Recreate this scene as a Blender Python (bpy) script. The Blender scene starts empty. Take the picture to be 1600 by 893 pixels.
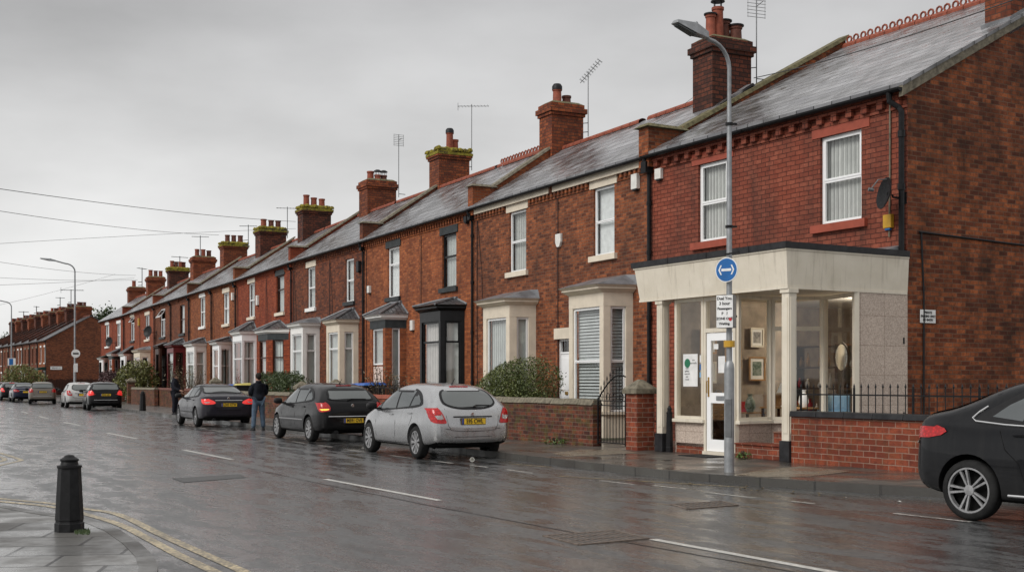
import bpy, bmesh, math, random
from mathutils import Vector, Matrix
from mathutils.bvhtree import BVHTree
random.seed(7)
R = math.radians
scene = bpy.context.scene
COL = scene.collection
# ------------------------------------------------------------------ camera
FPX, HZ, CH = 1880.0, 596.0, 1.53          # focal length in photo pixels, horizon row, eye height
cd = bpy.data.cameras.new('camera'); cam = bpy.data.objects.new('camera', cd); COL.objects.link(cam)
cd.sensor_width = 36.0; cd.lens = 36.0 * FPX / 1600.0
cd.shift_y = (HZ - 446.5) / 1600.0
cd.clip_start = 0.1; cd.clip_end = 4000
cam.location = (0, 0, CH); cam.rotation_euler = (R(90), 0, 0)
scene.camera = cam
# ------------------------------------------------------------------ light
scene.view_settings.view_transform = 'Standard'; scene.view_settings.look = 'None'
scene.view_settings.exposure = 0.40; scene.view_settings.gamma = 1.0
scene.view_settings.use_curve_mapping = False
SUN_EL, SUN_AZ = R(38), R(-128)              # azimuth measured from +Y, clockwise
world = bpy.data.worlds.new("World"); scene.world = world; world.use_nodes = True
wn = world.node_tree.nodes; wl = world.node_tree.links; wn.clear()
wo = wn.new('ShaderNodeOutputWorld'); bg = wn.new('ShaderNodeBackground'); bg.inputs['Strength'].default_value = 0.1
sky = wn.new('ShaderNodeTexSky'); sky.sky_type = 'NISHITA'; sky.sun_disc = False
sky.sun_elevation = SUN_EL; sky.sun_rotation = SUN_AZ
hs = wn.new('ShaderNodeHueSaturation'); hs.inputs['Saturation'].default_value = 0.12
tc = wn.new('ShaderNodeTexCoord'); sx = wn.new('ShaderNodeSeparateXYZ')
rampn = wn.new('ShaderNodeValToRGB'); cr = rampn.color_ramp
cr.elements[0].position = 0.0; cr.elements[0].color = (.60, .60, .595, 1)
cr.elements[1].position = 1.0; cr.elements[1].color = (.62, .62, .61, 1)
e = cr.elements.new(.10); e.color = (.58, .58, .575, 1)
e = cr.elements.new(.20); e.color = (.46, .46, .46, 1)
e = cr.elements.new(.32); e.color = (.34, .34, .345, 1)
e = cr.elements.new(.45); e.color = (.55, .54, .54, 1)
noi = wn.new('ShaderNodeTexNoise'); noi.inputs['Scale'].default_value = 2.3; noi.inputs['Detail'].default_value = 7
noi.inputs['Roughness'].default_value = .5
mp = wn.new('ShaderNodeMapping'); mp.inputs['Scale'].default_value = (1, 1, 2.6)
mr = wn.new('ShaderNodeMapRange'); mr.inputs['From Min'].default_value = .3; mr.inputs['From Max'].default_value = .7
mr.inputs['To Min'].default_value = 7.2; mr.inputs['To Max'].default_value = 13.0
vm = wn.new('ShaderNodeVectorMath'); vm.operation = 'SCALE'
mx = wn.new('ShaderNodeMix'); mx.data_type = 'RGBA'; mx.inputs[0].default_value = 0.06
wl.new(tc.outputs['Generated'], sx.inputs[0]); wl.new(sx.outputs['Z'], rampn.inputs[0])
wl.new(tc.outputs['Generated'], mp.inputs[0]); wl.new(mp.outputs[0], noi.inputs['Vector']); wl.new(noi.outputs['Fac'], mr.inputs['Value'])
wl.new(rampn.outputs[0], vm.inputs[0]); wl.new(mr.outputs[0], vm.inputs['Scale'])
wl.new(sky.outputs[0], hs.inputs['Color'])
wl.new(vm.outputs[0], mx.inputs[6]); wl.new(hs.outputs[0], mx.inputs[7])
wl.new(mx.outputs[2], bg.inputs['Color']); wl.new(bg.outputs[0], wo.inputs[0])
sd = bpy.data.lights.new('sun', 'SUN'); sd.energy = 1.5; sd.angle = R(30); sd.color = (1, .97, .93)
sun = bpy.data.objects.new('sun', sd); COL.objects.link(sun)
sdir = Vector((math.sin(SUN_AZ) * math.cos(SUN_EL), math.cos(SUN_AZ) * math.cos(SUN_EL), math.sin(SUN_EL)))
sun.rotation_euler = sdir.to_track_quat('Z', 'Y').to_euler(); sun.location = (-10, 10, 30)

def at(px, py, z=0.0):
    Y = FPX * (CH - z) / (py - HZ); return Vector(((px - 800) * Y / FPX, Y, z))
def atY(px, py, Y):
    return Vector(((px - 800) * Y / FPX, Y, CH + (HZ - py) * Y / FPX))
# ------------------------------------------------------------------ mesh helpers
def I4(): return Matrix.Identity(4)
def T(x, y, z): return Matrix.Translation((x, y, z))
def RZ(a): return Matrix.Rotation(a, 4, 'Z')
def RX(a): return Matrix.Rotation(a, 4, 'X')
def RY(a): return Matrix.Rotation(a, 4, 'Y')
class MB:
    def __init__(s): s.v = []; s.f = []; s.mi = []
    def add(s, vs, fs, mi=0, M=None):
        n = len(s.v)
        for p in vs:
            p = Vector(p); s.v.append(M @ p if M is not None else p)
        for f in fs: s.f.append([n + i for i in f]); s.mi.append(mi)
        return s
    def box(s, x0, x1, y0, y1, z0, z1, mi=0, M=None):
        return s.add([(x0,y0,z0),(x1,y0,z0),(x1,y1,z0),(x0,y1,z0),(x0,y0,z1),(x1,y0,z1),(x1,y1,z1),(x0,y1,z1)],
              [(0,3,2,1),(4,5,6,7),(0,1,5,4),(1,2,6,5),(2,3,7,6),(3,0,4,7)], mi, M)
    def quad(s, a, b, c, d, mi=0, M=None): return s.add([a,b,c,d], [(0,1,2,3)], mi, M)
    def prism(s, poly, z0, z1, mi=0, M=None, top=None):
        n = len(poly); top = top or poly
        vs = [(x,y,z0) for x,y in poly] + [(x,y,z1) for x,y in top]
        fs = [tuple(range(n-1,-1,-1)), tuple(range(n,2*n))] + [(i,(i+1)%n,n+(i+1)%n,n+i) for i in range(n)]
        return s.add(vs, fs, mi, M)
    def hexa(s, bot, top, mi=0, M=None):
        n = len(bot); fs = [tuple(range(n-1,-1,-1)), tuple(range(n,2*n))] + [(i,(i+1)%n,n+(i+1)%n,n+i) for i in range(n)]
        return s.add(list(bot)+list(top), fs, mi, M)
    def tube(s, path, r, n=8, mi=0, M=None, cap=True):
        path = [Vector(p) for p in path]; rs = r if isinstance(r, (list, tuple)) else [r]*len(path)
        vs = []; fs = []; ref = None
        for i, p in enumerate(path):
            d = (path[min(i+1,len(path)-1)] - path[max(i-1,0)]).normalized()
            if ref is None: ref = Vector((0,0,1)) if abs(d.z) < .9 else Vector((1,0,0))
            a = d.cross(ref).normalized(); b = d.cross(a).normalized(); ref = -b if False else a.cross(d)
            for k in range(n):
                t = 2*math.pi*k/n; vs.append(p + a*math.cos(t)*rs[i] + b*math.sin(t)*rs[i])
        for i in range(len(path)-1):
            for k in range(n):
                fs.append((i*n+k, i*n+(k+1)%n, (i+1)*n+(k+1)%n, (i+1)*n+k))
        if cap: fs.append(tuple(range(n-1,-1,-1))); fs.append(tuple(range((len(path)-1)*n, len(path)*n)))
        return s.add(vs, fs, mi, M)
    def lathe(s, prof, n=16, mi=0, M=None, cap=True):
        vs = []; fs = []
        for (r, z) in prof:
            for k in range(n):
                t = 2*math.pi*k/n; vs.append((r*math.cos(t), r*math.sin(t), z))
        m = len(prof)
        for i in range(m-1):
            for k in range(n): fs.append((i*n+k, i*n+(k+1)%n, (i+1)*n+(k+1)%n, (i+1)*n+k))
        if cap: fs.append(tuple(range(n-1,-1,-1))); fs.append(tuple(range((m-1)*n, m*n)))
        return s.add(vs, fs, mi, M)
    def build(s, name, mats, parent=None, smooth=False, fix=True, angle=None, bevel=0):
        me = bpy.data.meshes.new(name); me.from_pydata([tuple(p) for p in s.v], [], s.f); me.update()
        if not isinstance(mats, (list, tuple)): mats = [mats]
        for m in mats: me.materials.append(m)
        for p, i in zip(me.polygons, s.mi): p.material_index = i
        if getattr(s,'weld',False):
            b = bmesh.new(); b.from_mesh(me); bmesh.ops.remove_doubles(b, verts=b.verts, dist=.0005); b.to_mesh(me); b.free()
        if fix:
            b = bmesh.new(); b.from_mesh(me); bmesh.ops.recalc_face_normals(b, faces=b.faces); b.to_mesh(me); b.free()
        if smooth:
            for p in me.polygons: p.use_smooth = True
            if angle: me.set_sharp_from_angle(angle=R(angle))
        o = bpy.data.objects.new(name, me); COL.objects.link(o); o.parent = parent
        if bevel:
            md = o.modifiers.new('bevel', 'BEVEL'); md.width = bevel; md.segments = 2; md.limit_method = 'ANGLE'
        return o
def tag(o, label=None, cat=None, group=None, kind=None):
    if label: o['label'] = label
    if cat: o['category'] = cat
    if group: o['group'] = group
    if kind: o['kind'] = kind
    return o
def empty(name, M=None, label=None, cat=None, group=None):
    o = bpy.data.objects.new(name, None); COL.objects.link(o); o.empty_display_size = .2
    if M is not None: o.matrix_world = M
    return tag(o, label, cat, group)
def textmesh(body, size, mat, M, parent, name='lettering', align='CENTER', extrude=.002, label=None, sx=1.0, bold=0.0):
    c = bpy.data.curves.new(name, 'FONT'); c.body = body; c.size = size; c.align_x = align; c.align_y = 'CENTER'
    c.extrude = extrude; c.offset = bold; c.resolution_u = 3
    t = bpy.data.objects.new(name, c); COL.objects.link(t)
    dg = bpy.context.evaluated_depsgraph_get(); dg.update()
    me = bpy.data.meshes.new_from_object(t.evaluated_get(dg)); me.transform(Matrix.Diagonal((sx,1,1,1))); me.transform(M)
    bpy.data.objects.remove(t); bpy.data.curves.remove(c)
    me.name = name; me.materials.clear(); me.materials.append(mat)
    o = bpy.data.objects.new(name, me); COL.objects.link(o); o.parent = parent
    return o
# ------------------------------------------------------------------ materials
class NT:
    def __init__(s, name):
        s.m = bpy.data.materials.new(name); s.m.use_nodes = True; s.t = s.m.node_tree; s.n = s.t.nodes; s.n.clear()
        s.out = s.n.new('ShaderNodeOutputMaterial'); s.b = s.n.new('ShaderNodeBsdfPrincipled'); s.l(s.b.outputs[0], s.out.inputs[0])
    def l(s, a, b): s.t.links.new(a, b)
    def new(s, t, **k):
        n = s.n.new(t)
        for a, v in k.items():
            if a.startswith('i_'): n.inputs[a[2:].replace('_', ' ')].default_value = v
            else: setattr(n, a, v)
        return n
    def noise(s, vec, scale, detail=4, rough=.55, dist=0):
        n = s.new('ShaderNodeTexNoise', i_Scale=scale, i_Detail=detail, i_Roughness=rough, i_Distortion=dist)
        if vec is not None: s.l(vec, n.inputs['Vector'])
        return n.outputs['Fac']
    def rng(s, v, a, b, c=0., d=1.):
        n = s.new('ShaderNodeMapRange'); n.inputs[1].default_value = a; n.inputs[2].default_value = b
        n.inputs[3].default_value = c; n.inputs[4].default_value = d; s.l(v, n.inputs[0]); return n.outputs[0]
    def mix(s, f, a, b, mode='MIX'):
        n = s.new('ShaderNodeMix', data_type='RGBA', blend_type=mode)
        for sock, v in ((n.inputs[0], f), (n.inputs[6], a), (n.inputs[7], b)):
            if isinstance(v, (int, float)): sock.default_value = v
            elif isinstance(v, (tuple, list)): sock.default_value = (*v, 1) if len(v) == 3 else v
            else: s.l(v, sock)
        return n.outputs[2]
    def math(s, op, a, b=0.):
        n = s.new('ShaderNodeMath', operation=op)
        for sock, v in ((n.inputs[0], a), (n.inputs[1], b)):
            if isinstance(v, (int, float)): sock.default_value = v
            else: s.l(v, sock)
        return n.outputs[0]
    def bump(s, h, strength=.3, dist=.01, prev=None):
        n = s.new('ShaderNodeBump'); n.inputs['Strength'].default_value = strength; n.inputs['Distance'].default_value = dist
        s.l(h, n.inputs['Height'])
        if prev is not None: s.l(prev, n.inputs['Normal'])
        s.l(n.outputs[0], s.b.inputs['Normal']); return n.outputs[0]
    def setp(s, **k):
        for a, v in k.items():
            sock = s.b.inputs[a.replace('_', ' ')]
            if isinstance(v, (int, float)): sock.default_value = v
            elif isinstance(v, (tuple, list)): sock.default_value = (*v, 1) if len(v) == 3 else v
            else: s.l(v, sock)
    def obj(s): return s.new('ShaderNodeTexCoord').outputs['Object']
def mul(c, k): return tuple(x*k for x in c)
def flat(name, col, rough=.5, metal=0., var=.12, scale=6., coat=0., bump=0., spec=None):
    if spec is None: spec = .18 if max(col) < .08 else .4
    t = NT(name); o = t.obj(); n = t.noise(o, scale, 5)
    t.setp(Base_Color=t.mix(t.rng(n, .3, .7), mul(col, 1-var), mul(col, 1+var)), Roughness=rough, Metallic=metal, Coat_Weight=coat)
    t.b.inputs['Specular IOR Level'].default_value = spec
    if bump: t.bump(t.noise(o, scale*8, 3), bump, .01)
    return t.m
def boxvec(t, flipslope=False):
    """(along, up) coordinates on upright faces, chosen by the face normal"""
    tcn = t.new('ShaderNodeTexCoord'); s1 = t.new('ShaderNodeSeparateXYZ'); t.l(tcn.outputs['Object'], s1.inputs[0])
    s2 = t.new('ShaderNodeSeparateXYZ'); t.l(tcn.outputs['Normal'], s2.inputs[0])
    ax = t.math('ABSOLUTE', s2.outputs['X']); sel = t.math('GREATER_THAN', ax, .72)
    ca = t.new('ShaderNodeCombineXYZ'); t.l(s1.outputs['X'], ca.inputs[0]); t.l(s1.outputs['Z'], ca.inputs[1])
    cb = t.new('ShaderNodeCombineXYZ'); t.l(s1.outputs['Y'], cb.inputs[0]); t.l(s1.outputs['Z'], cb.inputs[1])
    m = t.new('ShaderNodeMix', data_type='VECTOR'); t.l(sel, m.inputs[0]); t.l(ca.outputs[0], m.inputs[4]); t.l(cb.outputs[0], m.inputs[5])
    return m.outputs[1], tcn.outputs['Object']
def brick(name, c1, c2, c3, mortar, stain=(.03,.025,.022), st=.35, bw=.235, rh=.082, ms=.007, rough=.72, third=.45, bump=.6, moss=0.):
    t = NT(name); v, o = boxvec(t)
    bt = t.new('ShaderNodeTexBrick', i_Scale=1.0); bt.inputs['Mortar Size'].default_value = ms; bt.inputs['Mortar Smooth'].default_value = .15
    bt.inputs['Brick Width'].default_value = bw; bt.inputs['Row Height'].default_value = rh; bt.inputs['Bias'].default_value = 0
    # slight wobble so courses are hand-laid
    wob = t.new('ShaderNodeVectorMath', operation='SCALE'); nn = t.new('ShaderNodeTexNoise', i_Scale=3.0, i_Detail=2); t.l(v, nn.inputs['Vector'])
    sub = t.new('ShaderNodeVectorMath', operation='SUBTRACT'); t.l(nn.outputs['Color'], sub.inputs[0]); sub.inputs[1].default_value = (.5,.5,.5)
    t.l(sub.outputs[0], wob.inputs[0]); wob.inputs['Scale'].default_value = .022
    av = t.new('ShaderNodeVectorMath', operation='ADD'); t.l(v, av.inputs[0]); t.l(wob.outputs[0], av.inputs[1])
    t.l(av.outputs[0], bt.inputs['Vector'])
    bt.inputs['Color1'].default_value = (0,0,0,1); bt.inputs['Color2'].default_value = (1,1,1,1); bt.inputs['Mortar'].default_value = (.5,.5,.5,1)
    rnd = t.new('ShaderNodeRGBToBW'); t.l(bt.outputs['Color'], rnd.inputs[0])
    base = t.mix(t.rng(rnd.outputs[0], .1, .9), c1, c2)
    mid = t.noise(v, 8.5, 4, .65)
    base = t.mix(t.math('MULTIPLY', t.rng(mid, .46, .62), third), base, c3)
    fine = t.noise(o, 40, 3); base = t.mix(t.rng(fine, .3, .7, 0, .35), base, mul(c1, .55))
    base = t.mix(bt.outputs['Fac'], base, mortar)
    big = t.noise(o, .55, 7, .65); big2 = t.noise(o, 2.3, 6, .6)
    sf = t.math('MULTIPLY', t.rng(t.math('ADD', big, t.math('MULTIPLY', big2, .55)), .68, .98), st)
    base = t.mix(sf, base, stain)
    vs_ = t.new('ShaderNodeMapping'); vs_.inputs['Scale'].default_value = (1.6, .22, 1); t.l(v, vs_.inputs[0]); dn = t.noise(vs_.outputs[0], 1.3, 6, .65)
    base = t.mix(t.math('MULTIPLY', t.rng(dn, .52, .72), .55*min(1., st*2)), base, stain)
    # pale lime bloom
    lf = t.math('MULTIPLY', t.rng(t.noise(o, 1.7, 6, .7), .64, .80), .12); base = t.mix(lf, base, (.38,.30,.24))
    if moss: base = t.mix(t.math('MULTIPLY', t.rng(t.noise(o, 4, 5), .5, .6), moss), base, (.10,.11,.03))
    t.setp(Base_Color=base, Roughness=t.rng(big2, .3, .7, rough-.1, rough+.1)); t.b.inputs['Specular IOR Level'].default_value = .16
    h = t.math('ADD', t.math('MULTIPLY', bt.outputs['Fac'], -1.), t.math('MULTIPLY', fine, .4)); t.bump(h, bump, .012)
    return t.m
def slate(name, c1, c2, bw=.32, rh=.21, rough=.3, dark=.5):
    t = NT(name); o = t.obj(); bt = t.new('ShaderNodeTexBrick', i_Scale=1.0); t.l(o, bt.inputs['Vector'])
    bt.inputs['Mortar Size'].default_value = .014; bt.inputs['Mortar Smooth'].default_value = .2
    bt.inputs['Brick Width'].default_value = bw; bt.inputs['Row Height'].default_value = rh
    bt.inputs['Color1'].default_value = (*c1,1); bt.inputs['Color2'].default_value = (*c2,1); bt.inputs['Mortar'].default_value = (.02,.02,.022,1)
    big = t.noise(o, .7, 6, .6)
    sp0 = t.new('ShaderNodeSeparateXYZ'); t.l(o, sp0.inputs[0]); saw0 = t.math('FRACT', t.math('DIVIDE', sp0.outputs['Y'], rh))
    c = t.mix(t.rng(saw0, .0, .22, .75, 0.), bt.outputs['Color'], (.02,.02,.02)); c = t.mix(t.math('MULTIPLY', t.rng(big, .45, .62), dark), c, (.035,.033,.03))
    c = t.mix(t.math('MULTIPLY', t.rng(t.noise(o, 9, 4), .60, .74), .18), c, (.30,.30,.27))
    bw_ = t.new('ShaderNodeRGBToBW'); t.l(bt.outputs['Color'], bw_.inputs[0])
    t.setp(Base_Color=c, Roughness=t.rng(t.noise(o, 3, 5), .3, .7, rough-.1, rough+.2))
    sp = t.new('ShaderNodeSeparateXYZ'); t.l(o, sp.inputs[0])
    saw = t.math('FRACT', t.math('DIVIDE', sp.outputs['Y'], rh))
    h = t.math('ADD', t.math('MULTIPLY', bt.outputs['Fac'], -1.2), t.math('ADD', t.math('MULTIPLY', saw, 1.3), t.math('MULTIPLY', t.noise(o, 5, 3), .5)))
    t.bump(h, .7, .022); return t.m
def glass(name, tint=(.93,.95,.95), ior=1.5, rough=.02):
    t = NT(name); t.n.remove(t.b)
    gl = t.new('ShaderNodeBsdfGlossy', i_Roughness=rough); tr = t.new('ShaderNodeBsdfTransparent'); tr.inputs[0].default_value = (*tint,1)
    fr = t.new('ShaderNodeLayerWeight', i_Blend=.5); lw = t.math('ADD', t.math('MULTIPLY', t.math('POWER', fr.outputs['Facing'], 4.), .85), .09)
    nz = t.noise(t.obj(), 1.3, 2); bn = t.new('ShaderNodeBump'); bn.inputs['Strength'].default_value = .03; bn.inputs['Distance'].default_value=.05
    t.l(nz, bn.inputs['Height']); t.l(bn.outputs[0], gl.inputs['Normal'])
    ms = t.new('ShaderNodeMixShader'); t.l(lw, ms.inputs[0]); t.l(tr.outputs[0], ms.inputs[1]); t.l(gl.outputs[0], ms.inputs[2])
    t.l(ms.outputs[0], t.out.inputs[0]); return t.m
def curtain(name, col, n=26., axis='X', st=.9):
    t = NT(name); o = t.obj(); w = t.new('ShaderNodeTexWave', i_Scale=n/6.28, i_Distortion=2.2 if axis == 'X' else .15, i_Detail=2.); w.bands_direction = axis
    mpn = t.new('ShaderNodeMapping'); mpn.inputs['Scale'].default_value = (1, 1, .08) if axis != 'Z' else (.05, .05, 1)
    t.l(o, mpn.inputs[0]); t.l(mpn.outputs[0], w.inputs['Vector'])
    cc = t.mix(t.rng(t.noise(o, 3, 4), .3, .7), mul(col,.8), col); cc = t.mix(t.rng(w.outputs['Fac'], .1, .75, .48, 0.), cc, mul(col,.38))
    t.setp(Base_Color=cc, Roughness=.9)
    t.bump(w.outputs['Fac'], st, .08); return t.m
MT = {}
MT['brick_a'] = brick('painted_red_brick', (.25,.064,.037), (.35,.105,.062), (.20,.044,.026), (.075,.022,.016), st=.5, bw=.26, rh=.098, ms=.008, third=.6, rough=.6, bump=.9)
MT['brick_b'] = brick('orange_brown_brick', (.15,.044,.022), (.43,.135,.052), (.075,.028,.019), (.18,.105,.07), st=.4, third=.6, ms=.008)
MT['brick_c'] = brick('orange_brick', (.26,.066,.024), (.50,.155,.053), (.13,.038,.02), (.19,.10,.065), st=.35, third=.5, ms=.008)
MT['brick_d'] = brick('brown_red_brick', (.11,.032,.019), (.31,.088,.036), (.05,.021,.016), (.12,.07,.05), st=.25, ms=.008, third=.6)
MT['brick_e'] = brick('deep_red_brick', (.24,.045,.02), (.43,.10,.038), (.13,.03,.017), (.11,.04,.026), st=.2, ms=.008, third=.6)
MT['brick_f'] = brick('tan_orange_brick', (.22,.06,.024), (.45,.15,.052), (.11,.036,.02), (.16,.08,.05), st=.2, ms=.008, third=.6)
MT['brick_g'] = brick('dull_brown_brick', (.14,.045,.023), (.33,.105,.045), (.08,.03,.02), (.12,.065,.045), st=.25, ms=.008, third=.6)
MT['brick_h'] = brick('terracotta_brick', (.25,.058,.026), (.45,.12,.048), (.14,.036,.02), (.14,.06,.04), st=.2, ms=.008, third=.6)
MT['gable'] = brick('sooty_gable_brick', (.14,.038,.018), (.46,.135,.048), (.06,.022,.014), (.17,.10,.065), st=.75, third=.55, stain=(.022,.015,.012), bw=.25, rh=.088, ms=.008)
MT['chim'] = brick('weathered_chimney_brick', (.08,.028,.02), (.24,.07,.038), (.04,.02,.016), (.03,.018,.015), st=.6, third=.6, bw=.26, rh=.11, ms=.013)
MT['chim2'] = brick('red_chimney_brick', (.18,.045,.022), (.42,.115,.042), (.07,.026,.018), (.09,.045,.032), st=.45, third=.6, bw=.26, rh=.105, ms=.011)
MT['wallb'] = brick('garden_wall_brick', (.09,.032,.024), (.30,.085,.045), (.045,.026,.022), (.18,.12,.09), st=.6, third=.7, moss=.35, bw=.25, rh=.09, ms=.009)
MT['wallr'] = brick('red_wall_brick', (.20,.045,.025), (.36,.09,.045), (.11,.032,.023), (.32,.20,.15), st=.5, bw=.27, rh=.10, ms=.008, third=.6, moss=.1)
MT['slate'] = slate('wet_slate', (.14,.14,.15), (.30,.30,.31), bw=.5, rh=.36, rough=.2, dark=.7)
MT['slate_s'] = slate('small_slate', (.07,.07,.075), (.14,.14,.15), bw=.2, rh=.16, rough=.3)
MT['lead'] = flat('sheet_lead', (.17,.175,.185), .35, .0, .35, 3, bump=.4)
MT['stone'] = flat('cream_painted_stone', (.70,.62,.50), .6, 0, .10, 3, bump=.1)
MT['stone_w'] = flat('white_paint', (.84,.83,.80), .45, 0, .06, 4)
MT['upvc'] = flat('white_plastic_frame', (.88,.885,.885), .3, 0, .03, 4)
MT['black'] = flat('black_gloss_paint', (.012,.012,.013), .3, 0, .3, 5)
MT['slatepaint'] = flat('dark_slate_paint', (.035,.04,.042), .5, 0, .3, 5)
MT['brown'] = flat('dark_brown_paint', (.045,.018,.012), .4, 0, .3, 5)
MT['maroon'] = flat('maroon_paint', (.14,.015,.018), .4, 0, .2, 5)
MT['green'] = flat('dark_green_paint', (.015,.045,.035), .4, 0, .2, 5)
MT['pink'] = flat('pale_pink_door_paint', (.70,.56,.50), .4, 0, .05, 5)
MT['redpaint'] = flat('red_masonry_paint', (.32,.07,.04), .6, 0, .15, 5, bump=.1)
t = NT('cream_board_paint'); o = t.obj(); mp_ = t.new('ShaderNodeMapping'); mp_.inputs['Scale'].default_value = (7,7,.45); t.l(o, mp_.inputs[0])
dr_ = t.noise(mp_.outputs[0], 1.6, 5, .65); n = t.noise(o, 2.2, 5, .6)
c = t.mix(t.rng(n, .3, .7), (.64,.58,.47), (.74,.68,.57)); c = t.mix(t.math('MULTIPLY', t.rng(dr_, .54, .74), .45), c, (.30,.25,.18)); c = t.mix(t.rng(t.noise(o, 26, 4, .7), .70, .74, 0, .8), c, (.12,.09,.06))
t.setp(Base_Color=c, Roughness=.5); t.bump(n, .1, .02); MT['cream'] = t.m
MT['terra'] = flat('terracotta', (.24,.06,.032), .7, 0, .3, 9, bump=.1)
MT['terra_d'] = flat('sooty_terracotta', (.12,.04,.026), .7, 0, .4, 9, bump=.1)
t = NT('yellow_moss'); o = t.obj(); n = t.noise(o, 5, 6, .7)
t.setp(Base_Color=t.mix(t.rng(n, .38, .50), (.07,.055,.035), t.mix(t.rng(t.noise(o, 14, 3), .3, .7), (.15,.13,.025), (.32,.27,.045))), Roughness=.95); t.bump(n, .7, .04); t.b.inputs['Specular IOR Level'].default_value = .1; MT['moss'] = t.m
MT['capst'] = flat('weathered_stone', (.17,.15,.11), .85, 0, .45, 9, bump=.5)
MT['capm'] = flat('mossy_stone', (.13,.115,.06), .9, 0, .5, 9, bump=.5)
MT['darkcap'] = flat('black_coping_stone', (.028,.028,.03), .32, 0, .35, 7, bump=.3)
MT['iron'] = flat('black_iron', (.012,.012,.013), .4, 0, .3, 9)
MT['galv'] = flat('galvanised_steel', (.30,.31,.32), .45, .5, .2, 7)
MT['galvd'] = flat('dull_steel', (.16,.165,.17), .45, .5, .2, 7)
MT['brass'] = flat('brass', (.45,.28,.08), .35, .9, .1, 7)
MT['glass'] = glass('window_glass')
MT['glass_d'] = glass('shop_glass', (.85,.85,.83), 1.5)
MT['net'] = curtain('net_curtain', (.85,.85,.80), 17.)
MT['netd'] = curtain('grey_net_curtain', (.84,.87,.83), 15.)
MT['pink_c'] = curtain('pale_curtain', (.88,.82,.77), 14.)
MT['blind'] = curtain('slatted_blind', (.9,.93,.92), 24, 'Z', 1.0)
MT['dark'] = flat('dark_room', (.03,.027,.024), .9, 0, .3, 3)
MT['plain'] = flat('pale_blind', (.8,.81,.8), .8)
MT['plast_w'] = flat('white_plastic_box', (.72,.71,.67), .4)
MT['plast_b'] = flat('black_plastic', (.02,.02,.022), .45)
MT['yellow'] = flat('yellow_plastic', (.55,.31,.03), .4)
MT['signw'] = flat('sign_white', (.75,.75,.74), .4)
MT['signb'] = flat('sign_blue', (.012,.12,.36), .35)
MT['ink'] = flat('black_ink', (.02,.02,.02), .5)
MT['red'] = flat('red_paint', (.5,.02,.03), .4)
# ------------------------------------------------------------------ street geometry (metres; camera stands at the origin)
KERB = [Vector(p) for p in [(14.5,7.5),(9.5,12.2),(6.9,14.9),(5.6,15.95),(4.25,17.05),(2.8,18.6),(1.13,21.4),(0,23.6),(-14.06,50.5),(-20.3,62.9),(-38.0,97.2),(-42.0,104.9),(-43.0,108),(-42.2,111),(-39.5,113),(-20,122)]]
KERB2 = [Vector(p) for p in [(-20,133),(-45,122.5),(-50,121.5),(-53.5,124),(-62.8,138.8),(-97,197),(-165,310)]]
NODES = [Vector(p) for p in [(7.46,22.69),(3.39,29.64),(-1.19,38.5),(-5.79,47.4),(-10.16,55.75),(-15.1,66.0),(-20.5,76.6),(-25.8,87.0),(-32.3,100.3),(-38.1,111.4)]]
class Frame:
    """street-front frame: x runs away down the street, y out towards the road, z up"""
    def __init__(s, P, Q):
        s.P = Vector((P[0], P[1], 0)); d = Vector((Q[0]-P[0], Q[1]-P[1], 0)); s.L = d.length; s.u = d.normalized()
        s.n = Vector((-s.u.y, s.u.x, 0))
        s.M = Matrix(((s.u.x, s.n.x, 0, s.P.x), (s.u.y, s.n.y, 0, s.P.y), (0,0,1,0), (0,0,0,1)))
        s.ang = math.atan2(s.u.y, s.u.x)
    def pix(s, px, py=None, out=0.0):
        k = (px-800)/FPX; q = s.P + s.n*out
        t = (k*q.y - q.x)/(s.u.x - k*s.u.y); Y = q.y + s.u.y*t
        return t, (CH + (HZ-py)*Y/FPX) if py is not None else None
    def w(s, x, y, z=0.): return s.M @ Vector((x, y, z))
    def sub(s, x0):
        f = Frame(s.w(x0,0), s.w(x0+1,0)); return f
# ---- ground, road, pavements
t = NT('ground_far'); t.setp(Base_Color=(.06,.055,.045), Roughness=.9)
g = MB(); g.quad((-900,-200,-.03),(700,-200,-.03),(700,1500,-.03),(-900,1500,-.03)); tag(g.build('ground', t.m, fix=False), kind='structure')

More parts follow.
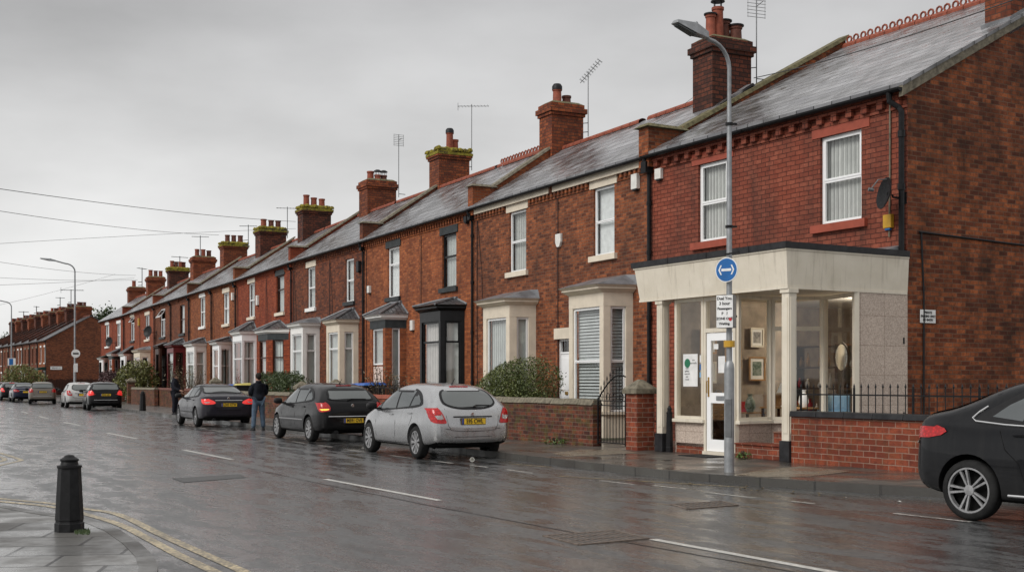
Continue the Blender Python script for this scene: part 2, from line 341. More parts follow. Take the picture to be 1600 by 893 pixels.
def asphalt():
    t = NT('wet_asphalt'); o = t.obj()
    mpn = t.new('ShaderNodeMapping'); mpn.inputs['Rotation'].default_value = (0,0,R(-119)); t.l(o, mpn.inputs[0])
    st = t.new('ShaderNodeMapping'); st.inputs['Scale'].default_value = (.30, 1.0, 1); t.l(mpn.outputs[0], st.inputs[0])
    stf = t.new('ShaderNodeMapping'); stf.inputs['Scale'].default_value = (.5, 1.0, 1); t.l(mpn.outputs[0], stf.inputs[0])
    streak = t.noise(st.outputs[0], 1.6, 7, .62, .6); streak2 = t.noise(stf.outputs[0], 5.0, 6, .65)
    stt = t.new('ShaderNodeMapping'); stt.inputs['Scale'].default_value = (.28, 1.0, 1); t.l(mpn.outputs[0], stt.inputs[0]); streak3 = t.noise(stt.outputs[0], 3.2, 10, .74, .4)
    fine = t.noise(o, 55, 3, .6); gr = t.noise(o, 17, 5, .7); big = t.noise(o, .22, 5, .6, .5)
    c = t.mix(t.rng(gr, .35, .7), (.018,.019,.020), (.125,.127,.128))
    c = t.mix(t.math('MULTIPLY', t.rng(streak3, .45, .60), .85), c, (.008,.0075,.0075))
    c = t.mix(t.math('MULTIPLY', t.rng(big, .50, .72), .2), c, (.05,.042,.038))
    c = t.mix(t.math('MULTIPLY', t.rng(fine, .60, .70), .6), c, (.20,.20,.20))
    wet = t.math('ADD', t.math('MULTIPLY', streak, .35), t.math('ADD', t.math('MULTIPLY', streak2, .25), t.math('MULTIPLY', streak3, .4)))
    ro = t.rng(wet, .42, .58, .42, .12)
    t.setp(Base_Color=c, Roughness=ro, Coat_Weight=t.rng(wet, .465, .535, .10, 1.), Coat_Roughness=t.rng(gr, .3, .7, .05, .20), Coat_IOR=1.36); t.b.inputs['Specular IOR Level'].default_value = .9
    cb = t.new('ShaderNodeBump'); cb.inputs['Strength'].default_value = .28; cb.inputs['Distance'].default_value = .010; t.l(t.math('ADD', gr, t.math('MULTIPLY', fine, .4)), cb.inputs['Height']); t.l(cb.outputs[0], t.b.inputs['Coat Normal'])
    h = t.math('ADD', t.math('MULTIPLY', gr, 1.0), t.math('ADD', t.math('MULTIPLY', fine, .8), t.math('MULTIPLY', streak2, 1.3)))
    amt = t.rng(wet, .42, .58, 1.0, .25); t.bump(t.math('MULTIPLY', h, amt), .42, .016)
    return t.m
MT['asphalt'] = asphalt()
g = MB(); g.quad((-420,-60,0),(160,-60,0),(160,600,0),(-420,600,0)); tag(g.build('road', MT['asphalt'], fix=False), kind='structure')

def flags(name, ang, bw=.75, rh=.55, c1=(.07,.066,.06), c2=(.135,.125,.11), mort=(.02,.018,.016), rough=(.2,.6), moss=.15, coat=.75):
    t = NT(name); o = t.obj(); mpn = t.new('ShaderNodeMapping'); mpn.inputs['Rotation'].default_value = (0,0,ang); t.l(o, mpn.inputs[0])
    bt = t.new('ShaderNodeTexBrick', i_Scale=1.0); t.l(mpn.outputs[0], bt.inputs['Vector'])
    bt.inputs['Mortar Size'].default_value = .018; bt.inputs['Brick Width'].default_value = bw; bt.inputs['Row Height'].default_value = rh
    bt.inputs['Mortar Smooth'].default_value = .3
    bt.inputs['Color1'].default_value = (*c1,1); bt.inputs['Color2'].default_value = (*c2,1); bt.inputs['Mortar'].default_value = (*mort,1)
    n1 = t.noise(o, 1.1, 6, .6); n2 = t.noise(o, 30, 4)
    c = t.mix(t.math('MULTIPLY', t.rng(n1, .45, .65), .55), bt.outputs['Color'], (.04,.033,.028))
    c = t.mix(t.math('MULTIPLY', t.rng(t.noise(o, 2.7, 6, .7), .6, .7), moss), c, (.05,.06,.02))
    c = t.mix(t.rng(n2, .3, .7, 0, .3), c, (.03,.03,.03))
    t.setp(Base_Color=c, Roughness=t.rng(n1, .38, .62, rough[0], rough[1])); t.b.inputs['Specular IOR Level'].default_value = .6; t.setp(Coat_Weight=t.math('MULTIPLY', t.rng(n1, .42, .58, coat, .0), t.math('SUBTRACT', 1., bt.outputs['Fac'])), Coat_Roughness=t.rng(n2, .3, .7, .06, .3), Coat_IOR=1.36)
    t.bump(t.math('ADD', t.math('MULTIPLY', bt.outputs['Fac'], -3), t.math('MULTIPLY', n2, .5)), .4, .01); return t.m
MT['flags'] = flags('wet_flagstones', R(-120), c1=(.045,.037,.030), c2=(.16,.14,.115))
MT['flags2'] = flags('corner_flagstones', R(-8), .9, .6, (.075,.075,.072), (.17,.165,.155), mort=(.008,.007,.006), coat=.35)
MT['kerb'] = flags('kerb_stone', R(-120), .9, 5, (.04,.037,.032), (.075,.07,.06), rough=(.25,.6), coat=.25)

def offset(line, d):
    """offset to the left-of-travel normal (towards the road for lines that run away down the street)"""
    out = []
    for i, p in enumerate(line):
        a = line[max(i-1,0)]; b = line[min(i+1,len(line)-1)]; u = (b-a).normalized(); out.append(p + Vector((-u.y, u.x))*d)
    return out
def strip(mb, A, B, z, mi=0):
    for i in range(len(A)-1): mb.quad((*A[i],z),(*A[i+1],z),(*B[i+1],z),(*B[i],z), mi)
PZ = .12
def pavement(K, back, name):
    inner = offset(K, -.14); g = MB(); P = [(p.x,p.y,PZ) for p in inner]+[(x,y,PZ) for x,y in back]
    g.add(P, [tuple(range(len(P)))])
    tag(g.build(name, MT['flags'], fix=False), kind='structure')
    k = MB()
    for i in range(len(K)-1):
        a, b, c, d = K[i], K[i+1], inner[i+1], inner[i]
        k.hexa([(*a,0),(*b,0),(*c,0),(*d,0)], [(*a,PZ+.004),(*b,PZ+.004),(*c,PZ+.004),(*d,PZ+.004)])
    tag(k.build('kerb', MT['kerb']), kind='structure')
def dense(K, step=4.0):
    out = [K[0]]
    for a, b in zip(K, K[1:]):
        n = max(1, int((b-a).length/step))
        for i in range(1, n+1): out.append(a.lerp(b, i/n))
    return out
pavement(KERB, [(30,60),(40,8)], 'pavement'); pavement(KERB2, [(-120,330),(-20,220)], 'pavement')
# near-left corner pavement
NC = [at(-260,776,PZ), at(-80,782,PZ), at(0,787,PZ), at(47,796,PZ), at(84,802,PZ), at(134,808,PZ), at(162,817,PZ), at(187,827,PZ), at(219,848,PZ), at(240,868,PZ), at(247,884,PZ), at(243,905,PZ)]
NC = [Vector((p.x, p.y)) for p in NC] + [Vector(p) for p in [(-2.15,7.4),(-1.5,6),(-.3,3.5),(1.6,.2),(4,-5)]]
inn = offset(list(reversed(NC)), .14); inn.reverse()
g = MB(); poly = [(p.x,p.y) for p in inn] + [(-6,-30),(-60,-30),(-60,14.5)]
g.add([(x,y,PZ) for x,y in poly], [tuple(range(len(poly)))]); tag(g.build('pavement', MT['flags2'], fix=False), kind='structure')
k = MB()
for i in range(len(NC)-1):
    a,b,c,d = NC[i],NC[i+1],inn[i+1],inn[i]
    k.hexa([(*a,0),(*b,0),(*c,0),(*d,0)], [(*a,PZ+.004),(*b,PZ+.004),(*c,PZ+.004),(*d,PZ+.004)])
tag(k.build('kerb', MT['kerb']), kind='structure')
# ---- painted markings
def paint(name, col, wear=.4, mid=.5):
    t = NT(name); o = t.obj(); n = t.noise(o, 22, 5, .7); n2 = t.noise(o, 2.2, 4)
    f = t.math('MULTIPLY', t.rng(t.math('ADD', n, t.math('MULTIPLY', n2, .3)), mid, mid+.16), wear)
    t.setp(Base_Color=t.mix(f, col, (.06,.055,.05)), Roughness=.4); t.bump(n, .3, .005); return t.m
MT['pw'] = paint('white_road_paint', (.68,.67,.63)); MT['pwf'] = paint('faded_white_paint', (.62,.60,.56), .8, .55); MT['py'] = paint('yellow_road_paint', (.60,.49,.30), .8, .53)
MT['pyf'] = paint('faded_yellow_paint', (.42,.30,.12), .85, .52)
def linestrip(mb, pts, w, z=.004, mi=0, jitter=0.):
    A = offset(pts, w/2); B = offset(pts, -w/2); strip(mb, A, B, z, mi)
g = MB()
def dash(a, b, w=.1):
    p, q = at(*a), at(*b); linestrip(g, [Vector((p.x,p.y)), Vector((q.x,q.y))], w)
for a, b in [((1420,915),(1020,842)),((687,781.5),(508,748)),((363,717.5),(287,702.5)),((214,685),(168,676)),((126,664.5),(100,659.3))]: dash(a, b)
p0 = at(75,653.5); dd = Vector((-.447,.894)); q = Vector((p0.x,p0.y))
for i in range(9):
    linestrip(g, [q+dd*(i*9.5), q+dd*(i*9.5+4)], .1)
tag(g.build('centre_line', MT['pw'], fix=False), kind='structure')
g = MB()
for a, b in [((1397,801.5),(1517,815)),((1236,782.5),(1272,786.5)),((1105,769),(1180,777.5)),((1020,758),(1072,763.5)),((938,750.5),(991,756.5)),((791,733),(832,739)),((735,726.5),(762,729.5)),((673,719),(708,723.5)),((610,711),(644,715.5)),((543,702),(570,705.5)),((498,695.5),(519,698)),((455,689),(476,692)),((400,681.5),(425,685)),((332,671.5),(345,673.5)),((310,667.5),(324,669.8)),((265,661),(280,663.3)),((222,654.5),(232,656))]: dash(a, b, .075)
tag(g.build('parking_bay_line', MT['pwf'], fix=False), kind='structure')
g = MB()
for a, b in [((872,743.5),(1165,761)),((800,724.5),(862,729.5))]: dash(a, b, .07)
tag(g.build('yellow_line', MT['pyf'], fix=False), kind='structure')
def pl(pts): return [Vector((at(x,y).x, at(x,y).y)) for x,y in pts]
def smooth(pts, n=4):
    out = []
    for i in range(len(pts)-1):
        p0 = pts[max(i-1,0)]; p1 = pts[i]; p2 = pts[i+1]; p3 = pts[min(i+2,len(pts)-1)]
        for k in range(n):
            t = k/n; out.append(.5*((2*p1)+(p2-p0)*t+(2*p0-5*p1+4*p2-p3)*t*t+(3*p1-p0-3*p2+p3)*t**3))
    return out+[pts[-1]]
g = MB()
linestrip(g, smooth(pl([(-80,770),(0,778.5),(80,786),(137,795),(187,804),(250,834),(312,862),(384,894),(470,935)])), .105)
linestrip(g, smooth(pl([(-80,775),(0,783),(80,791),(134,803),(187,819),(234,842.5),(281,867.5),(340,895),(400,925)])), .105)
linestrip(g, smooth(pl([(-60,697),(-10,705),(28,716),(32,719),(20,722),(-20,731),(-70,742)])), .10)
linestrip(g, smooth(pl([(-60,703),(-20,709),(8,717),(-20,725),(-60,736)])), .10)
tag(g.build('double_yellow_line', MT['py'], fix=False), kind='structure')
t = NT('buff_paving'); o = t.obj(); n = t.noise(o, 35, 4, .7); v_ = t.noise(o, 2.2, 5)
t.setp(Base_Color=t.mix(t.rng(n,.35,.65),(.10,.085,.065),(.24,.20,.15)), Roughness=t.rng(v_,.4,.6,.2,.6)); t.bump(n, .5, .01); MT['buff'] = t.m
g = MB(); pp_ = [at(x,y,PZ) for x,y in ((1150,741),(1185,735),(1250,728),(1330,736),(1265,744),(1190,745))]; g.add([(p.x,p.y,PZ+.004) for p in pp_], [tuple(range(6))]); tag(g.build('buff_pavement_patch', MT['buff'], fix=False), kind='structure')
g = MB(); pp_ = [at(x,y,PZ) for x,y in ((862,708),(905,702),(965,702),(1000,707),(930,711),(885,713))]; g.add([(p.x,p.y,PZ+.004) for p in pp_], [tuple(range(6))]); tag(g.build('buff_pavement_patch', MT['buff'], fix=False), kind='structure')
g = MB(); CLN = [Vector((at(x,y).x,at(x,y).y)) for x,y in [(1400,915),(1010,848),(680,787),(500,752),(355,721),(205,687),(115,666),(30,646)]]
def wob(pts, d, a): return [p + Vector((random.uniform(-a,a), random.uniform(-a,a))) for p in offset(dense(pts, 1.2), d)]
linestrip(g, wob(CLN, .12, .015), .03, .0022)
rr = random.Random(12)
for i in range(0):
    x_, y_ = rr.uniform(150,1500), rr.uniform(700,885); p = at(x_,y_); p = Vector((p.x,p.y)); pts = [p]; d = Vector((rr.uniform(-1,1), rr.uniform(-1,1))).normalized()
    for k in range(14): d = (d + Vector((rr.uniform(-.5,.5), rr.uniform(-.5,.5)))).normalized(); pts.append(pts[-1]+d*.14)
    linestrip(g, pts, .012, .0024)
tag(g.build('tar_seam', flat('tar_seam_black', (.008,.008,.008), .35, 0, .3, 9), fix=False), kind='structure')
# patches and ironwork in the carriageway
t = NT('patched_tarmac'); o = t.obj(); n = t.noise(o, 30, 4, .7)
t.setp(Base_Color=t.mix(t.rng(n,.35,.65),(.02,.02,.021),(.07,.07,.068)), Roughness=.5); t.bump(n, .6, .012); MT['patch'] = t.m
def patch(pts, name, mat, z=.005):
    g = MB(); P = [at(x,y) for x,y in pts]; g.add([(p.x,p.y,z) for p in P], [tuple(range(len(P)))])
    return tag(g.build(name, mat, fix=False), kind='structure')
patch([(268,747),(374,740.5),(386,745.5),(287,753.5)], 'tarmac_patch', MT['patch'])
MT['rust'] = flat('rusty_iron', (.13,.10,.08), .5, 0, .4, 12)
def grate(pts, nb, label, name):
    P = [at(x,y) for x,y in pts]; P = [Vector((p.x,p.y,0)) for p in P]
    g = MB()
    def bar(a, b, w, h):
        d = (b-a).normalized(); s_ = Vector((-d.y,d.x,0))*w/2
        g.hexa([a-s_,b-s_,b+s_,a+s_], [x+Vector((0,0,h)) for x in (a-s_,b-s_,b+s_,a+s_)])
    for i in range(4): bar(P[i], P[(i+1)%4], .04, .012)
    for i in range(1, nb):
        t = i/nb; bar(P[0].lerp(P[1],t), P[3].lerp(P[2],t), .022, .010)
    for t in (.33,.66): bar(P[0].lerp(P[3],t), P[1].lerp(P[2],t), .02, .0115)
    g.add([(p.x,p.y,.006) for p in P], [(0,1,2,3)], 1)
    return tag(g.build(name, [MT['rust'], MT['patch']]), label, 'drain cover')
grate([(850,837),(960,829),(1012,841),(905,851)], 12, 'long iron grating set in the road by the near end of the white centre line', 'drain_grating')
grate([(1050,788),(1128,783),(1152,789),(1075,795)], 9, 'worn iron cover set in the road near the white parking dashes', 'drain_grating')

# ------------------------------------------------------------------ building helpers
def wallholes(mb, s0, s1, z0, z1, holes, y=0., reveal=.11, mi=0, rmi=0):
    """upright sheet in the plane y with rectangular openings and their reveals (going to y-reveal)"""
    xs = sorted(set([s0,s1]+[h[0] for h in holes]+[h[1] for h in holes])); zs = sorted(set([z0,z1]+[h[2] for h in holes]+[h[3] for h in holes]))
    xs = [x for x in xs if s0 <= x <= s1]; zs = [z for z in zs if z0 <= z <= z1]
    for i in range(len(xs)-1):
        for j in range(len(zs)-1):
            cx, cz = (xs[i]+xs[i+1])/2, (zs[j]+zs[j+1])/2
            if any(h[0]<cx<h[1] and h[2]<cz<h[3] for h in holes): continue
            mb.quad((xs[i],y,zs[j]),(xs[i+1],y,zs[j]),(xs[i+1],y,zs[j+1]),(xs[i],y,zs[j+1]), mi)
    for a,b,c,d in holes:
        r = y-reveal
        mb.quad((a,y,c),(a,r,c),(a,r,d),(a,y,d),rmi); mb.quad((b,y,c),(b,y,d),(b,r,d),(b,r,c),rmi)
        mb.quad((a,y,c),(b,y,c),(b,r,c),(a,r,c),rmi); mb.quad((a,y,d),(a,r,d),(b,r,d),(b,y,d),rmi)
def window(parent, M, w, h, fm='upvc', trans=.5, fill='net', split=None, fw=.055, depth=.05, label=None, sash=False, openlight=False, bars=0):
    """window standing in M's xz plane, from (0,0) to (w,h), glass facing +y. children: pane, curtain"""
    f = MB(); f.box(0,fw,0,depth,0,h,0,M); f.box(w-fw,w,0,depth,0,h,0,M); f.box(fw,w-fw,0,depth,0,fw,0,M); f.box(fw,w-fw,0,depth,h-fw,h,0,M)
    if trans:
        zt = h*trans; f.box(fw,w-fw,0,depth,zt-fw*.6,zt+fw*.6,0,M)
        if not openlight:
            f2 = fw*.55; o = depth+.012            # opening upper light stands proud
            f.box(fw*.8,fw*.8+f2,.012,o,zt,h-fw*.6,0,M); f.box(w-fw*.8-f2,w-fw*.8,.012,o,zt,h-fw*.6,0,M)
            f.box(fw*.8+f2,w-fw*.8-f2,.012,o,zt,zt+f2,0,M); f.box(fw*.8+f2,w-fw*.8-f2,.012,o,h-fw*.6-f2,h-fw*.6,0,M)
    if split:
        for sx_ in split: f.box(w*sx_-fw*.5,w*sx_+fw*.5,.002,depth-.002,fw,h-fw,0,M)
    fo = f.build('window', MT[fm], parent)
    if label: fo['label'] = label
    p = MB(); p.quad((fw*.7,.02,fw*.7),(w-fw*.7,.02,fw*.7),(w-fw*.7,.02,(h*trans if openlight else h-fw*.7)),(fw*.7,.02,(h*trans if openlight else h-fw*.7)),0,M); p.build('pane', MT['glass'], fo, fix=False)
    c = MB()
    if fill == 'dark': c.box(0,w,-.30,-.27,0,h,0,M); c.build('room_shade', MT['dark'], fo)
    else: c.quad((0,-.09,0),(w,-.09,0),(w,-.09,h),(0,-.09,h),0,M); c.build('curtain', MT[fill], fo, fix=False)
    if openlight:
        zt = h*trans; hh = h-zt-fw; A = M @ T(0,depth,h-fw) @ RX(R(35))
        q = MB(); q.box(fw,w-fw,-.02,.02,-hh,-hh+.05,0,A); q.box(fw,w-fw,-.02,.02,-.05,0,0,A); q.box(fw,fw+.05,-.02,.02,-hh,0,0,A); q.box(w-fw-.05,w-fw,-.02,.02,-hh,0,0,A)
        qo = q.build('open_light', MT['upvc'], fo)
        q = MB(); q.quad((fw,0,-hh),(w-fw,0,-hh),(w-fw,0,0),(fw,0,0),0,A); q.build('pane', MT['glass'], fo, fix=False)
    return fo
def ridge_tiles(parent, s0, s1, t, z, crest=False, mat='terra'):
    g = MB(); n = max(1, int((s1-s0)/.45)); L = (s1-s0)/n
    for i in range(n):
        a = s0+i*L+.008; b = s0+(i+1)*L-.008
        pts = [(.17*math.sin(x), .13*math.cos(x)) for x in [R(-105+i_*30) for i_ in range(8)]]
        g.add([(a,-t+p,z+q) for p,q in pts]+[(b,-t+p,z+q) for p,q in pts], [(k,k+1,8+k+1,8+k) for k in range(7)])
        if crest:
            for c in (a+L*.25, a+L*.75-.01):
                P = [(c+.085*math.cos(R(x)), -t, z+.20+.085*math.sin(R(x))) for x in range(0,361,45)]
                g.tube(P, .028, 5, 0, None, False)
    return g.build('ridge_tiles', MT[mat], parent)
def chimney(parent, s, t, z0, z1, pots, w=1.05, d=1.5, mat='chim', moss=False, cap=True, lean=None, label=None):
    """stack centred at (s,-t), from z0 to z1; pots: list of (position across depth -1..1, height, radius, kind)"""
    M = T(s,-t,0); g = MB(); W, D = w/2, d/2
    zc = z1-.42
    g.box(-W,W,-D,D,z0,zc,0,M); g.box(-W-.05,W+.05,-D-.05,D+.05,zc,zc+.1,0,M); g.box(-W-.1,W+.1,-D-.1,D+.1,zc+.1,zc+.26,0,M); g.box(-W-.03,W+.03,-D-.03,D+.03,zc+.26,z1-.02,0,M)
    ch = g.build('chimney', MT[mat], parent)
    if label: ch['label'] = label
    f = MB(); f.prism([(-W-.02,-D-.02),(W+.02,-D-.02),(W+.02,D+.02),(-W-.02,D+.02)], z1-.02, z1+.07, 0, M, [(-W+.12,-D+.12),(W-.12,-D+.12),(W-.12,D-.12),(-W+.12,D-.12)])
    if moss:
        rr = random.Random(int(s*100)+5)
        for i in range(34):
            a = rr.uniform(-W-.06,W+.06); b = rr.uniform(-D-.06,D+.06)
            if rr.random() < .6:
                if rr.random() < .5: a = rr.choice((-W-.02,W+.02))
                else: b = rr.choice((-D-.02,D+.02))
            r = rr.uniform(.07,.15); f.lathe([(r,-.06),(r*.95,.02),(r*.6,.07),(.01,.09)], 7, 0, M@T(a,b,z1-.0+rr.uniform(-.05,.01)))
        f.box(-W-.115,W+.115,-D-.115,D+.115,zc+.17,zc+.27,0,M); f.box(-W-.04,W+.04,-D-.04,D+.04,zc+.262,z1-.015,0,M)
        f.build('mossy_flaunching', MT['moss'], ch)
    else: f.build('flaunching', MT['capm'], ch)
    for p, h, r, kd in pots:
        q = MB(); off = random.uniform(-.1,.1); Mp = M@T(off, p*(D-.18), z1+.02)
        q.lathe([(r*1.12,0),(r*1.12,.05),(r,.07),(r*.92,h-.08),(r*1.08,h-.07),(r*1.08,h),(r*.85,h),(r*.85,h-.1)], 14, 0, Mp)
        if kd == 'cowl':
            for k in range(4): q.tube([(r*.8*math.cos(k*1.57),r*.8*math.sin(k*1.57),h),(r*.8*math.cos(k*1.57),r*.8*math.sin(k*1.57),h+.16)], .012, 5, 1, Mp)
            q.lathe([(r*1.25,h+.15),(r*1.2,h+.18),(r*.6,h+.24),(.01,h+.25)], 14, 1, Mp)
        elif kd == 'cap': q.lathe([(r*1.15,h-.04),(r*1.15,h+.08),(r*.8,h+.16),(.01,h+.17)], 14, 1, Mp)
        elif kd == 'lid': q.lathe([(r*1.35,h+.0),(r*1.35,h+.035),(.01,h+.05)], 14, 1, Mp)
        q.build('chimney_pot', [MT['terra_d'] if kd == 'dark' or random.random() < .3 else MT['terra'], MT['plast_b']], ch, smooth=True, angle=40)
    return ch
def bay(parent, F, xL, xC, xR, yt, d=.72, style='stone', roof='lead', yap=None, fm='upvc', fill=('net','net'), wtop=.28, sill=.82, trans=.74, post=.17, over=.2, piers=None, label=None, door=None, ywin=None, cornice=True, roofmat=None):
    """canted bay measured on the photo: xL / xC front corners on the front plane, xR where it meets the wall"""
    sR, _ = F.pix(xR); sC, zt = F.pix(xC, yt, d); sL, _ = F.pix(xL, None, d)
    c = max(.3, sC-sR)
    pts = [(sR,0),(sC,d),(sL,d),(sL+c*.9,0)]
    sty = {'stone':'stone','white':'stone_w','upvc':'upvc','black':'black','brick':piers or 'brick_c','brown':'brown','maroon':'maroon','cream':'stone'}[style]
    hd = {'brick':'slatepaint'}.get(style, sty)
    g = MB(); zb = PZ
    faces = list(zip(pts, pts[1:])); fdat = []
    for (a, b) in faces:
        v = Vector((b[0]-a[0], b[1]-a[1])); L = v.length; ang = math.atan2(v.y, v.x); fdat.append((T(a[0],a[1],0)@RZ(ang), L))
    zh = zt-wtop
    for i, (M, L) in enumerate(fdat):
        # local frame: x along the face, +y outwards
        g.box(0,L,-.12,0,zb,sill,1,M)
        pw = post
        g.box(0,pw,-.12,.0,sill,zh,0,M); g.box(L-pw,L,-.12,.0,sill,zh,0,M)
        g.box(0,L,-.12,.004,zh,zt,0 if style!='brick' else 2,M)
    mats = [MT[sty if style!='brick' else (piers or 'brick_c')], MT[piers] if piers else MT[sty], MT[hd]]
    bo = g.build('bay', mats, parent)
    if label: bo['label'] = label
    s_ = MB()
    for i, (M, L) in enumerate(fdat): s_.box(-.02,L+.02,-.1,.06,sill-.07,sill,0,M)
    s_.build('bay_sill', MT['stone' if style in ('stone','cream') else ('stone_w' if style in('white','upvc') else 'slatepaint')], bo)
    for i, (M, L) in enumerate(fdat):
        if i == 2: continue
        if door is not None and i == 1:
            window(bo, M@T(post-.01,-.10,door), L-2*post+.02, zh-door, 'upvc', None, fill[1])
            dm = MB(); dm.box(post,L-post,-.1,-.05,zb,door-.06,0,M)
            for (a0,a1) in ((.12,.42),(.52,.9)): dm.box(post+.1,L-post-.1,-.05,-.035,zb+(door-.3)*a0,zb+(door-.3)*a1,0,M)
            dm.build('door', MT['pink'], bo); continue
        ft = fill[0] if i == 0 else fill[1]
        window(bo, M@T(post-.01,-.10,sill), L-2*post+.02, zh-sill, fm, trans, ft)
    # cornice / gutter
    ex = [(sR-over*.8,0),(sC-over*.35,d+over),(sL+over*.35,d+over),(sL+c*.9+over*.8,0)]
    ex0 = [(sR-.02,0),(sC,d+.02),(sL,d+.02),(sL+c*.9+.02,0)]
    if cornice:
        k = MB(); mid = [((a[0]*.35+b[0]*.65),(a[1]*.35+b[1]*.65)) for a,b in zip(ex0,ex)]
        k.prism(ex0, zt, zt+.09, 0, None, mid); k.prism(mid, zt+.092, zt+.13); k.prism(mid, zt+.132, zt+.19, 0, None, ex)
        k.build('cornice', MT['stone' if style in ('stone','cream') else ('stone_w' if style in ('white','upvc','brick') else sty)], bo)
    ze = zt+.194
    r = MB()
    if yap is None:
        top = [(ex[0][0]+.1,0,ze+.26),(ex[1][0]+.15,.12,ze+.27),(ex[2][0]-.15,.12,ze+.27),(ex[3][0]-.1,0,ze+.26)]
    else:
        sm = (sC+sL)/2; _, za = F.pix(*yap); hw = max(.08,(sL-sC)*.22)
        top = [(sm-hw-.05,0,za),(sm-hw,.05,za+.01),(sm+hw,.05,za+.01),(sm+hw+.05,0,za)]
    r.hexa([(x,y,ze) for x,y in ex], top)
    ro = r.build('bay_roof', MT[roofmat or ('lead' if yap is None else 'slate_s')], bo)
    if yap is not None:
        h = MB()
        for a, b in ((ex[0],top[0]),(ex[1],top[1]),(ex[2],top[2])): h.tube([(a[0],a[1],ze+.02),(b[0],b[1],b[2]+.02)], .045, 6)
        h.tube([(top[0][0]-.15,.03,top[0][2]+.0),(top[3][0]+.15,.03,top[3][2]+.0)], .07, 6)
        h.build('lead_flashing', MT['lead'], bo)
    return bo, (sR,sC,sL,d,zt)
def front_door(parent, s0, s1, z0, z1, colour='upvc', transom=.36, rec=.14, panel=True):
    M = T(s0,-rec,z0); w = s1-s0; h = z1-z0; zt = h-transom
    f = MB(); f.box(0,.06,0,.07,0,h,0,M); f.box(w-.06,w,0,.07,0,h,0,M); f.box(.06,w-.06,0,.07,h-.06,h,0,M); f.box(.06,w-.06,0,.07,zt-.05,zt,0,M)
    fo = f.build('door_frame', MT['upvc' if colour in('upvc','pink') else colour], parent)
    p = MB(); p.quad((.06,.03,zt),(w-.06,.03,zt),(w-.06,.03,h-.06),(.06,.03,h-.06),0,M); p.build('pane', MT['glass'], fo, fix=False)
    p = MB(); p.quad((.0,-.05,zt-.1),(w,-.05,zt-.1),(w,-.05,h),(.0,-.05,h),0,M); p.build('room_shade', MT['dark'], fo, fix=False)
    d = MB(); d.box(.06,w-.06,.01,.05,0,zt-.05,0,M)
    for a,b in ((.08,.42),(.5,.92)): d.box(.16,w-.16,.05,.062,(zt)*a,(zt)*b,0,M)
    do = d.build('door', MT[colour], parent)
    k = MB(); k.box(.3,w-.3,.062,.075,zt*.44,zt*.48,0,M); k.tube([(w-.13,.05,zt*.5),(w-.13,.1,zt*.5),(w-.22,.1,zt*.5)], .012, 6, 0, M); k.build('letter_box', MT['brass'], do)
    return do
EZ, RZT, RT = 7.13, 9.35, 3.2
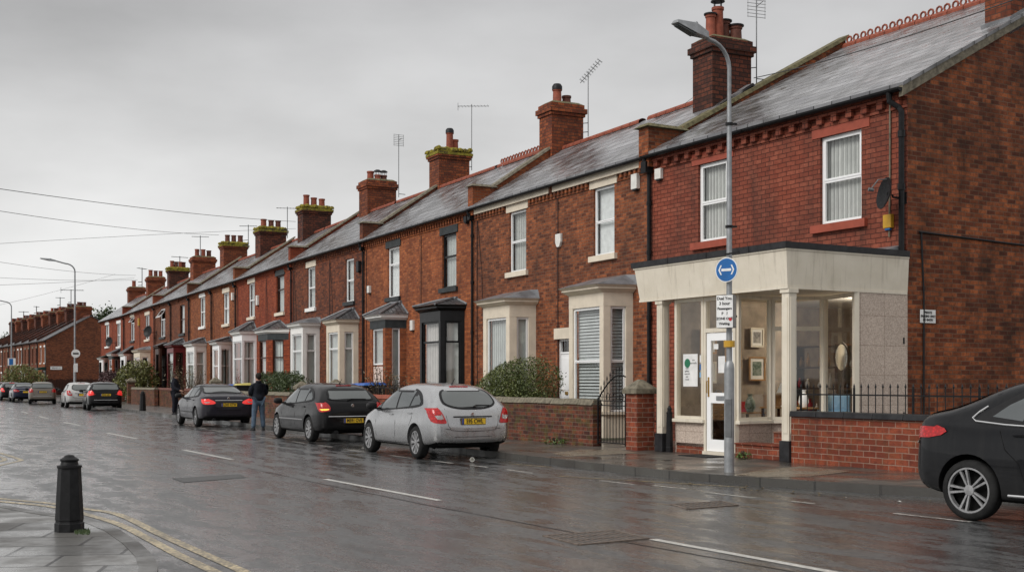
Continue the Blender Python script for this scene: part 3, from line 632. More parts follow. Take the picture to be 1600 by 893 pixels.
# ------------------------------------------------------------------ the terrace
UNITS = {k: Frame(NODES[i], NODES[i+1]) for i, k in enumerate('ABCDEFGHI')}
HG = 'brick terraced houses along the pavement'
def house(F, s0, s1, label, bk, win, lint='brick', sillm='stone', fm='upvc', fill='net', trans=.5, openlight=False, bayspec=None, door=None,
          parapet=False, endgable=False, slat='slate', ez=EZ, rz=RZT, rt=RT, dent=True, fasciab=None, pipe=True, pipe_at=0.0, ground_holes=(), ridge='terra', crest=False, reveal=.11):
    H = Frame(F.w(s0,0), F.w(s0+1,0)); L = s1-s0
    root = empty('terraced_house', H.M, label, 'house', HG)
    wm = MT[bk]; holes = []
    if win:
        x0, x1, yt, yb = win; xm = (x0+x1)/2
        a = H.pix(x1)[0]; b = H.pix(x0)[0]; sm, z1 = H.pix(xm, yt); _, z0 = H.pix(xm, yb)
        holes.append((a, b, z0, z1))
    holes += list(ground_holes)
    if door: holes.append((door[0], door[1], PZ+.12, door[2]))
    w = MB(); wallholes(w, 0, L, PZ-.1, ez, holes, 0, reveal)
    rear = -2*rt-.0
    w.quad((L,0,0),(L,rear,0),(L,rear,ez),(L,0,ez))
    w.quad((0,rear,0),(L,rear,0),(L,rear,ez),(0,rear,ez))
    if endgable: w.add([(L+.02,0,0),(L+.02,rear,0),(L+.02,rear,ez),(L+.02,-rt,rz),(L+.02,0,ez)], [(0,1,2,3,4)]); w.quad((L,0,0),(L+.02,0,0),(L+.02,0,ez),(L,0,ez))
    w.weld = True
    w.build('wall', wm, root, fix=False)
    r = MB(); ov = .2; k = (rz-ez)/rt; th = .07
    r.hexa([(0,ov,ez-ov*k+.05),(L,ov,ez-ov*k+.05),(L,-rt,rz+.05-th),(0,-rt,rz+.05-th)], [(0,ov,ez-ov*k+.05+th),(L,ov,ez-ov*k+.05+th),(L,-rt,rz+.05),(0,-rt,rz+.05)])
    r.hexa([(0,-rt,rz+.05-th),(L,-rt,rz+.05-th),(L,rear-ov,ez-ov*k),(0,rear-ov,ez-ov*k)], [(0,-rt,rz+.049),(L,-rt,rz+.049),(L,rear-ov,ez-ov*k+th),(0,rear-ov,ez-ov*k+th)])
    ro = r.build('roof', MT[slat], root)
    ridge_tiles(ro, .38 if parapet or rz < 9.3 else .1, L-.05, rt, rz+.0, crest, ridge)
    g = MB(); gy = ov+.03; gz = ez-ov*k+.03
    n = 7
    pr = [(.065*math.cos(R(180+i*30)), .065*math.sin(R(180+i*30))) for i in range(7)]
    g.add([(-.01,gy+p,gz+q) for p,q in pr]+[(L+.01,gy+p,gz+q) for p,q in pr], [(i,i+1,8+i,7+i) for i in range(6)]+[tuple(range(7)),tuple(range(13,6,-1))])
    g.build('gutter', MT['iron'], root)
    if fasciab:
        fb = MB(); fb.box(.2,L-.02,.085,.125,gz-.19,gz-.02); fb.build('fascia_board', MT[fasciab], root)
    if dent:
        d = MB(); st_, dw, dh, dp = dent if isinstance(dent, tuple) else (.215,.10,.13,.09)
        zt = gz-.1-(.08 if fasciab else 0); d.box(0,L,0,dp+.01,zt,zt+.12)
        x = .08
        while x < L-.05:
            if not any(h[0]-.22 < x+dw/2 < h[1]+.22 and h[3] > zt-dh-.25 for h in holes) or dent is True and False: d.box(x,x+dw,0,dp,zt-dh,zt+.0)
            x += st_
        d.box(0,L,0,.03,zt-dh-.06,zt-dh)
        d.build('dentil_course', wm, root)
    if win:
        if lint:
            lm = MB(); lh = .26 if lint != 'brick' else .22
            lm.box(a-.16,b+.16,-.02,.035 if lint != 'brick' else .012,z1,z1+lh); lm.build('lintel', MT[lint if lint != 'brick' else 'redbrick_l'] if lint != 'brick' else wm, root)
        sm_ = MB(); sm_.box(a-.14,b+.14,-.09,.09,z0-.15,z0+.0); sm_.build('window_sill', MT[sillm], root)
        window(root, T(a,-reveal,z0), b-a, z1-z0, fm, trans, fill, openlight=openlight)
    if door:
        front_door(root, door[0], door[1], PZ+.12, door[2], door[3])
        st_ = MB(); st_.box(door[0]-.05,door[1]+.05,-.1,.3,PZ,PZ+.13); st_.build('doorstep', MT['capst'], root)
        if len(door) > 4:
            lm = MB(); lm.box(door[0]-.18,door[1]+.12,-.01,.05,door[2],door[2]+.3); lm.build('door_lintel', MT[door[4]], root)
    if pipe:
        p = MB(); x = pipe_at+.06
        p.tube([(x,gy,gz-.06),(x,gy-.02,gz-.16),(x,.07,gz-.38),(x,.07,PZ)], .042, 8)
        for z in (1.5,3.1,4.7,6.2): p.lathe([(.055,-.05),(.055,.05)], 8, 0, T(x,.07,z))
        p.box(x-.09,x+.09,.02,.2,gz-.32,gz-.13)
        p.build('downpipe', MT['iron'], root)
    if parapet:
        q = MB(); c = MB(); px0, px1 = -.16, .16
        up = .22
        q.hexa([(px0,.12,ez-.25),(px1,.12,ez-.25),(px1,-rt,rz-.1),(px0,-rt,rz-.1)], [(px0,.12,ez-.12*k+up),(px1,.12,ez-.12*k+up),(px1,-rt,rz+up),(px0,-rt,rz+up)])
        q.box(px0-.02,px1+.02,-.62,.16,ez-.3,ez+.62)
        q.build('parapet', wm, root)
        c.hexa([(px0-.06,-.5,ez+.5*k+up+.005),(px1+.06,-.5,ez+.5*k+up+.005),(px1+.06,-rt-.05,rz+up+.005),(px0-.06,-rt-.05,rz+up+.005)],
               [(px0-.03,-.5,ez+.5*k+up+.09),(px1+.03,-.5,ez+.5*k+up+.09),(px1+.03,-rt-.05,rz+up+.09),(px0-.03,-rt-.05,rz+up+.09)])
        c.prism([(px0-.1,-.72),(px1+.1,-.72),(px1+.1,.24),(px0-.1,.24)], ez+.624, ez+.70, 0, None, [(px0-.02,-.6),(px1+.02,-.6),(px1+.02,.14),(px0-.02,.14)])
        c.build('coping', MT['capst'], root)
    if bayspec: bay(root, H, **bayspec)
    rr_ = random.Random(int(s0*31+F.P.y*7)); cx_ = L-.12+rr_.uniform(-.1,0); g = MB()
    g.tube([(cx_,.02,ez-.45),(cx_+.01,.02,4.6),(cx_-.01,.02,1.0)], .011, 5)
    g.tube([(cx_-.04,.02,ez-.5),(cx_-.35,.02,4.9),(cx_-.4,.02,3.6)], .009, 5) if rr_.random() < .6 else None
    g.build('cable', MT['plast_b'], root)
    return root, H
def schim(F, px, t=RT):
    """distance along F at which a ridge point t behind the front shows at photo column px"""
    return F.pix(px, None, -t)[0]
def half(F, px): return F.pix(px)[0]
A, B, C, D, E, Fu, G, Hh, I = [UNITS[k] for k in 'ABCDEFGHI']
# ---- house A: corner shop (two dwellings wide), larger roof
ART, ARZ = 6.48, 10.6
sA = 4.35
def house_a(F, s0, s1, label, win, fill, near):
    Hf = Frame(F.w(s0,0), F.w(s0+1,0)); L = s1-s0
    root = empty('corner_shop' if near else 'terraced_house', Hf.M, label, 'shop' if near else 'house', None if near else HG)
    x0, x1, yt, yb = win; a = Hf.pix(x1)[0]; b = Hf.pix(x0)[0]; z1 = Hf.pix((x0+x1)/2, yt)[1]; z0 = Hf.pix((x0+x1)/2, yb)[1]
    gh = [] if near else [(.75,1.65,PZ+.12,2.9)]
    w = MB()
    if near: wallholes(w, 0, L, 3.3, EZ, [(a,b,z0,z1)], 0, .12)
    else: wallholes(w, 0, L, PZ-.1, EZ, [(a,b,z0,z1)]+gh, 0, .12)
    w.build('wall', MT['brick_a'], root, fix=False)
    k = (ARZ-EZ)/ART; rear = -2*ART; ov = .2; th = .07
    if near:
        gm = MB(); gm.add([(0,0,-.02),(0,rear,-.02),(0,rear,EZ),(0,-ART,ARZ),(0,0,EZ)], [(0,1,2,3,4)])
        gm.quad((0,rear,0),(L,rear,0),(L,rear,EZ),(0,rear,EZ)); gm.build('gable_wall', MT['gable'], root, fix=False)
    else:
        gm = MB(); gm.add([(L,-2,6),(L,rear,0),(L,rear,EZ),(L,-ART,ARZ),(L,0,EZ-.2)], [(0,1,2,3,4)])
        gm.quad((0,rear,0),(L,rear,0),(L,rear,EZ),(0,rear,EZ)); gm.build('party_gable', MT['brick_a'], root, fix=False)
    r = MB(); x0_ = -.07 if near else 0
    r.hexa([(x0_,ov,EZ-ov*k+.05),(L,ov,EZ-ov*k+.05),(L,-ART,ARZ+.05-th),(x0_,-ART,ARZ+.05-th)], [(x0_,ov,EZ-ov*k+.05+th),(L,ov,EZ-ov*k+.05+th),(L,-ART,ARZ+.05),(x0_,-ART,ARZ+.05)])
    r.hexa([(x0_,-ART,ARZ+.05-th),(L,-ART,ARZ+.05-th),(L,rear-ov,EZ-ov*k),(x0_,rear-ov,EZ-ov*k)], [(x0_,-ART,ARZ+.049),(L,-ART,ARZ+.049),(L,rear-ov,EZ-ov*k+th),(x0_,rear-ov,EZ-ov*k+th)])
    ro = r.build('roof', MT['slate'], root)
    ridge_tiles(ro, 0 if near else 0, L-(0 if near else .2), ART, ARZ, True)
    if near:
        v = MB(); v.hexa([(-.06,.2,EZ-.25),(.03,.2,EZ-.25),(.03,-ART,ARZ-.13),(-.06,-ART,ARZ-.13)], [(-.06,.2,EZ-.04),(.03,.2,EZ-.04),(.03,-ART,ARZ+.02),(-.06,-ART,ARZ+.02)])
        v.build('verge_mortar', MT['capst'], ro)
    g = MB(); gy = ov+.04; gz = EZ-ov*k+.02
    pr = [(.075*math.cos(R(180+i*30)), .075*math.sin(R(180+i*30))) for i in range(7)]
    g.add([(-.05,gy+p,gz+q) for p,q in pr]+[(L,gy+p,gz+q) for p,q in pr], [(i,i+1,8+i,7+i) for i in range(6)]+[tuple(range(7)),tuple(range(13,6,-1))])
    g.build('gutter', MT['iron'], root)
    d = MB(); zt = gz-.14; d.box(.0,L,0,.12,zt,zt+.16); x = .12 if near else .06
    while x < L-.1: d.box(x,x+.15,0,.11,zt-.15,zt); x += .40
    d.box(0,L,0,.035,zt-.2,zt-.15); d.build('dentil_course', MT['brick_a'], root)
    lm = MB(); lm.box(a-.22,b+.22,-.02,.02,z1,z1+.27); lm.build('lintel', MT['redpaint'], root)
    sm_ = MB(); sm_.box(a-.16,b+.2,-.1,.09,z0-.16,z0); sm_.build('window_sill', MT['redpaint'], root)
    window(root, T(a,-.12,z0), b-a, z1-z0, 'upvc', .5, fill, fw=.075)
    return root, Hf, (a,b,z0,z1)
rA0, FA0, wA0 = house_a(A, 0, sA, 'red painted corner shop under a slate roof with a cream canopy and dark sooty gable', (1281.5,1346,208,347), 'net', True)
rA1, FA1, wA1 = house_a(A, sA, A.L, 'red painted house between the corner shop and the cream bay houses', (1091,1136,252.5,376), 'net', False)
front_door(rA1, .75, 1.65, PZ+.12, 2.9, 'black')
# A/B parapet on the far side of house A
q = MB(); c = MB(); L = A.L-sA; k = (ARZ-EZ)/ART; a0, a1 = L-.2, L+.16
q.hexa([(a0,.1,EZ-.3),(a1,.1,EZ-.3),(a1,-ART,ARZ-.2),(a0,-ART,ARZ-.2)], [(a0,.1,EZ+.2),(a1,.1,EZ+.2),(a1,-ART,ARZ+.27),(a0,-ART,ARZ+.27)])
q.box(a0-.02,a1+.02,-.95,.2,EZ-.35,EZ+.62); q.build('parapet', MT['gable'], rA1)
c.hexa([(a0-.05,-.9,EZ+.19+.9*k-.02),(a1+.05,-.9,EZ+.19+.9*k-.02),(a1+.05,-ART-.1,ARZ+.28),(a0-.05,-ART-.1,ARZ+.28)], [(a0-.02,-.9,EZ+.19+.9*k+.09),(a1,-.9,EZ+.19+.9*k+.09),(a1,-ART-.1,ARZ+.38),(a0-.02,-ART-.1,ARZ+.38)])
c.prism([(a0-.12,-1.05),(a1+.12,-1.05),(a1+.12,.3),(a0-.12,.3)], EZ+.624, EZ+.72, 0, None, [(a0,-.9),(a1,-.9),(a1,.18),(a0,.18)])
c.build('coping', MT['capm'], rA1)
p = MB(); x = L-.32   # cast downpipe on the party line
x = L-.08; p.tube([(x,.24,EZ-.1),(x,.2,EZ-.28),(x,.08,EZ-.5),(x,.08,PZ)], .05, 8); p.box(x-.1,x+.1,.04,.26,EZ-.5,EZ-.22)
for z in (1.5,3.1,4.7,5.9): p.lathe([(.065,-.05),(.065,.05)], 8, 0, T(x,.08,z))
p.build('downpipe', MT['iron'], rA1)
p = MB(); x = .12   # corner downpipe with swan neck
p.tube([(x+.12,.24,EZ-.12),(x+.12,.22,EZ-.3),(x,.10,EZ-.42),(x-.06,.10,EZ-.5),(x-.06,.10,PZ)], .055, 8)
for z in (.9,2.3,3.6,5.2,6.2): p.lathe([(.07,-.06),(.07,.06)], 8, 0, T(x-.06,.10,z))
p.build('downpipe', MT['iron'], rA0)
cc = MB(); cc.tube([(.4,.03,EZ-.3),(.4,.03,EZ-1.5),(.42,.03,4.3)], .018, 6); cc.build('cable', MT['capst'], rA0)
cc = MB(); cc.tube([(-.02,-.3,4.37),(-.02,-3,4.3),(-.02,-7,4.25)], .02, 6); cc.tube([(-.02,-.35,4.37),(-.02,-.42,3.2),(-.02,-.42,.4)], .018, 6); cc.build('gable_cable', MT['iron'], rA0)
chimney(rA0, .34, 3.62, 7.9, 12.2, [(-.7,.6,.16,''),(0,.6,.16,''),(.7,.6,.16,'')], w=.62, d=1.2, mat='chim2')
lf = MB(); lf.hexa([(.0,-2.95,8.5),(.70,-2.95,8.5),(.70,-4.28,9.2),(.0,-4.28,9.2)], [(.0,-2.95,8.86),(.70,-2.95,8.86),(.70,-4.28,9.58),(.0,-4.28,9.58)]); lf.build('lead_flashing', MT['lead'], rA0)
# ---- shop front and canopy
FR = 3.03                                     # canopy projection
def fl(s, o): return (s, o)
g = MB(); zc0, zc1 = 3.22, 3.84
fo = [(0.0,.0),(-.0,FR),(4.35,FR),(4.35,0)]
def ring(off): return [(-off*.35,0.0),(-off*.35,FR+off*.6),(4.35+off,FR+off*.6),(4.35+off,0.0)]
g.hexa([(x,y,zc0) for x,y in ring(.0)], [(x,y,zc1) for x,y in ring(.1)])
g.build('canopy_fascia', MT['cream'], rA0)
g = MB(); g.hexa([(x,y,zc1+.003) for x,y in ring(.13)], [(x,y,zc1+.035) for x,y in ring(.135)], 0)
for (x0_,x1_,y0_,y1_) in ((-.03,.0,.02,FR),(4.3,4.35,.02,FR)): pass
g.box(-.015,4.36,FR-.02,FR+.012,zc0-.05,zc0-.003); g.box(-.012,.02,.02,FR-.03,zc0-.05,zc0-.003)
g.build('fascia_trim', MT['cream'], rA0)
g = MB(); g.hexa([(x,y,zc1+.038) for x,y in ring(.17)], [(x,y,zc1+.15) for x,y in ring(.18)])
for xx in (.9,2.1,3.3): g.box(xx-.01,xx+.01,FR+.104,FR+.115,zc1+.04,zc1+.155)
g.build('canopy_roof', MT['darkcap'], rA0)
lw_ = MB(); lw_.hexa([(0.1,.0,zc1+.155),(4.2,.0,zc1+.155),(4.2,.5,zc1+.155),(.1,.5,zc1+.155)], [(.1,.0,zc1+.28),(4.2,.0,zc1+.28),(4.2,.45,zc1+.17),(.1,.45,zc1+.17)]); lw_.build('lead_flashing', MT['lead'], rA0)
def pillar(s, o, name='canopy_pillar'):
    q = MB(); q.box(s-.09,s+.09,o-.09,o+.09,PZ+.36,zc0-.06); q.box(s-.055,s+.055,o+.09,o+.1,PZ+.5,zc0-.2); q.box(s-.1,s-.09,o-.055,o+.055,PZ+.5,zc0-.2)
    q.box(s-.115,s+.115,o-.115,o+.115,zc0-.12,zc0-.052)
    po = q.build(name, MT['cream'], rA0)
    b = MB(); b.box(s-.125,s+.125,o-.125,o+.125,PZ,PZ+.37); b.build('pillar_base', MT['darkcap'], po, bevel=.01)
sp_l = A.pix(1036, None, FR-.12)[0]; sp_r = A.pix(1233, None, FR-.12)[0]
pillar(sp_l, FR-.12); pillar(sp_r, FR-.12)
W2A = A.M.inverted()
def loc(px, Y): v = W2A @ Vector(((px-800)*Y/FPX, Y, 0)); return (v.x, v.y)
fo_ = FR-.2
P0 = (A.pix(1057, None, fo_)[0], fo_); P1 = (A.pix(1102, None, fo_)[0], fo_); P2 = (A.pix(1151, None, fo_)[0], fo_)
P3 = loc(1205, 23.2); P4 = loc(1287, 23.1); P5 = (0.0, A.pix(1340, None, 0)[1] if False else 1.33); P6 = (0.0, 0.0)
ZS, ZH = .80, 3.17      # sill and head
def facem(a, b):
    v = Vector((b[0]-a[0], b[1]-a[1])); return T(a[0],a[1],0) @ RZ(math.atan2(v.y, v.x)), v.length
def shopglass(a, b, mull=(), trans=None, z0=ZS, z1=ZH, fw=.07, base='granite', name='shop_window'):
    M, L = facem(a, b); f = MB()
    # +y of this frame must face out: faces run from right (near) to left (far)
    f.box(0,fw,-.05,.05,z0,z1,0,M); f.box(L-fw,L,-.05,.05,z0,z1,0,M); f.box(fw,L-fw,-.05,.05,z0,z0+fw*.8,0,M); f.box(fw,L-fw,-.05,.05,z1-fw,z1,0,M)
    for m in mull: f.box(L*m-fw*.5,L*m+fw*.5,-.045,.045,z0+fw*.8,z1-fw,0,M)
    if trans: f.box(fw,L-fw,-.04,.04,trans-.04,trans+.04,0,M)
    o = f.build(name, MT['cream'], rA0)
    p = MB(); p.quad((fw,0,z0+fw),(L-fw,0,z0+fw),(L-fw,0,z1-fw),(fw,0,z1-fw),0,M); p.build('pane', MT['glass_d'], o, fix=False)
    return M, L, o
t = NT('granite_chip_panel'); o = t.obj(); vz, _ = boxvec(t)
bt = t.new('ShaderNodeTexBrick', i_Scale=1.0); bt.offset = 0.; t.l(vz, bt.inputs['Vector']); bt.inputs['Mortar Size'].default_value=.006
bt.inputs['Brick Width'].default_value=.62; bt.inputs['Row Height'].default_value=.55; bt.inputs['Color1'].default_value=(1,1,1,1); bt.inputs['Color2'].default_value=(.93,.93,.93,1); bt.inputs['Mortar'].default_value=(.62,.58,.55,1)
vo = t.new('ShaderNodeTexVoronoi', i_Scale=60.); t.l(o, vo.inputs['Vector']); vbw = t.new('ShaderNodeRGBToBW'); t.l(vo.outputs['Color'], vbw.inputs[0])
cc_ = t.mix(t.rng(vbw.outputs[0], .25, .75), (.42,.33,.27), (.62,.52,.44)); cc_ = t.mix(1., cc_, bt.outputs['Color'], 'MULTIPLY')
t.setp(Base_Color=cc_, Roughness=.55); t.bump(vbw.outputs[0], .35, .01); MT['granite'] = t.m
_ = shopglass(P1, P0); M01, L01, win_l = _
M23, L23, win_m = shopglass(P3, P2)
M34, L34, win_b = shopglass(P4, P3, mull=(.56,), trans=2.55)
M45, L45, win_r = shopglass(P5, P4)
def riser(a, b, z0, z1, mat, name, th=.1, ext=0.):
    M, L = facem(a, b); f = MB(); f.box(-ext,L+ext,-th,.0,z0,z1,0,M); return f.build(name, MT[mat], rA0)
def sill_(a, b): 
    M, L = facem(a, b); f = MB(); f.box(-.03,L+.03,-.08,.1,ZS-.07,ZS-.003,0,M); return f.build('shop_sill', MT['cream'], rA0, bevel=.01)
for a, b in ((P1,P0),(P3,P2),(P4,P3),(P5,P4)): riser(a, b, PZ+.14 if a is P1 else PZ-.02, ZS-.072, 'granite', 'stall_riser'); sill_(a, b)
riser(P1, P0, PZ-.02, PZ+.138, 'wallr', 'riser_plinth', .12)
# return wall on the far side and granite panel beside the corner
M, L = facem((P0[0], .0), P0)      # far return
f = MB(); f.box(0,.04,-L+.0,0,PZ,ZH+.1,0,T(P0[0],P0[1],0)); f.build('return_wall', MT['granite'], rA0)
f = MB(); f.box(-.02,-.004,-L-.2,-.06,PZ+.2,ZH+.05,0,T(P0[0],P0[1],0)); f.build('return_lining', flat('buff_wallpaper', (.33,.27,.21), .8, 0, .3, 3), rA0)
M, L = facem((0.0,1.36), (0.0,.0))
f = MB(); f.box(-.0,.12,.0,1.33,PZ,zc0+.05); f.build('granite_panel', MT['granite'], rA0)
# ceiling, floor, back wall of the shop
f = MB(); f.prism([(.05,.1),(4.3,.1),(4.3,FR-.05),(.05,FR-.05)], zc0-.02, zc0+.02); f.build('canopy_soffit', MT['cream'], rA0)
f = MB(); f.prism([(.12,-4.5),(4.3,-4.5),(4.3,.0),P0,P1,P2,P3,P4,(.12,1.3)], PZ+.14, PZ+.20); f.build('shop_floor', MT['brown'], rA0)
f = MB(); f.box(.1,4.4,-4.6,-4.5,0,3.3); f.box(4.36,4.42,-4.5,.0,0,3.3); f.box(0.03,.12,-4.5,.0,0,3.2); f.build('shop_inner_wall', flat('shop_wallpaper', (.16,.12,.09), .8, 0, .3, 4), rA0)
f = MB(); f.box(.1,4.4,-4.5,.0,3.22,3.28); f.build('shop_ceiling', MT['stone_w'], rA0)
# steps under the window beside the pillar
f = MB()
def stepmb(sa, sb, o0, o1, z0, z1): f.box(sa,sb,o0,o1,z0,z1)
stepmb(sp_r+.12, P2[0]-.02, 1.9, FR-.15, PZ, PZ+.24); stepmb(sp_r+.12, P2[0]-.62, 1.6, FR-.55, PZ+.24, PZ+.46)
f.box(sp_r+.12,P2[0]-.02,FR-.62,FR-.125,PZ+.242,PZ+.27); f.box(sp_r+.12,P2[0]-.62,1.6,FR-.53,PZ+.462,PZ+.49); f.build('steps', MT['wallr'], rA0, bevel=.008)
# shop door
s0_, s1_ = P2[0], P1[0]; Mx = T(s0_, fo_, PZ); w_ = s1_-s0_
f = MB(); f.box(0,.06,-.06,.04,0,ZH-PZ,0,Mx); f.box(w_-.06,w_,-.06,.04,0,ZH-PZ,0,Mx); f.box(.06,w_-.06,-.06,.04,2.36,2.44,0,Mx); f.box(.06,w_-.06,-.06,.04,ZH-PZ-.08,ZH-PZ,0,Mx); f.box(0,w_,-.1,.08,0,.07,0,Mx)
df = f.build('door_frame', MT['cream'], rA0); p = MB(); p.quad((.06,-.01,2.44),(w_-.06,-.01,2.44),(w_-.06,-.01,3.0),(.06,-.01,3.0),0,Mx); p.build('pane', MT['glass_d'], df, fix=False)
f = MB(); f.box(.07,.19,-.03,.02,.075,2.35,0,Mx); f.box(w_-.19,w_-.07,-.03,.02,.075,2.35,0,Mx); f.box(.19,w_-.19,-.03,.02,.075,.3,0,Mx); f.box(.19,w_-.19,-.03,.02,1.0,1.2,0,Mx); f.box(.19,w_-.19,-.03,.02,2.2,2.35,0,Mx)
do = f.build('door', MT['upvc'], rA0)
p = MB(); p.quad((.19,-.005,.3),(w_-.19,-.005,.3),(w_-.19,-.005,1.0),(.19,-.005,1.0),0,Mx); p.quad((.19,-.005,1.2),(w_-.19,-.005,1.2),(w_-.19,-.005,2.2),(.19,-.005,2.2),0,Mx); p.build('pane', MT['glass_d'], do, fix=False)
p = MB(); p.box(w_-.15,w_-.105,.02,.03,1.12,1.5,0,Mx); p.tube([(w_-.125,.03,1.2),(w_-.125,.07,1.2),(w_-.125,.07,1.42),(w_-.125,.03,1.42)], .012, 6, 0, Mx); p.build('handle', MT['brass'], do)
p = MB(); p.box(w_/2-.14,w_/2+.1,.02,.03,1.05,1.14,0,Mx); p.box(w_/2-.12,w_/2+.08,.03,.034,1.07,1.12,0,Mx); p.build('letter_box', MT['galv'], do)
# ---- houses B..I
def hs(F, px): return F.pix(px)[0]
sB = hs(B, 868)
b0door = (hs(B,892), hs(B,871), 2.72, 'upvc', 'stone')
r, HB0 = house(B, 0, sB, 'brown brick house with cream bay, slatted blinds and white front door behind the iron gate', 'brick_b', (927.5,960,291,398), 'stone', 'stone', fill='plain', door=b0door, fasciab='stone', pipe=False, rz=9.2,
   bayspec=dict(xL=889,xC=943,xR=989,yt=456,d=.8,style='stone',fill=('blind','blind'),post=.19,sill=.78,wtop=.34,over=.28,trans=.48,label='cream stone bay with white blinds'))
r, HB1 = house(B, sB, B.L, 'brown brick house with the cream bay and net curtains standing behind the big clipped bush', 'brick_b', (796,822,329,424), 'stone', 'stone', fill='net', fasciab='stone', pipe=False, rz=9.2,
   bayspec=dict(xL=755,xC=796,xR=837.5,yt=476,d=.8,style='stone',fill=('netd','netd'),post=.22,sill=.78,wtop=.34,over=.28,trans=.30))
sC = hs(C, 655)
r, HC0 = house(C, 0, sC, 'orange brick house with the black timber bay under a hipped slate roof', 'brick_c', (691,713,365,449), 'slatepaint', 'slatepaint', fm='black', fill='netd', trans=.58, openlight=False, parapet=True, ridge='terra', crest=True,
   bayspec=dict(xL=656,xC=688,xR=726,yt=485,d=.75,style='black',fm='black',fill=('net','pink_c'),post=.15,sill=.7,wtop=.33,over=.24,yap=(707,467),trans=.76))
r, HC1 = house(C, sC, C.L, 'orange brick house with a pale pink door set in its slate roofed porch bay', 'brick_c', (606,624,386,464), 'slatepaint', 'slatepaint', fill='plain', trans=.66, pipe=False,
   bayspec=dict(xL=578,xC=602,xR=635,yt=499,d=.75,style='brick',piers='brick_c',fill=('netd','net'),post=.24,sill=.55,wtop=.3,over=.26,yap=(614,474),door=2.15,trans=None,cornice=True))
sD = hs(D, 514)
r, HD0 = house(D, 0, sD, 'dark brown brick house with the cream bay under a black ridged slate roof', 'brick_d', (540,553,404,471), None, 'slatepaint', fill='netd', parapet=True,
   bayspec=dict(xL=510,xC=530.5,xR=560,yt=506,d=.75,style='cream',fill=('netd','netd'),post=.2,sill=.5,wtop=.3,yap=(541,484),over=.22,trans=.78))
r, HD1 = house(D, sD, D.L, 'dark brown brick house with the white flat roofed bay left of the cream one', 'brick_d', (480.5,492.5,417,481), 'stone', 'stone_w', fill='netd', pipe=False,
   bayspec=dict(xL=454,xC=473,xR=499.5,yt=511,d=.75,style='white',fill=('netd','netd'),post=.17,sill=.5,wtop=.26,over=.22,trans=.76))
sE = hs(E, 415)
r, HE0 = house(E, 0, sE, 'deep red brick house with a brick bay, dark brown window frames and cream sill', 'brick_e', (432,444,430,488), 'slatepaint', 'stone', fm='brown', fill='netd', trans=.62, parapet=True,
   bayspec=dict(xL=403,xC=418,xR=451,yt=521,d=.75,style='brick',piers='brick_e',fm='brown',fill=('netd','pink_c'),post=.3,sill=.75,wtop=.3,yap=(435,502),over=.22,trans=.7))
r, HE1 = house(E, sE, E.L, 'deep red brick house with the white bay under a small slate gable', 'brick_e', (388.5,398,442,495), 'stone', 'stone', fill='netd', pipe=False,
   bayspec=dict(xL=363.5,xC=378,xR=401,yt=523,d=.75,style='upvc',fill=('netd','dark'),post=.09,sill=.6,wtop=.3,yap=(390,504),over=.2,trans=.7))
sF = hs(Fu, 332)
r, HF0 = house(Fu, 0, sF, 'tan brick house with a low white glazed porch beside the gabled white bay', 'brick_f', (349,358,457,506), 'stone', 'stone', fill='plain', parapet=True,
   bayspec=dict(xL=332,xC=342.5,xR=362,yt=539,d=.75,style='upvc',fill=('netd','dark'),post=.09,sill=.6,wtop=.2,yap=(349,528),over=.25,trans=.66))
r, HF1 = house(Fu, sF, Fu.L, 'tan brick house with the white framed bay behind bare garden shrubs', 'brick_f', (312.5,320.5,464,510), 'stone_w', 'stone_w', fill='netd', pipe=True,
   bayspec=dict(xL=291,xC=303.5,xR=322.5,yt=541,d=.75,style='white',fill=('netd','netd'),post=.12,sill=.6,wtop=.28,yap=(312,529),over=.22,trans=.72))
sG = hs(G, 268)
r, HG0 = house(G, 0, sG, 'dull brown brick house with the maroon framed bay and dark upper window', 'brick_g', (281,288.5,476,521), None, 'slatepaint', fm='brown', fill='netd', parapet=True,
   bayspec=dict(xL=261,xC=271,xR=289.5,yt=543,d=.75,style='maroon',piers='brick_e',fm='brown',fill=('dark','netd'),post=.14,sill=.8,wtop=.3,yap=(285,529),over=.2,trans=.72))
r, HG1 = house(G, sG, G.L, 'dull brown brick house with its upper light tilted open above a dark porch', 'brick_g', (250.5,258,482,526), None, 'slatepaint', fm='upvc', fill='dark', trans=.62, openlight=True, pipe=True,
   bayspec=dict(xL=242.5,xC=250,xR=261,yt=544,d=.6,style='brown',piers='brick_g',fm='brown',fill=('dark','dark'),post=.2,sill=.5,wtop=.4,over=.2,trans=.7))
sH = hs(Hh, 218)
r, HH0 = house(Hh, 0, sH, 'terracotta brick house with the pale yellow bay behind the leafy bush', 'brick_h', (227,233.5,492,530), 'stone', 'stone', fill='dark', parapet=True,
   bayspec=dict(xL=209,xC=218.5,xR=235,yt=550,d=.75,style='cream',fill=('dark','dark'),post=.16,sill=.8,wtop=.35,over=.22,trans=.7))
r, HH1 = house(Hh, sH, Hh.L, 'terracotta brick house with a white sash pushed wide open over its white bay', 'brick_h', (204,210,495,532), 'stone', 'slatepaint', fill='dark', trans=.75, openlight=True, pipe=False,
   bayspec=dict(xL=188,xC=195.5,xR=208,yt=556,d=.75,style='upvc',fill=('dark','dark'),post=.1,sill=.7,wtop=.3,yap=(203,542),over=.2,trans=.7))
sI = hs(I, 176)
r, HI0 = house(I, 0, sI, 'red brick house with white banded porch next to last before the side street', 'brick_e', (182.8,188.5,505,541), 'stone_w', 'stone_w', fill='netd', parapet=True,
   bayspec=dict(xL=169.5,xC=176.5,xR=188,yt=556,d=.7,style='brick',piers='brick_h',fill=('netd','dark'),post=.2,sill=.8,wtop=.25,yap=(183,546),over=.2,trans=.7))
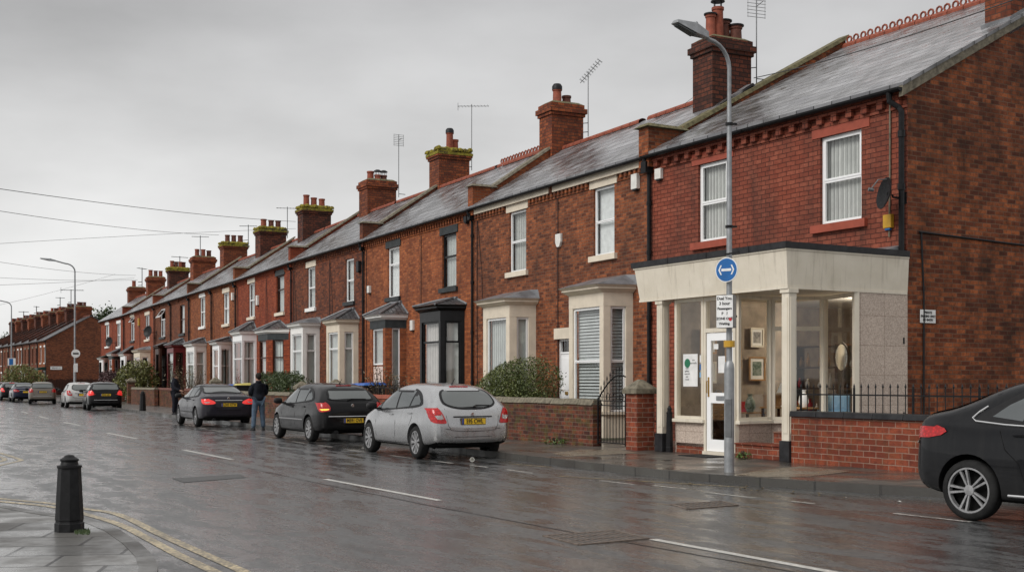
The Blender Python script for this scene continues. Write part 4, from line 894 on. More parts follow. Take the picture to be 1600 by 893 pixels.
r, HI1 = house(I, sI, I.L, 'last red brick house before the side street with a dark green fascia', 'brick_e', (165,170.5,507,541), 'stone_w', 'stone_w', fill='netd', endgable=True, pipe=False,
   bayspec=dict(xL=155,xC=160.5,xR=169.5,yt=562,d=.6,style='upvc',fill=('dark','dark'),post=.1,sill=.7,wtop=.2,over=.25,trans=.7,roofmat='green'))
# B/C party parapet stands on house C's near end; chimneys sit on the ridge line
roots = {o.get('label'): o for o in COL.objects if o.get('category') == 'house'}
def rootof(Hf):
    for o in COL.objects:
        if o.type == 'EMPTY' and (Vector((o.matrix_world.translation.x, o.matrix_world.translation.y)) - Vector((Hf.P.x, Hf.P.y))).length < .01: return o
bpy.context.view_layer.update()
def addchim(Hf, px, ytop, pots, mat, moss, t=RT, w=1.05, d=1.5, z0=None):
    s = schim(Hf, px, t); Y = Hf.w(s, -t).y; z1 = CH + (HZ-ytop)*Y/FPX
    k_ = 1. if t != RT else .87
    chimney(rootof(Hf), s, t, z0 or 8.0, z1, pots, w*k_, d*k_, mat, moss); return s, z1
pt = lambda *k: list(k)
addchim(HB0, 1128, 66, pt((.9,.62,.13,'lid'),(.35,.85,.15,'cowl'),(-.3,.55,.16,'lid'),(-.9,.42,.16,'lid')), 'chim', False, t=2.75, w=.85, d=1.25, z0=7.6)
addchim(HB1, 877, 165, pt((.45,.5,.15,'cap'),(-.5,.32,.15,'')), 'chim2', False, t=3.25, w=.85, d=1.2)
addchim(HC0, 702, 236, pt((.05,.72,.15,'cap'),(-.45,.45,.16,'')), 'chim2', True, t=3.7, w=1.0, d=1.35)
addchim(HD0, 590, 284, pt((.6,.45,.16,''),(.0,.3,.15,'cowl'),(-.6,.3,.15,'cowl')), 'chim2', False, t=3.6, w=1.1, d=1.42)
addchim(HE0, 491, 324, pt((.7,.62,.16,''),(.0,.5,.16,''),(-.7,.45,.16,'')), 'chim', True, w=1.2, d=1.75)
addchim(HF0, 423, 357, pt((.75,.5,.17,''),(.0,.45,.16,'dark'),(-.7,.45,.16,'dark')), 'chim', True, w=1.3, d=1.8)
addchim(HF1, 365, 380, pt((.7,.5,.16,''),(.0,.5,.16,''),(-.7,.5,.17,'')), 'chim2', True, w=1.2, d=1.8)
addchim(HG1, 317, 402, pt((.7,.55,.16,''),(.0,.55,.16,''),(-.7,.5,.17,'')), 'chim2', False, w=1.2, d=1.85)
addchim(HH0, 278, 419, pt((.8,.55,.16,''),(.25,.5,.16,'dark'),(-.3,.5,.16,''),(-.8,.5,.16,'dark')), 'chim', True, w=1.1, d=1.75)
addchim(HH1, 243, 433, pt((.75,.6,.18,''),(.0,.55,.17,'dark'),(-.75,.55,.17,'')), 'chim2', False, w=1.1, d=1.7)
addchim(HI1, 213, 449, pt((.4,.6,.18,''),), 'chim2', False, w=1.1, d=1.7)

# ---- the far terrace beyond the side street
fP = Vector((-50.3, 130.0)); fang = R(31.6); fu = Vector((-math.sin(fang), math.cos(fang)))
FT = Frame(fP, fP+fu*45); FE, FRZ, FRT = 6.05, 8.75, 4.7
ords = ['first','second','third','fourth','fifth','sixth','seventh','eighth','ninth','tenth']
for i in range(10):
    L = 4.8; Hf = Frame(FT.w(i*L,0), FT.w(i*L+1,0))
    lab = f'{ords[i]} small brown brick house of the distant terrace counting away from its bare gable'
    if i == 0: lab = 'nearest house of the distant terrace with a large bare brick gable end'
    root = empty('terraced_house', Hf.M, lab, 'house', 'houses of the distant terrace')
    wins = [(.7,1.35,3.6,5.3),(2.9,3.55,3.6,5.3)]; gw = [(.55,1.55,1.0,2.6)]; dr = (3.3,4.15,.15,2.6)
    w = MB(); wallholes(w, 0, L, 0, FE, wins+gw+[dr], 0, .12)
    rear = -2*FRT; w.quad((0,rear,0),(L,rear,0),(L,rear,FE),(0,rear,FE)); w.quad((L,0,0),(L,rear,0),(L,rear,FE),(L,0,FE)); w.weld = True
    w.build('wall', MT['brick_f' if i == 0 else ('brick_d' if i%3==1 else 'brick_g')], root, fix=False)
    if i == 0:
        gw_ = MB(); gw_.add([(0,0,0),(0,rear,0),(0,rear,FE),(0,-FRT,FRZ),(0,0,FE)], [(0,1,2,3,4)]); gw_.build('gable_wall', MT['gable2'] if 'gable2' in MT else MT['brick_g'], root, fix=False)
        pl_ = MB(); pl_.box(-.04,-.005,-1.6,-.4,2.85,3.2); pl_ = pl_.build('street_name_plate', MT['signw'], root)
        textmesh('BRINK ST', .2, MT['ink'], Matrix(((0,0,-1,-.045),(-1,0,0,-1.0),(0,1,0,3.02),(0,0,0,1))), pl_, sx=1.1)
    r = MB(); k = (FRZ-FE)/FRT
    x0_ = -.08 if i == 0 else 0
    r.hexa([(x0_,.2,FE-.1),(L,.2,FE-.1),(L,-FRT,FRZ),(x0_,-FRT,FRZ)], [(x0_,.2,FE),(L,.2,FE),(L,-FRT,FRZ+.08),(x0_,-FRT,FRZ+.08)])
    r.hexa([(x0_,-FRT,FRZ),(L,-FRT,FRZ),(L,rear-.2,FE-.1),(x0_,rear-.2,FE-.1)], [(x0_,-FRT,FRZ+.079),(L,-FRT,FRZ+.079),(L,rear-.2,FE),(x0_,rear-.2,FE)])
    ro = r.build('roof', MT['slate_s'], root); ridge_tiles(ro, 0, L, FRT, FRZ+.04, False, 'terra_d')
    g = MB(); g.box(0,L,.2,.3,FE-.12,FE-.03); g.tube([(.05,.2,FE-.1),(.05,.07,FE-.35),(.05,.07,0)], .05, 6); g.build('gutter_and_pipe', MT['iron'], root)
    if i > 0:
        q = MB(); q.hexa([(-.15,.15,FE-.1),(.15,.15,FE-.1),(.15,-FRT,FRZ-.1),(-.15,-FRT,FRZ-.1)], [(-.15,.15,FE+.3),(.15,.15,FE+.3),(.15,-FRT,FRZ+.3),(-.15,-FRT,FRZ+.3)]); q.build('parapet', MT['chim'], root)
    fmk = 'upvc' if i in (0,3,6) else 'brown'
    for (a,b,c,d) in wins+gw:
        window(root, T(a,-.12,c), b-a, d-c, fmk, .5, 'netd' if i else 'net', fw=.07)
        sm_ = MB(); sm_.box(a-.1,b+.1,-.05,.08,c-.12,c); sm_.build('window_sill', MT['stone_w' if i in (0,3,6) else 'capst'], root); sm_ = MB(); sm_.box(a-.1,b+.1,-.02,.03,d,d+.2); sm_.build('lintel', MT['stone_w' if i in (0,3,6) else 'capst'], root)
    front_door(root, *dr, ['green','brown','upvc','black'][i%4], rec=.12)
    chimney(root, L-.1 if i else L-.6, FRT, FRZ-.6, FRZ+1.25+(.1 if i%2 else 0), [(.75,.5,.17,''),(.25,.5,.17,'dark'),(-.25,.5,.17,''),(-.75,.5,.17,'dark')][:4 if i%2 else 3], 1.1, 1.7, 'chim' if i%2 else 'chim2', False)
    if i == 0:
        q = MB(); q.hexa([(0.1,.0,2.9),(2.6,0,2.9),(2.6,.9,2.75),(.1,.9,2.75)], [(.1,0,3.15),(2.6,0,3.15),(2.6,.9,3.0),(.1,.9,3.0)]); q.build('shop_awning', MT['green'], root)
# ------------------------------------------------------------------ cars
def paintmat(name, col, metal=.0, rough=.3, dirt=.25, dirtcol=(.16,.14,.12)):
    t = NT(name); o = t.obj(); sp = t.new('ShaderNodeSeparateXYZ'); t.l(o, sp.inputs[0])
    n = t.noise(o, 5, 6, .7); low = t.rng(t.math('ADD', sp.outputs['Z'], t.math('MULTIPLY', n, .5)), .35, 1.0, 1., 0.)
    stm = t.new('ShaderNodeMapping'); stm.inputs['Scale'].default_value = (9,9,.8); t.l(o, stm.inputs[0]); drip = t.noise(stm.outputs[0], 2, 4)
    d = t.math('MULTIPLY', t.math('ADD', low, t.math('MULTIPLY', t.rng(drip, .5, .7), .35)), dirt)
    t.setp(Base_Color=t.mix(d, col, dirtcol), Metallic=metal, Roughness=t.rng(n, .3, .7, rough-.05, rough+.15), Coat_Weight=.7, Coat_Roughness=.03, Coat_IOR=1.4 if max(col)>.1 else 1.33); t.b.inputs['Specular IOR Level'].default_value = .25 if max(col)>.1 else .08
    t.bump(t.noise(o, 60, 3), .05, .002); return t.m
MT['p_silver'] = paintmat('silver_car_paint', (.45,.455,.465), .8, .24, .35)
MT['p_black'] = paintmat('black_car_paint', (.006,.006,.007), .0, .3, .12, (.05,.045,.04))
MT['p_dark'] = paintmat('dark_violet_grey_car_paint', (.016,.015,.022), .0, .3, .2, (.08,.07,.07))
MT['p_blue'] = paintmat('navy_car_paint', (.010,.014,.035), .0, .3, .2, (.06,.06,.06))
MT['p_beige'] = paintmat('beige_car_paint', (.17,.145,.12), .5, .35, .3)
MT['p_white'] = paintmat('pale_silver_car_paint', (.52,.52,.51), .4, .35, .3)
MT['p_night'] = paintmat('charcoal_saloon_paint', (.010,.0105,.012), .0, .32, .2, (.07,.066,.06))
def cg(name, col=(.012,.014,.015), rough=.04, spec=.6):
    t = NT(name); n = t.noise(t.obj(), 40, 3); t.setp(Base_Color=col, Roughness=t.rng(n, .45, .7, rough, rough+.12)); t.b.inputs['Specular IOR Level'].default_value = spec
    t.bump(n, .05, .003); return t.m
MT['cglass'] = cg('car_glass', (.075,.085,.088), .05, 1.0); MT['cgrey'] = cg('rear_car_glass', (.09,.10,.10), .06, 1.0)
MT['rubber'] = flat('tyre_rubber', (.018,.018,.018), .75, 0, .3, 12, bump=.2)
MT['trim'] = flat('black_car_trim', (.015,.015,.016), .45, 0, .2, 9)
MT['under'] = flat('underbody_black', (.006,.006,.006), .9, 0, .2, 9)
MT['alloy'] = flat('alloy_wheel', (.36,.36,.365), .38, .6, .2, 20)
MT['chrome'] = flat('chrome_strip', (.7,.7,.7), .15, 1., .05, 9)
def lampmat(name, col, em=0.):
    t = NT(name); n = t.new('ShaderNodeTexVoronoi', i_Scale=28.); t.l(t.obj(), n.inputs['Vector'])
    t.setp(Base_Color=t.mix(t.rng(n.outputs['Distance'], 0, .6), col, mul(col,.5)), Roughness=.2, Coat_Weight=.4)
    if em: t.setp(Emission_Color=col, Emission_Strength=em)
    return t.m
MT['l_red'] = lampmat('red_lamp_lens', (.68,.010,.012)); MT['l_on'] = lampmat('lit_red_lamp', (.8,.03,.025), .45); MT['l_amber'] = lampmat('lit_amber_lamp', (1.,.38,.05), 1.6)
MT['l_clear'] = lampmat('clear_lamp_lens', (.62,.58,.58)); MT['p_yel'] = flat('yellow_number_plate', (.78,.50,.03), .4); MT['pblue'] = flat('plate_blue_band', (.02,.05,.25), .4)
def interp(tab, x):
    for (a, va), (b, vb) in zip(tab, tab[1:]):
        if a <= x <= b:
            t = (x-a)/(b-a) if b > a else 0; return va+(vb-va)*t
    return tab[0][1] if x < tab[0][0] else tab[-1][1]
def car_body(sp):
    xs = sp['xs']; rings = []
    for x in xs:
        Tz = interp(sp['top'], x); zb = interp(sp['bot'], x); zs = min(interp(sp['belt'], x), Tz-.03); yw = interp(sp['yw'], x); ys = yw*interp(sp['ysf'], x); yr = interp(sp['yr'], x)
        gh = max(0, Tz-zs); f = min(1, gh/.38)
        yr = yr*f + ys*.90*(1-f)
        h = [(0,zb),(yw*.62,zb),(yw*.93,zb+.03),(yw*.985,zb+.12),(yw,zb+(zs-zb)*.45),(yw*.992,zb+(zs-zb)*.72),(ys,zs-.015),(ys-.02,zs+.015),
             (ys+(yr-ys)*.42,zs+gh*.42),(yr+.03,Tz-min(.12,gh*.28)),(yr*.90,Tz-min(.035,gh*.1)),(yr*.5,Tz-.004),(0,Tz)]
        rings.append([(x,y,z) for y,z in h] + [(x,-y,z) for y,z in reversed(h[1:-1])])
    n = len(rings[0]); v = [p for r in rings for p in r]; f = []
    for i in range(len(rings)-1):
        for k in range(n): f.append((i*n+k, i*n+(k+1)%n, (i+1)*n+(k+1)%n, (i+1)*n+k))
    m = len(rings)
    # caps as a grid between the two halves
    for base, flip in ((0, True), ((m-1)*n, False)):
        half_ = n//2
        for k in range(half_):
            a, b, c, d = base+k, base+k+1, base+(n-k-1)%n, base+(n-k)%n
            q = [i for j, i in enumerate((a,b,c,d)) if i not in (a,b,c,d)[:j]]
            if len(q) >= 3: f.append(tuple(q if not flip else reversed(q)))
    me = bpy.data.meshes.new('car_body'); me.from_pydata(v, [], f); me.update()
    b = bmesh.new(); b.from_mesh(me); bmesh.ops.recalc_face_normals(b, faces=b.faces); b.to_mesh(me); b.free()
    o = bpy.data.objects.new('car_body', me); COL.objects.link(o)
    md = o.modifiers.new('s', 'SUBSURF'); md.levels = 2; md.render_levels = 2
    cut = MB(); wr = sp['wr']
    for ax in sp['axles']:
        for sgn in (-1,1):
            cut.lathe([(wr+.055,-.45),(wr+.055,0.45)], 32, 0, T(ax, sgn*(interp(sp['yw'],0)+.17), wr+.01) @ RX(R(90)))
    co = cut.build('cutter', MT['under'])
    md = o.modifiers.new('b', 'BOOLEAN'); md.operation = 'DIFFERENCE'; md.object = co; md.solver = 'EXACT'
    me.materials.append(MT['p_silver']); me.materials.append(MT['under'])
    dg = bpy.context.evaluated_depsgraph_get(); dg.update()
    m2 = bpy.data.meshes.new_from_object(o.evaluated_get(dg)); bpy.data.objects.remove(o); bpy.data.objects.remove(co)
    if len(m2.materials) < 2: m2.materials.append(MT['under'])
    # inside of the arches and the underside go dark by shape
    for p in m2.polygons:
        c = p.center; dark = p.normal.z < -.75 and c.z < .4
        for ax in sp['axles']:
            if math.hypot(c.x-ax, c.z-wr-.01) < wr+.052 and abs(c.y) < interp(sp['yw'],0)-.005 : dark = True
        p.material_index = 1 if dark else 0; p.use_smooth = True
    m2.set_sharp_from_angle(angle=R(38))
    return m2
class Proj:
    def __init__(s, me):
        b = bmesh.new(); b.from_mesh(me); s.t = BVHTree.FromBMesh(b); s.keep = b
    def hit(s, mode, a, b_):
        if mode == 'L': o, d = Vector((a, 3, b_)), Vector((0,-1,0))
        elif mode == 'R': o, d = Vector((a, -3, b_)), Vector((0,1,0))
        elif mode == 'B': o, d = Vector((-5, a, b_)), Vector((1,0,0))
        else: o, d = Vector((5, a, b_)), Vector((-1,0,0))
        h = s.t.ray_cast(o, d)
        return (h[0], h[1] if h[1].dot(d) < 0 else -h[1]) if h[0] is not None else (None, None)
def patchmesh(P, mode, poly, off=.006, step=.07, name='patch', mat=None, parent=None, sm=0, hollow=None, thick=0.):
    """a panel cut to a 2D outline and laid on the bodywork"""
    if sm:
        n = len(poly); pp = [Vector(p) for p in poly]; out = []
        for i in range(n):
            p0,p1,p2,p3 = pp[i-1],pp[i],pp[(i+1)%n],pp[(i+2)%n]
            for k in range(sm):
                t = k/sm; out.append(.5*((2*p1)+(p2-p0)*t+(2*p0-5*p1+4*p2-p3)*t*t+(3*p1-p0-3*p2+p3)*t**3))
        poly = [(p.x,p.y) for p in out]
    b = bmesh.new(); vs = [b.verts.new((p[0],p[1],0)) for p in poly]; b.faces.new(vs)
    x0 = min(p[0] for p in poly); x1 = max(p[0] for p in poly); y0 = min(p[1] for p in poly); y1 = max(p[1] for p in poly)
    x = x0+step
    while x < x1-.005: bmesh.ops.bisect_plane(b, geom=b.verts[:]+b.edges[:]+b.faces[:], plane_co=(x,0,0), plane_no=(1,0,0)); x += step
    y = y0+step
    while y < y1-.005: bmesh.ops.bisect_plane(b, geom=b.verts[:]+b.edges[:]+b.faces[:], plane_co=(0,y,0), plane_no=(0,1,0)); y += step
    last = None
    for v in b.verts:
        h, nn = P.hit(mode, v.co.x, v.co.y)
        if h is None or (mode in 'LR' and abs(h.y) < .48): v.tag = True; continue
        v.co = h + nn*off
    kill = [v for v in b.verts if v.tag]; bmesh.ops.delete(b, geom=kill, context='VERTS')
    if not b.faces: b.free(); return None
    me = bpy.data.meshes.new(name); b.to_mesh(me); b.free()
    for p in me.polygons: p.use_smooth = True
    me.materials.append(mat); o = bpy.data.objects.new(name, me); COL.objects.link(o); o.parent = parent; return o
def inset(poly, k):
    cx = sum(p[0] for p in poly)/len(poly); cy = sum(p[1] for p in poly)/len(poly); out = []
    for x, y in poly:
        d = math.hypot(x-cx, y-cy); f = (d-k)/d; out.append((cx+(x-cx)*f, cy+(y-cy)*f))
    return out
def wheel(parent, x, y, wr, rr, spokes, right=False, style='multi', w=.20):
    M = T(x, y, wr) @ (RZ(R(180)) if right else I4()) @ RX(R(-90)) # local z -> outward (+y)
    t = MB(); t.lathe([(rr-.01,-w/2),(wr-.03,-w/2),(wr-.005,-w/2+.03),(wr,-w/4),(wr,w/4),(wr-.005,w/2-.03),(wr-.03,w/2),(rr+.012,w/2+.004),(rr,w/2-.01),(rr-.01,w/2-.04)], 40, 0, M, False)
    wo_ = t.build('wheel', MT['rubber'], parent, smooth=True, angle=50)
    r = MB(); zf = w/2-.012
    r.lathe([(rr+.002,zf-.05),(rr+.002,zf+.004),(rr-.018,zf+.004),(rr-.022,zf-.05)], 40, 0, M, False)
    r.lathe([(.06,zf-.03),(.058,zf-.006),(.03,zf),(.001,zf)], 16, 0, M, False)
    r.lathe([(rr-.02,zf-.11),(.001,zf-.11)], 24, 1, M, False)
    for k in range(spokes):
        a = 2*math.pi*k/spokes
        if style == 'twin':
            for s_ in (-1,1):
                A_ = M @ Matrix.Rotation(a, 4, 'Z'); o1, o2 = .012*s_, .034*s_
                r.hexa([(.04,o1-.011,zf-.04),(rr-.01,o2*1.15-.016,zf-.035),(rr-.01,o2*1.15+.016,zf-.035),(.04,o1+.011,zf-.04)], [(.04,o1-.009,zf-.014),(rr-.01,o2*1.15-.013,zf-.002),(rr-.01,o2*1.15+.013,zf-.002),(.04,o1+.009,zf-.014)], 0, A_)
        else:
            A_ = M @ Matrix.Rotation(a, 4, 'Z')
            r.hexa([(.03,-.012,zf-.04),(rr-.01,-.040,zf-.035),(rr-.01,.040,zf-.035),(.03,.012,zf-.04)], [(.03,-.010,zf-.012),(rr-.012,-.034,zf-.002),(rr-.012,.034,zf-.002),(.03,.010,zf-.012)], 0, A_)
    r.build('rim', [MT['alloy'], MT['under']], wo_, smooth=True, angle=35)
    return wo_
def build_car(name, sp, paint, label, detail=2, plate='595 CWL', lamp='l_red', group=None, cat='car'):
    root = empty(name, None, label, cat, group)
    me = car_body(sp); me.materials[0] = MT[paint]; me.materials[1] = MT['under']
    body = bpy.data.objects.new('body', me); COL.objects.link(body); body.parent = root
    P = Proj(me); wr = sp['wr']; yw = interp(sp['yw'], 0)
    for ax in sp['axles']:
        wheel(root, ax, yw-.115, wr, sp['rr'], sp['spokes'], False, sp.get('ws','multi')); wheel(root, ax, -(yw-.115), wr, sp['rr'], sp['spokes'], True, sp.get('ws','multi'))
    for side in ('L','R'):
        fr = patchmesh(P, side, sp['dlo'], .008, .04, 'window_frame', MT['trim'], root, 3)
        for pn in sp['panes']: patchmesh(P, side, inset(pn, .0), .013, .04, 'side_window', MT['cglass'], root, 0)
        for hx, hz in sp['handles']:
            h, n_ = P.hit(side, hx, hz)
            if h:
                g = MB(); g.box(hx-.09,hx+.09,-.012,.03,hz-.012,hz+.018,0,T(0,h.y,0) if side=='L' else T(0,h.y-.018,0)); g.build('door_handle', MT[paint if sp.get('bodyhandles') else 'trim'], root, bevel=.006)
        for ln in sp['seams']:      # shut lines
            g = MB(); pts = []
            for a,b in ln:
                h, n_ = P.hit(side, a, b)
                if h: pts.append(h+n_*.001)
            if len(pts) > 1: g.tube(pts, .0045, 4); g.build('door_seam', MT['under'], root)
        if sp.get('chrome'):
            g = MB(); pts = []
            for a,b in sp['chrome']:
                h, n_ = P.hit(side, a, b)
                if h: pts.append(h+n_*.008)
            if len(pts) > 1: g.tube(pts, .012, 6); g.build('chrome_strip', MT['chrome'], root)
        if sp.get('rub'):
            a, b, z = sp['rub']; g = MB(); pts = []
            x = a
            while x < b:
                h, n_ = P.hit(side, x, z)
                if h and abs(h.y) > yw*.8: pts.append(h+n_*.004)
                x += .1
            if len(pts) > 1: g.tube(pts, .016, 6); g.build('rubbing_strip', MT[sp.get('rubmat','trim')], root)
        mx, mz = sp['mirror']; sg = 1 if side == 'L' else -1; h, n_ = P.hit(side, mx, mz)
        g = MB(); Y = (h.y if h else sg*.75)
        g.box(mx-.02,mx+.06,min(Y,Y+sg*.14),max(Y,Y+sg*.14),mz-.03,mz+.01); g.build('mirror_arm', MT['trim'], root)
        g = MB(); g.lathe([(.0,-.12),(.06,-.11),(.085,-.06),(.092,0),(.085,.06),(.06,.10),(.0,.11)], 12, 0, T(mx+.03, Y+sg*.21, mz+.045) @ Matrix.Diagonal((.75,1,.9,1)) @ RX(R(90))); g.build('wing_mirror', MT['trim'] if sp.get('darkmirror') else MT[paint], root, smooth=True)
    bk = sp['rear_glass']; patchmesh(P, 'B', bk, .012, .03, 'rear_window_surround', MT['trim'], root, 3)
    patchmesh(P, 'B', inset(bk, .045), .017, .03, 'rear_window', MT['cgrey'], root, 3)
    patchmesh(P, 'F', sp['wind'], .012, .04, 'windscreen', MT['cglass'], root, 3)
    for sg in (-1,1):
        L_ = patchmesh(P, 'B', [(sg*a,b) for a,b in sp['lamp']], .014, .025, 'tail_lamp', MT[lamp], root, 3)
        # wrap the lamp on to the flank
        if sp.get('lampside'): patchmesh(P, 'L' if sg > 0 else 'R', sp['lampside'], .010, .03, 'tail_lamp', MT[lamp], root, 3)
        if sp.get('lampin') and L_: patchmesh(P, 'B', [(sg*a,b) for a,b in sp['lampin'][0]], .017, .04, 'lamp_segment', MT[sp['lampin'][1]], L_, 2)
    if sp.get('brake3'):
        z, w_ = sp['brake3']; h, n_ = P.hit('B', 0, z)
        if h: g = MB(); g.box(h.x-.02,h.x+.05,-w_,w_,z-.012,z+.015); g.build('high_brake_lamp', MT[lamp if lamp!='l_red' else 'l_red'], root, bevel=.005)
    # rear bumper parts, number plate
    z0, z1 = sp['plate']; h, n_ = P.hit('B', 0, (z0+z1)/2); X = min(P.hit('B', y, z)[0].x for y in (-.25,0,.25) for z in (z0,z1) if P.hit('B', y, z)[0])-.012
    g = MB(); g.box(X-.004,X+.035,-.27,.27,z0-.012,z1+.012); pl_ = g.build('number_plate_holder', MT['trim'], root)
    g = MB(); g.box(X-.012,X-.005,-.26,.26,z0,z1); po = g.build('number_plate', MT['p_yel'], root)
    g = MB(); g.box(X-.0145,X-.0125,.215,.26,z0,z1); g.build('blue_band', MT['pblue'], po)
    if detail > 0: textmesh(plate, .115, MT['ink'], T(X-.0135,-.02,(z0+z1)/2) @ Matrix(((0,0,-1,0),(-1,0,0,0),(0,1,0,0),(0,0,0,1))), po, sx=.80, bold=.003)
    if sp.get('garnish'):
        a, z, th = sp['garnish']; g = MB(); pts = []
        for i in range(13):
            y = -a+2*a*i/12; hh, nn = P.hit('B', y, z)
            if hh: pts.append(hh+nn*.006)
        g.tube(pts, th, 6); g.build('boot_strip', MT['chrome' if sp.get('garnish_chrome') else 'trim'], root)
    for ln in sp.get('rearseams', []):
        pts = []; g = MB()
        for a,b in ln:
            hh, nn = P.hit('B', a, b)
            if hh: pts.append(hh+nn*.001)
        if len(pts) > 1: g.tube(pts, .005, 4); g.build('boot_seam', MT['under'], root)
    if sp.get('valance'): patchmesh(P, 'B', sp['valance'], .006, .06, 'lower_bumper', MT['trim'], root, 2)
    if sp.get('badge'):
        z = sp['badge']; hh, nn = P.hit('B', 0, z)
        if hh:
            g = MB(); g.lathe([(.042,0),(.042,.012),(.034,.014),(.034,.004),(.001,.004)], 18, 0, T(hh.x-.004,0,z) @ RY(R(-90))); g.box(-.03,.03,-.008,.008,.004,.014,0,T(hh.x-.004,0,z) @ RY(R(-90)) @ RZ(R(35))); g.build('round_badge', MT['chrome'], root)
    if sp.get('wiper'):
        z, y0, y1 = sp['wiper']; pts = []
        for i in range(6):
            y = y0+(y1-y0)*i/5; hh, nn = P.hit('B', y, z+(.03 if i else 0))
            if hh: pts.append(hh+nn*.022)
        g = MB(); g.tube(pts, [.02,.016,.013,.012,.011,.01], 6); g.build('rear_wiper', MT['trim'], root)
    if sp.get('aerial'):
        ax_ = sp['aerial']; g = MB(); zt = interp(sp['top'], ax_); g.tube([(ax_,0,zt-.02),(ax_,0,zt+.03)], .018, 6); g.tube([(ax_,0,zt+.02),(ax_-.14,0,zt+.12)], .006, 5); g.build('roof_aerial', MT['trim'], root)
    if sp.get('exhaust'): g = MB(); g.tube([(sp['x0']-.01,sp['exhaust'],.27),(sp['x0']+.3,sp['exhaust'],.27)], .045, 10, 0, None, True); g.build('exhaust_pipe', MT['trim'], root)
    g = MB(); g.box(sp['axles'][0]-.05,sp['axles'][0]+.05,-.7,.7,wr-.05,wr+.06); g.box(sp['x0']+.35,-sp['x0']-.4,-.62,.62,.22,.34); g.build('underbody', MT['under'], root)
    return root
XS = [-1,-.985,-.955,-.90,-.84,-.76,-.66,-.56,-.44,-.30,-.15,0,.14,.28,.42,.54,.66,.76,.85,.92,.965,.99,1]
def scale_spec(h, sp): sp['xs'] = [x*h for x in XS]; sp['x0'] = -h; return sp
hatch = scale_spec(2.17, dict(
  top=[(-2.17,.62),(-2.14,.84),(-2.08,1.00),(-2.0,1.07),(-1.86,1.20),(-1.66,1.37),(-1.45,1.445),(-1.0,1.495),(-.35,1.515),(.15,1.48),(.55,1.36),(1.15,1.04),(1.35,.98),(1.75,.88),(2.0,.76),(2.12,.64),(2.17,.56)],
  bot=[(-2.17,.40),(-2.12,.31),(-1.9,.25),(-1.3,.20),(1.3,.20),(1.9,.22),(2.12,.28),(2.17,.36)],
  belt=[(-2.17,.60),(-2.1,.92),(-1.9,1.02),(-1.3,1.0),(0,.93),(1.1,.87),(1.6,.80),(2.0,.68),(2.17,.54)],
  yw=[(-2.17,.70),(-2.12,.80),(-2.0,.86),(-1.7,.895),(-1.2,.905),(1.2,.895),(1.7,.84),(2.0,.72),(2.12,.58),(2.17,.45)], ysf=[(-2.17,.99),(-1.6,.955),(0,.965),(2.17,.96)],
  yr=[(-2.17,.62),(-1.8,.64),(-1.4,.635),(0,.64),(1.0,.62),(2.17,.5)],
  axles=[-1.28,1.32], wr=.325, rr=.228, spokes=9,
  dlo=[(.98,.925),(.72,1.13),(.40,1.31),(.05,1.395),(-.45,1.415),(-.95,1.375),(-1.26,1.28),(-1.46,1.15),(-1.50,1.07),(-1.2,1.015),(-.5,.98),(.3,.945)],
  panes=[[(.70,.96),(.66,1.12),(.38,1.27),(.06,1.355),(-.14,1.372),(-.20,.985)],[(-.28,.99),(-.22,1.375),(-.62,1.375),(-.96,1.335),(-.90,1.03)],[(-.97,1.035),(-1.02,1.31),(-1.22,1.235),(-1.40,1.13),(-1.40,1.075)],[(.90,.94),(.76,.955),(.74,1.07)]],
  handles=[(-.02,.86),(-1.02,.90)], bodyhandles=True, seams=[[(-.24,.97),(-.25,.7),(-.24,.45),(-.22,.30)],[(.83,.90),(.86,.7),(.84,.42),(.72,.29)],[(-1.08,1.0),(-1.12,.80),(-1.0,.66),(-.92,.45),(-.9,.3)],[(.72,.29),(-.2,.285),(-.88,.30)]],
  mirror=(.72,.98), darkmirror=True,
  rear_glass=[(-.54,1.07),(-.585,1.17),(-.51,1.33),(-.28,1.39),(0,1.405),(.28,1.39),(.51,1.33),(.585,1.17),(.54,1.07),(.32,1.0),(0,.985),(-.32,1.0)],
  wind=[(-.64,.99),(-.58,1.25),(-.50,1.40),(0,1.44),(.50,1.40),(.58,1.25),(.64,.99),(0,1.03)],
  lamp=[(.85,1.0),(.78,1.05),(.69,.98),(.61,.82),(.585,.725),(.70,.715),(.84,.76)], lampside=[(-2.12,.78),(-2.09,.93),(-2.03,.99),(-1.92,1.02),(-1.88,.97),(-1.96,.86),(-2.04,.77)], lampin=([(.80,.93),(.70,.93),(.64,.81),(.76,.80)],'l_clear'),
  brake3=(1.43,.2), plate=(.70,.81), badge=.895, garnish=(.42,.845,.014), wiper=(1.02,-.05,-.42), aerial=-1.15, rub=None,
  rearseams=[[(.84,.66),(.6,.615),(.5,.60)],[(-.84,.66),(-.6,.615),(-.5,.60)],[(.80,.47),(.4,.455),(0,.45),(-.4,.455),(-.80,.47)],[(.58,1.0),(.57,.85),(.54,.68),(.48,.585),(.3,.565),(0,.56),(-.3,.565),(-.48,.585),(-.54,.68),(-.57,.85),(-.58,1.0)]],
  valance=[(-.72,.30),(-.60,.40),(-.3,.425),(.3,.425),(.60,.40),(.72,.30),(.4,.26),(-.4,.26)]))
import copy
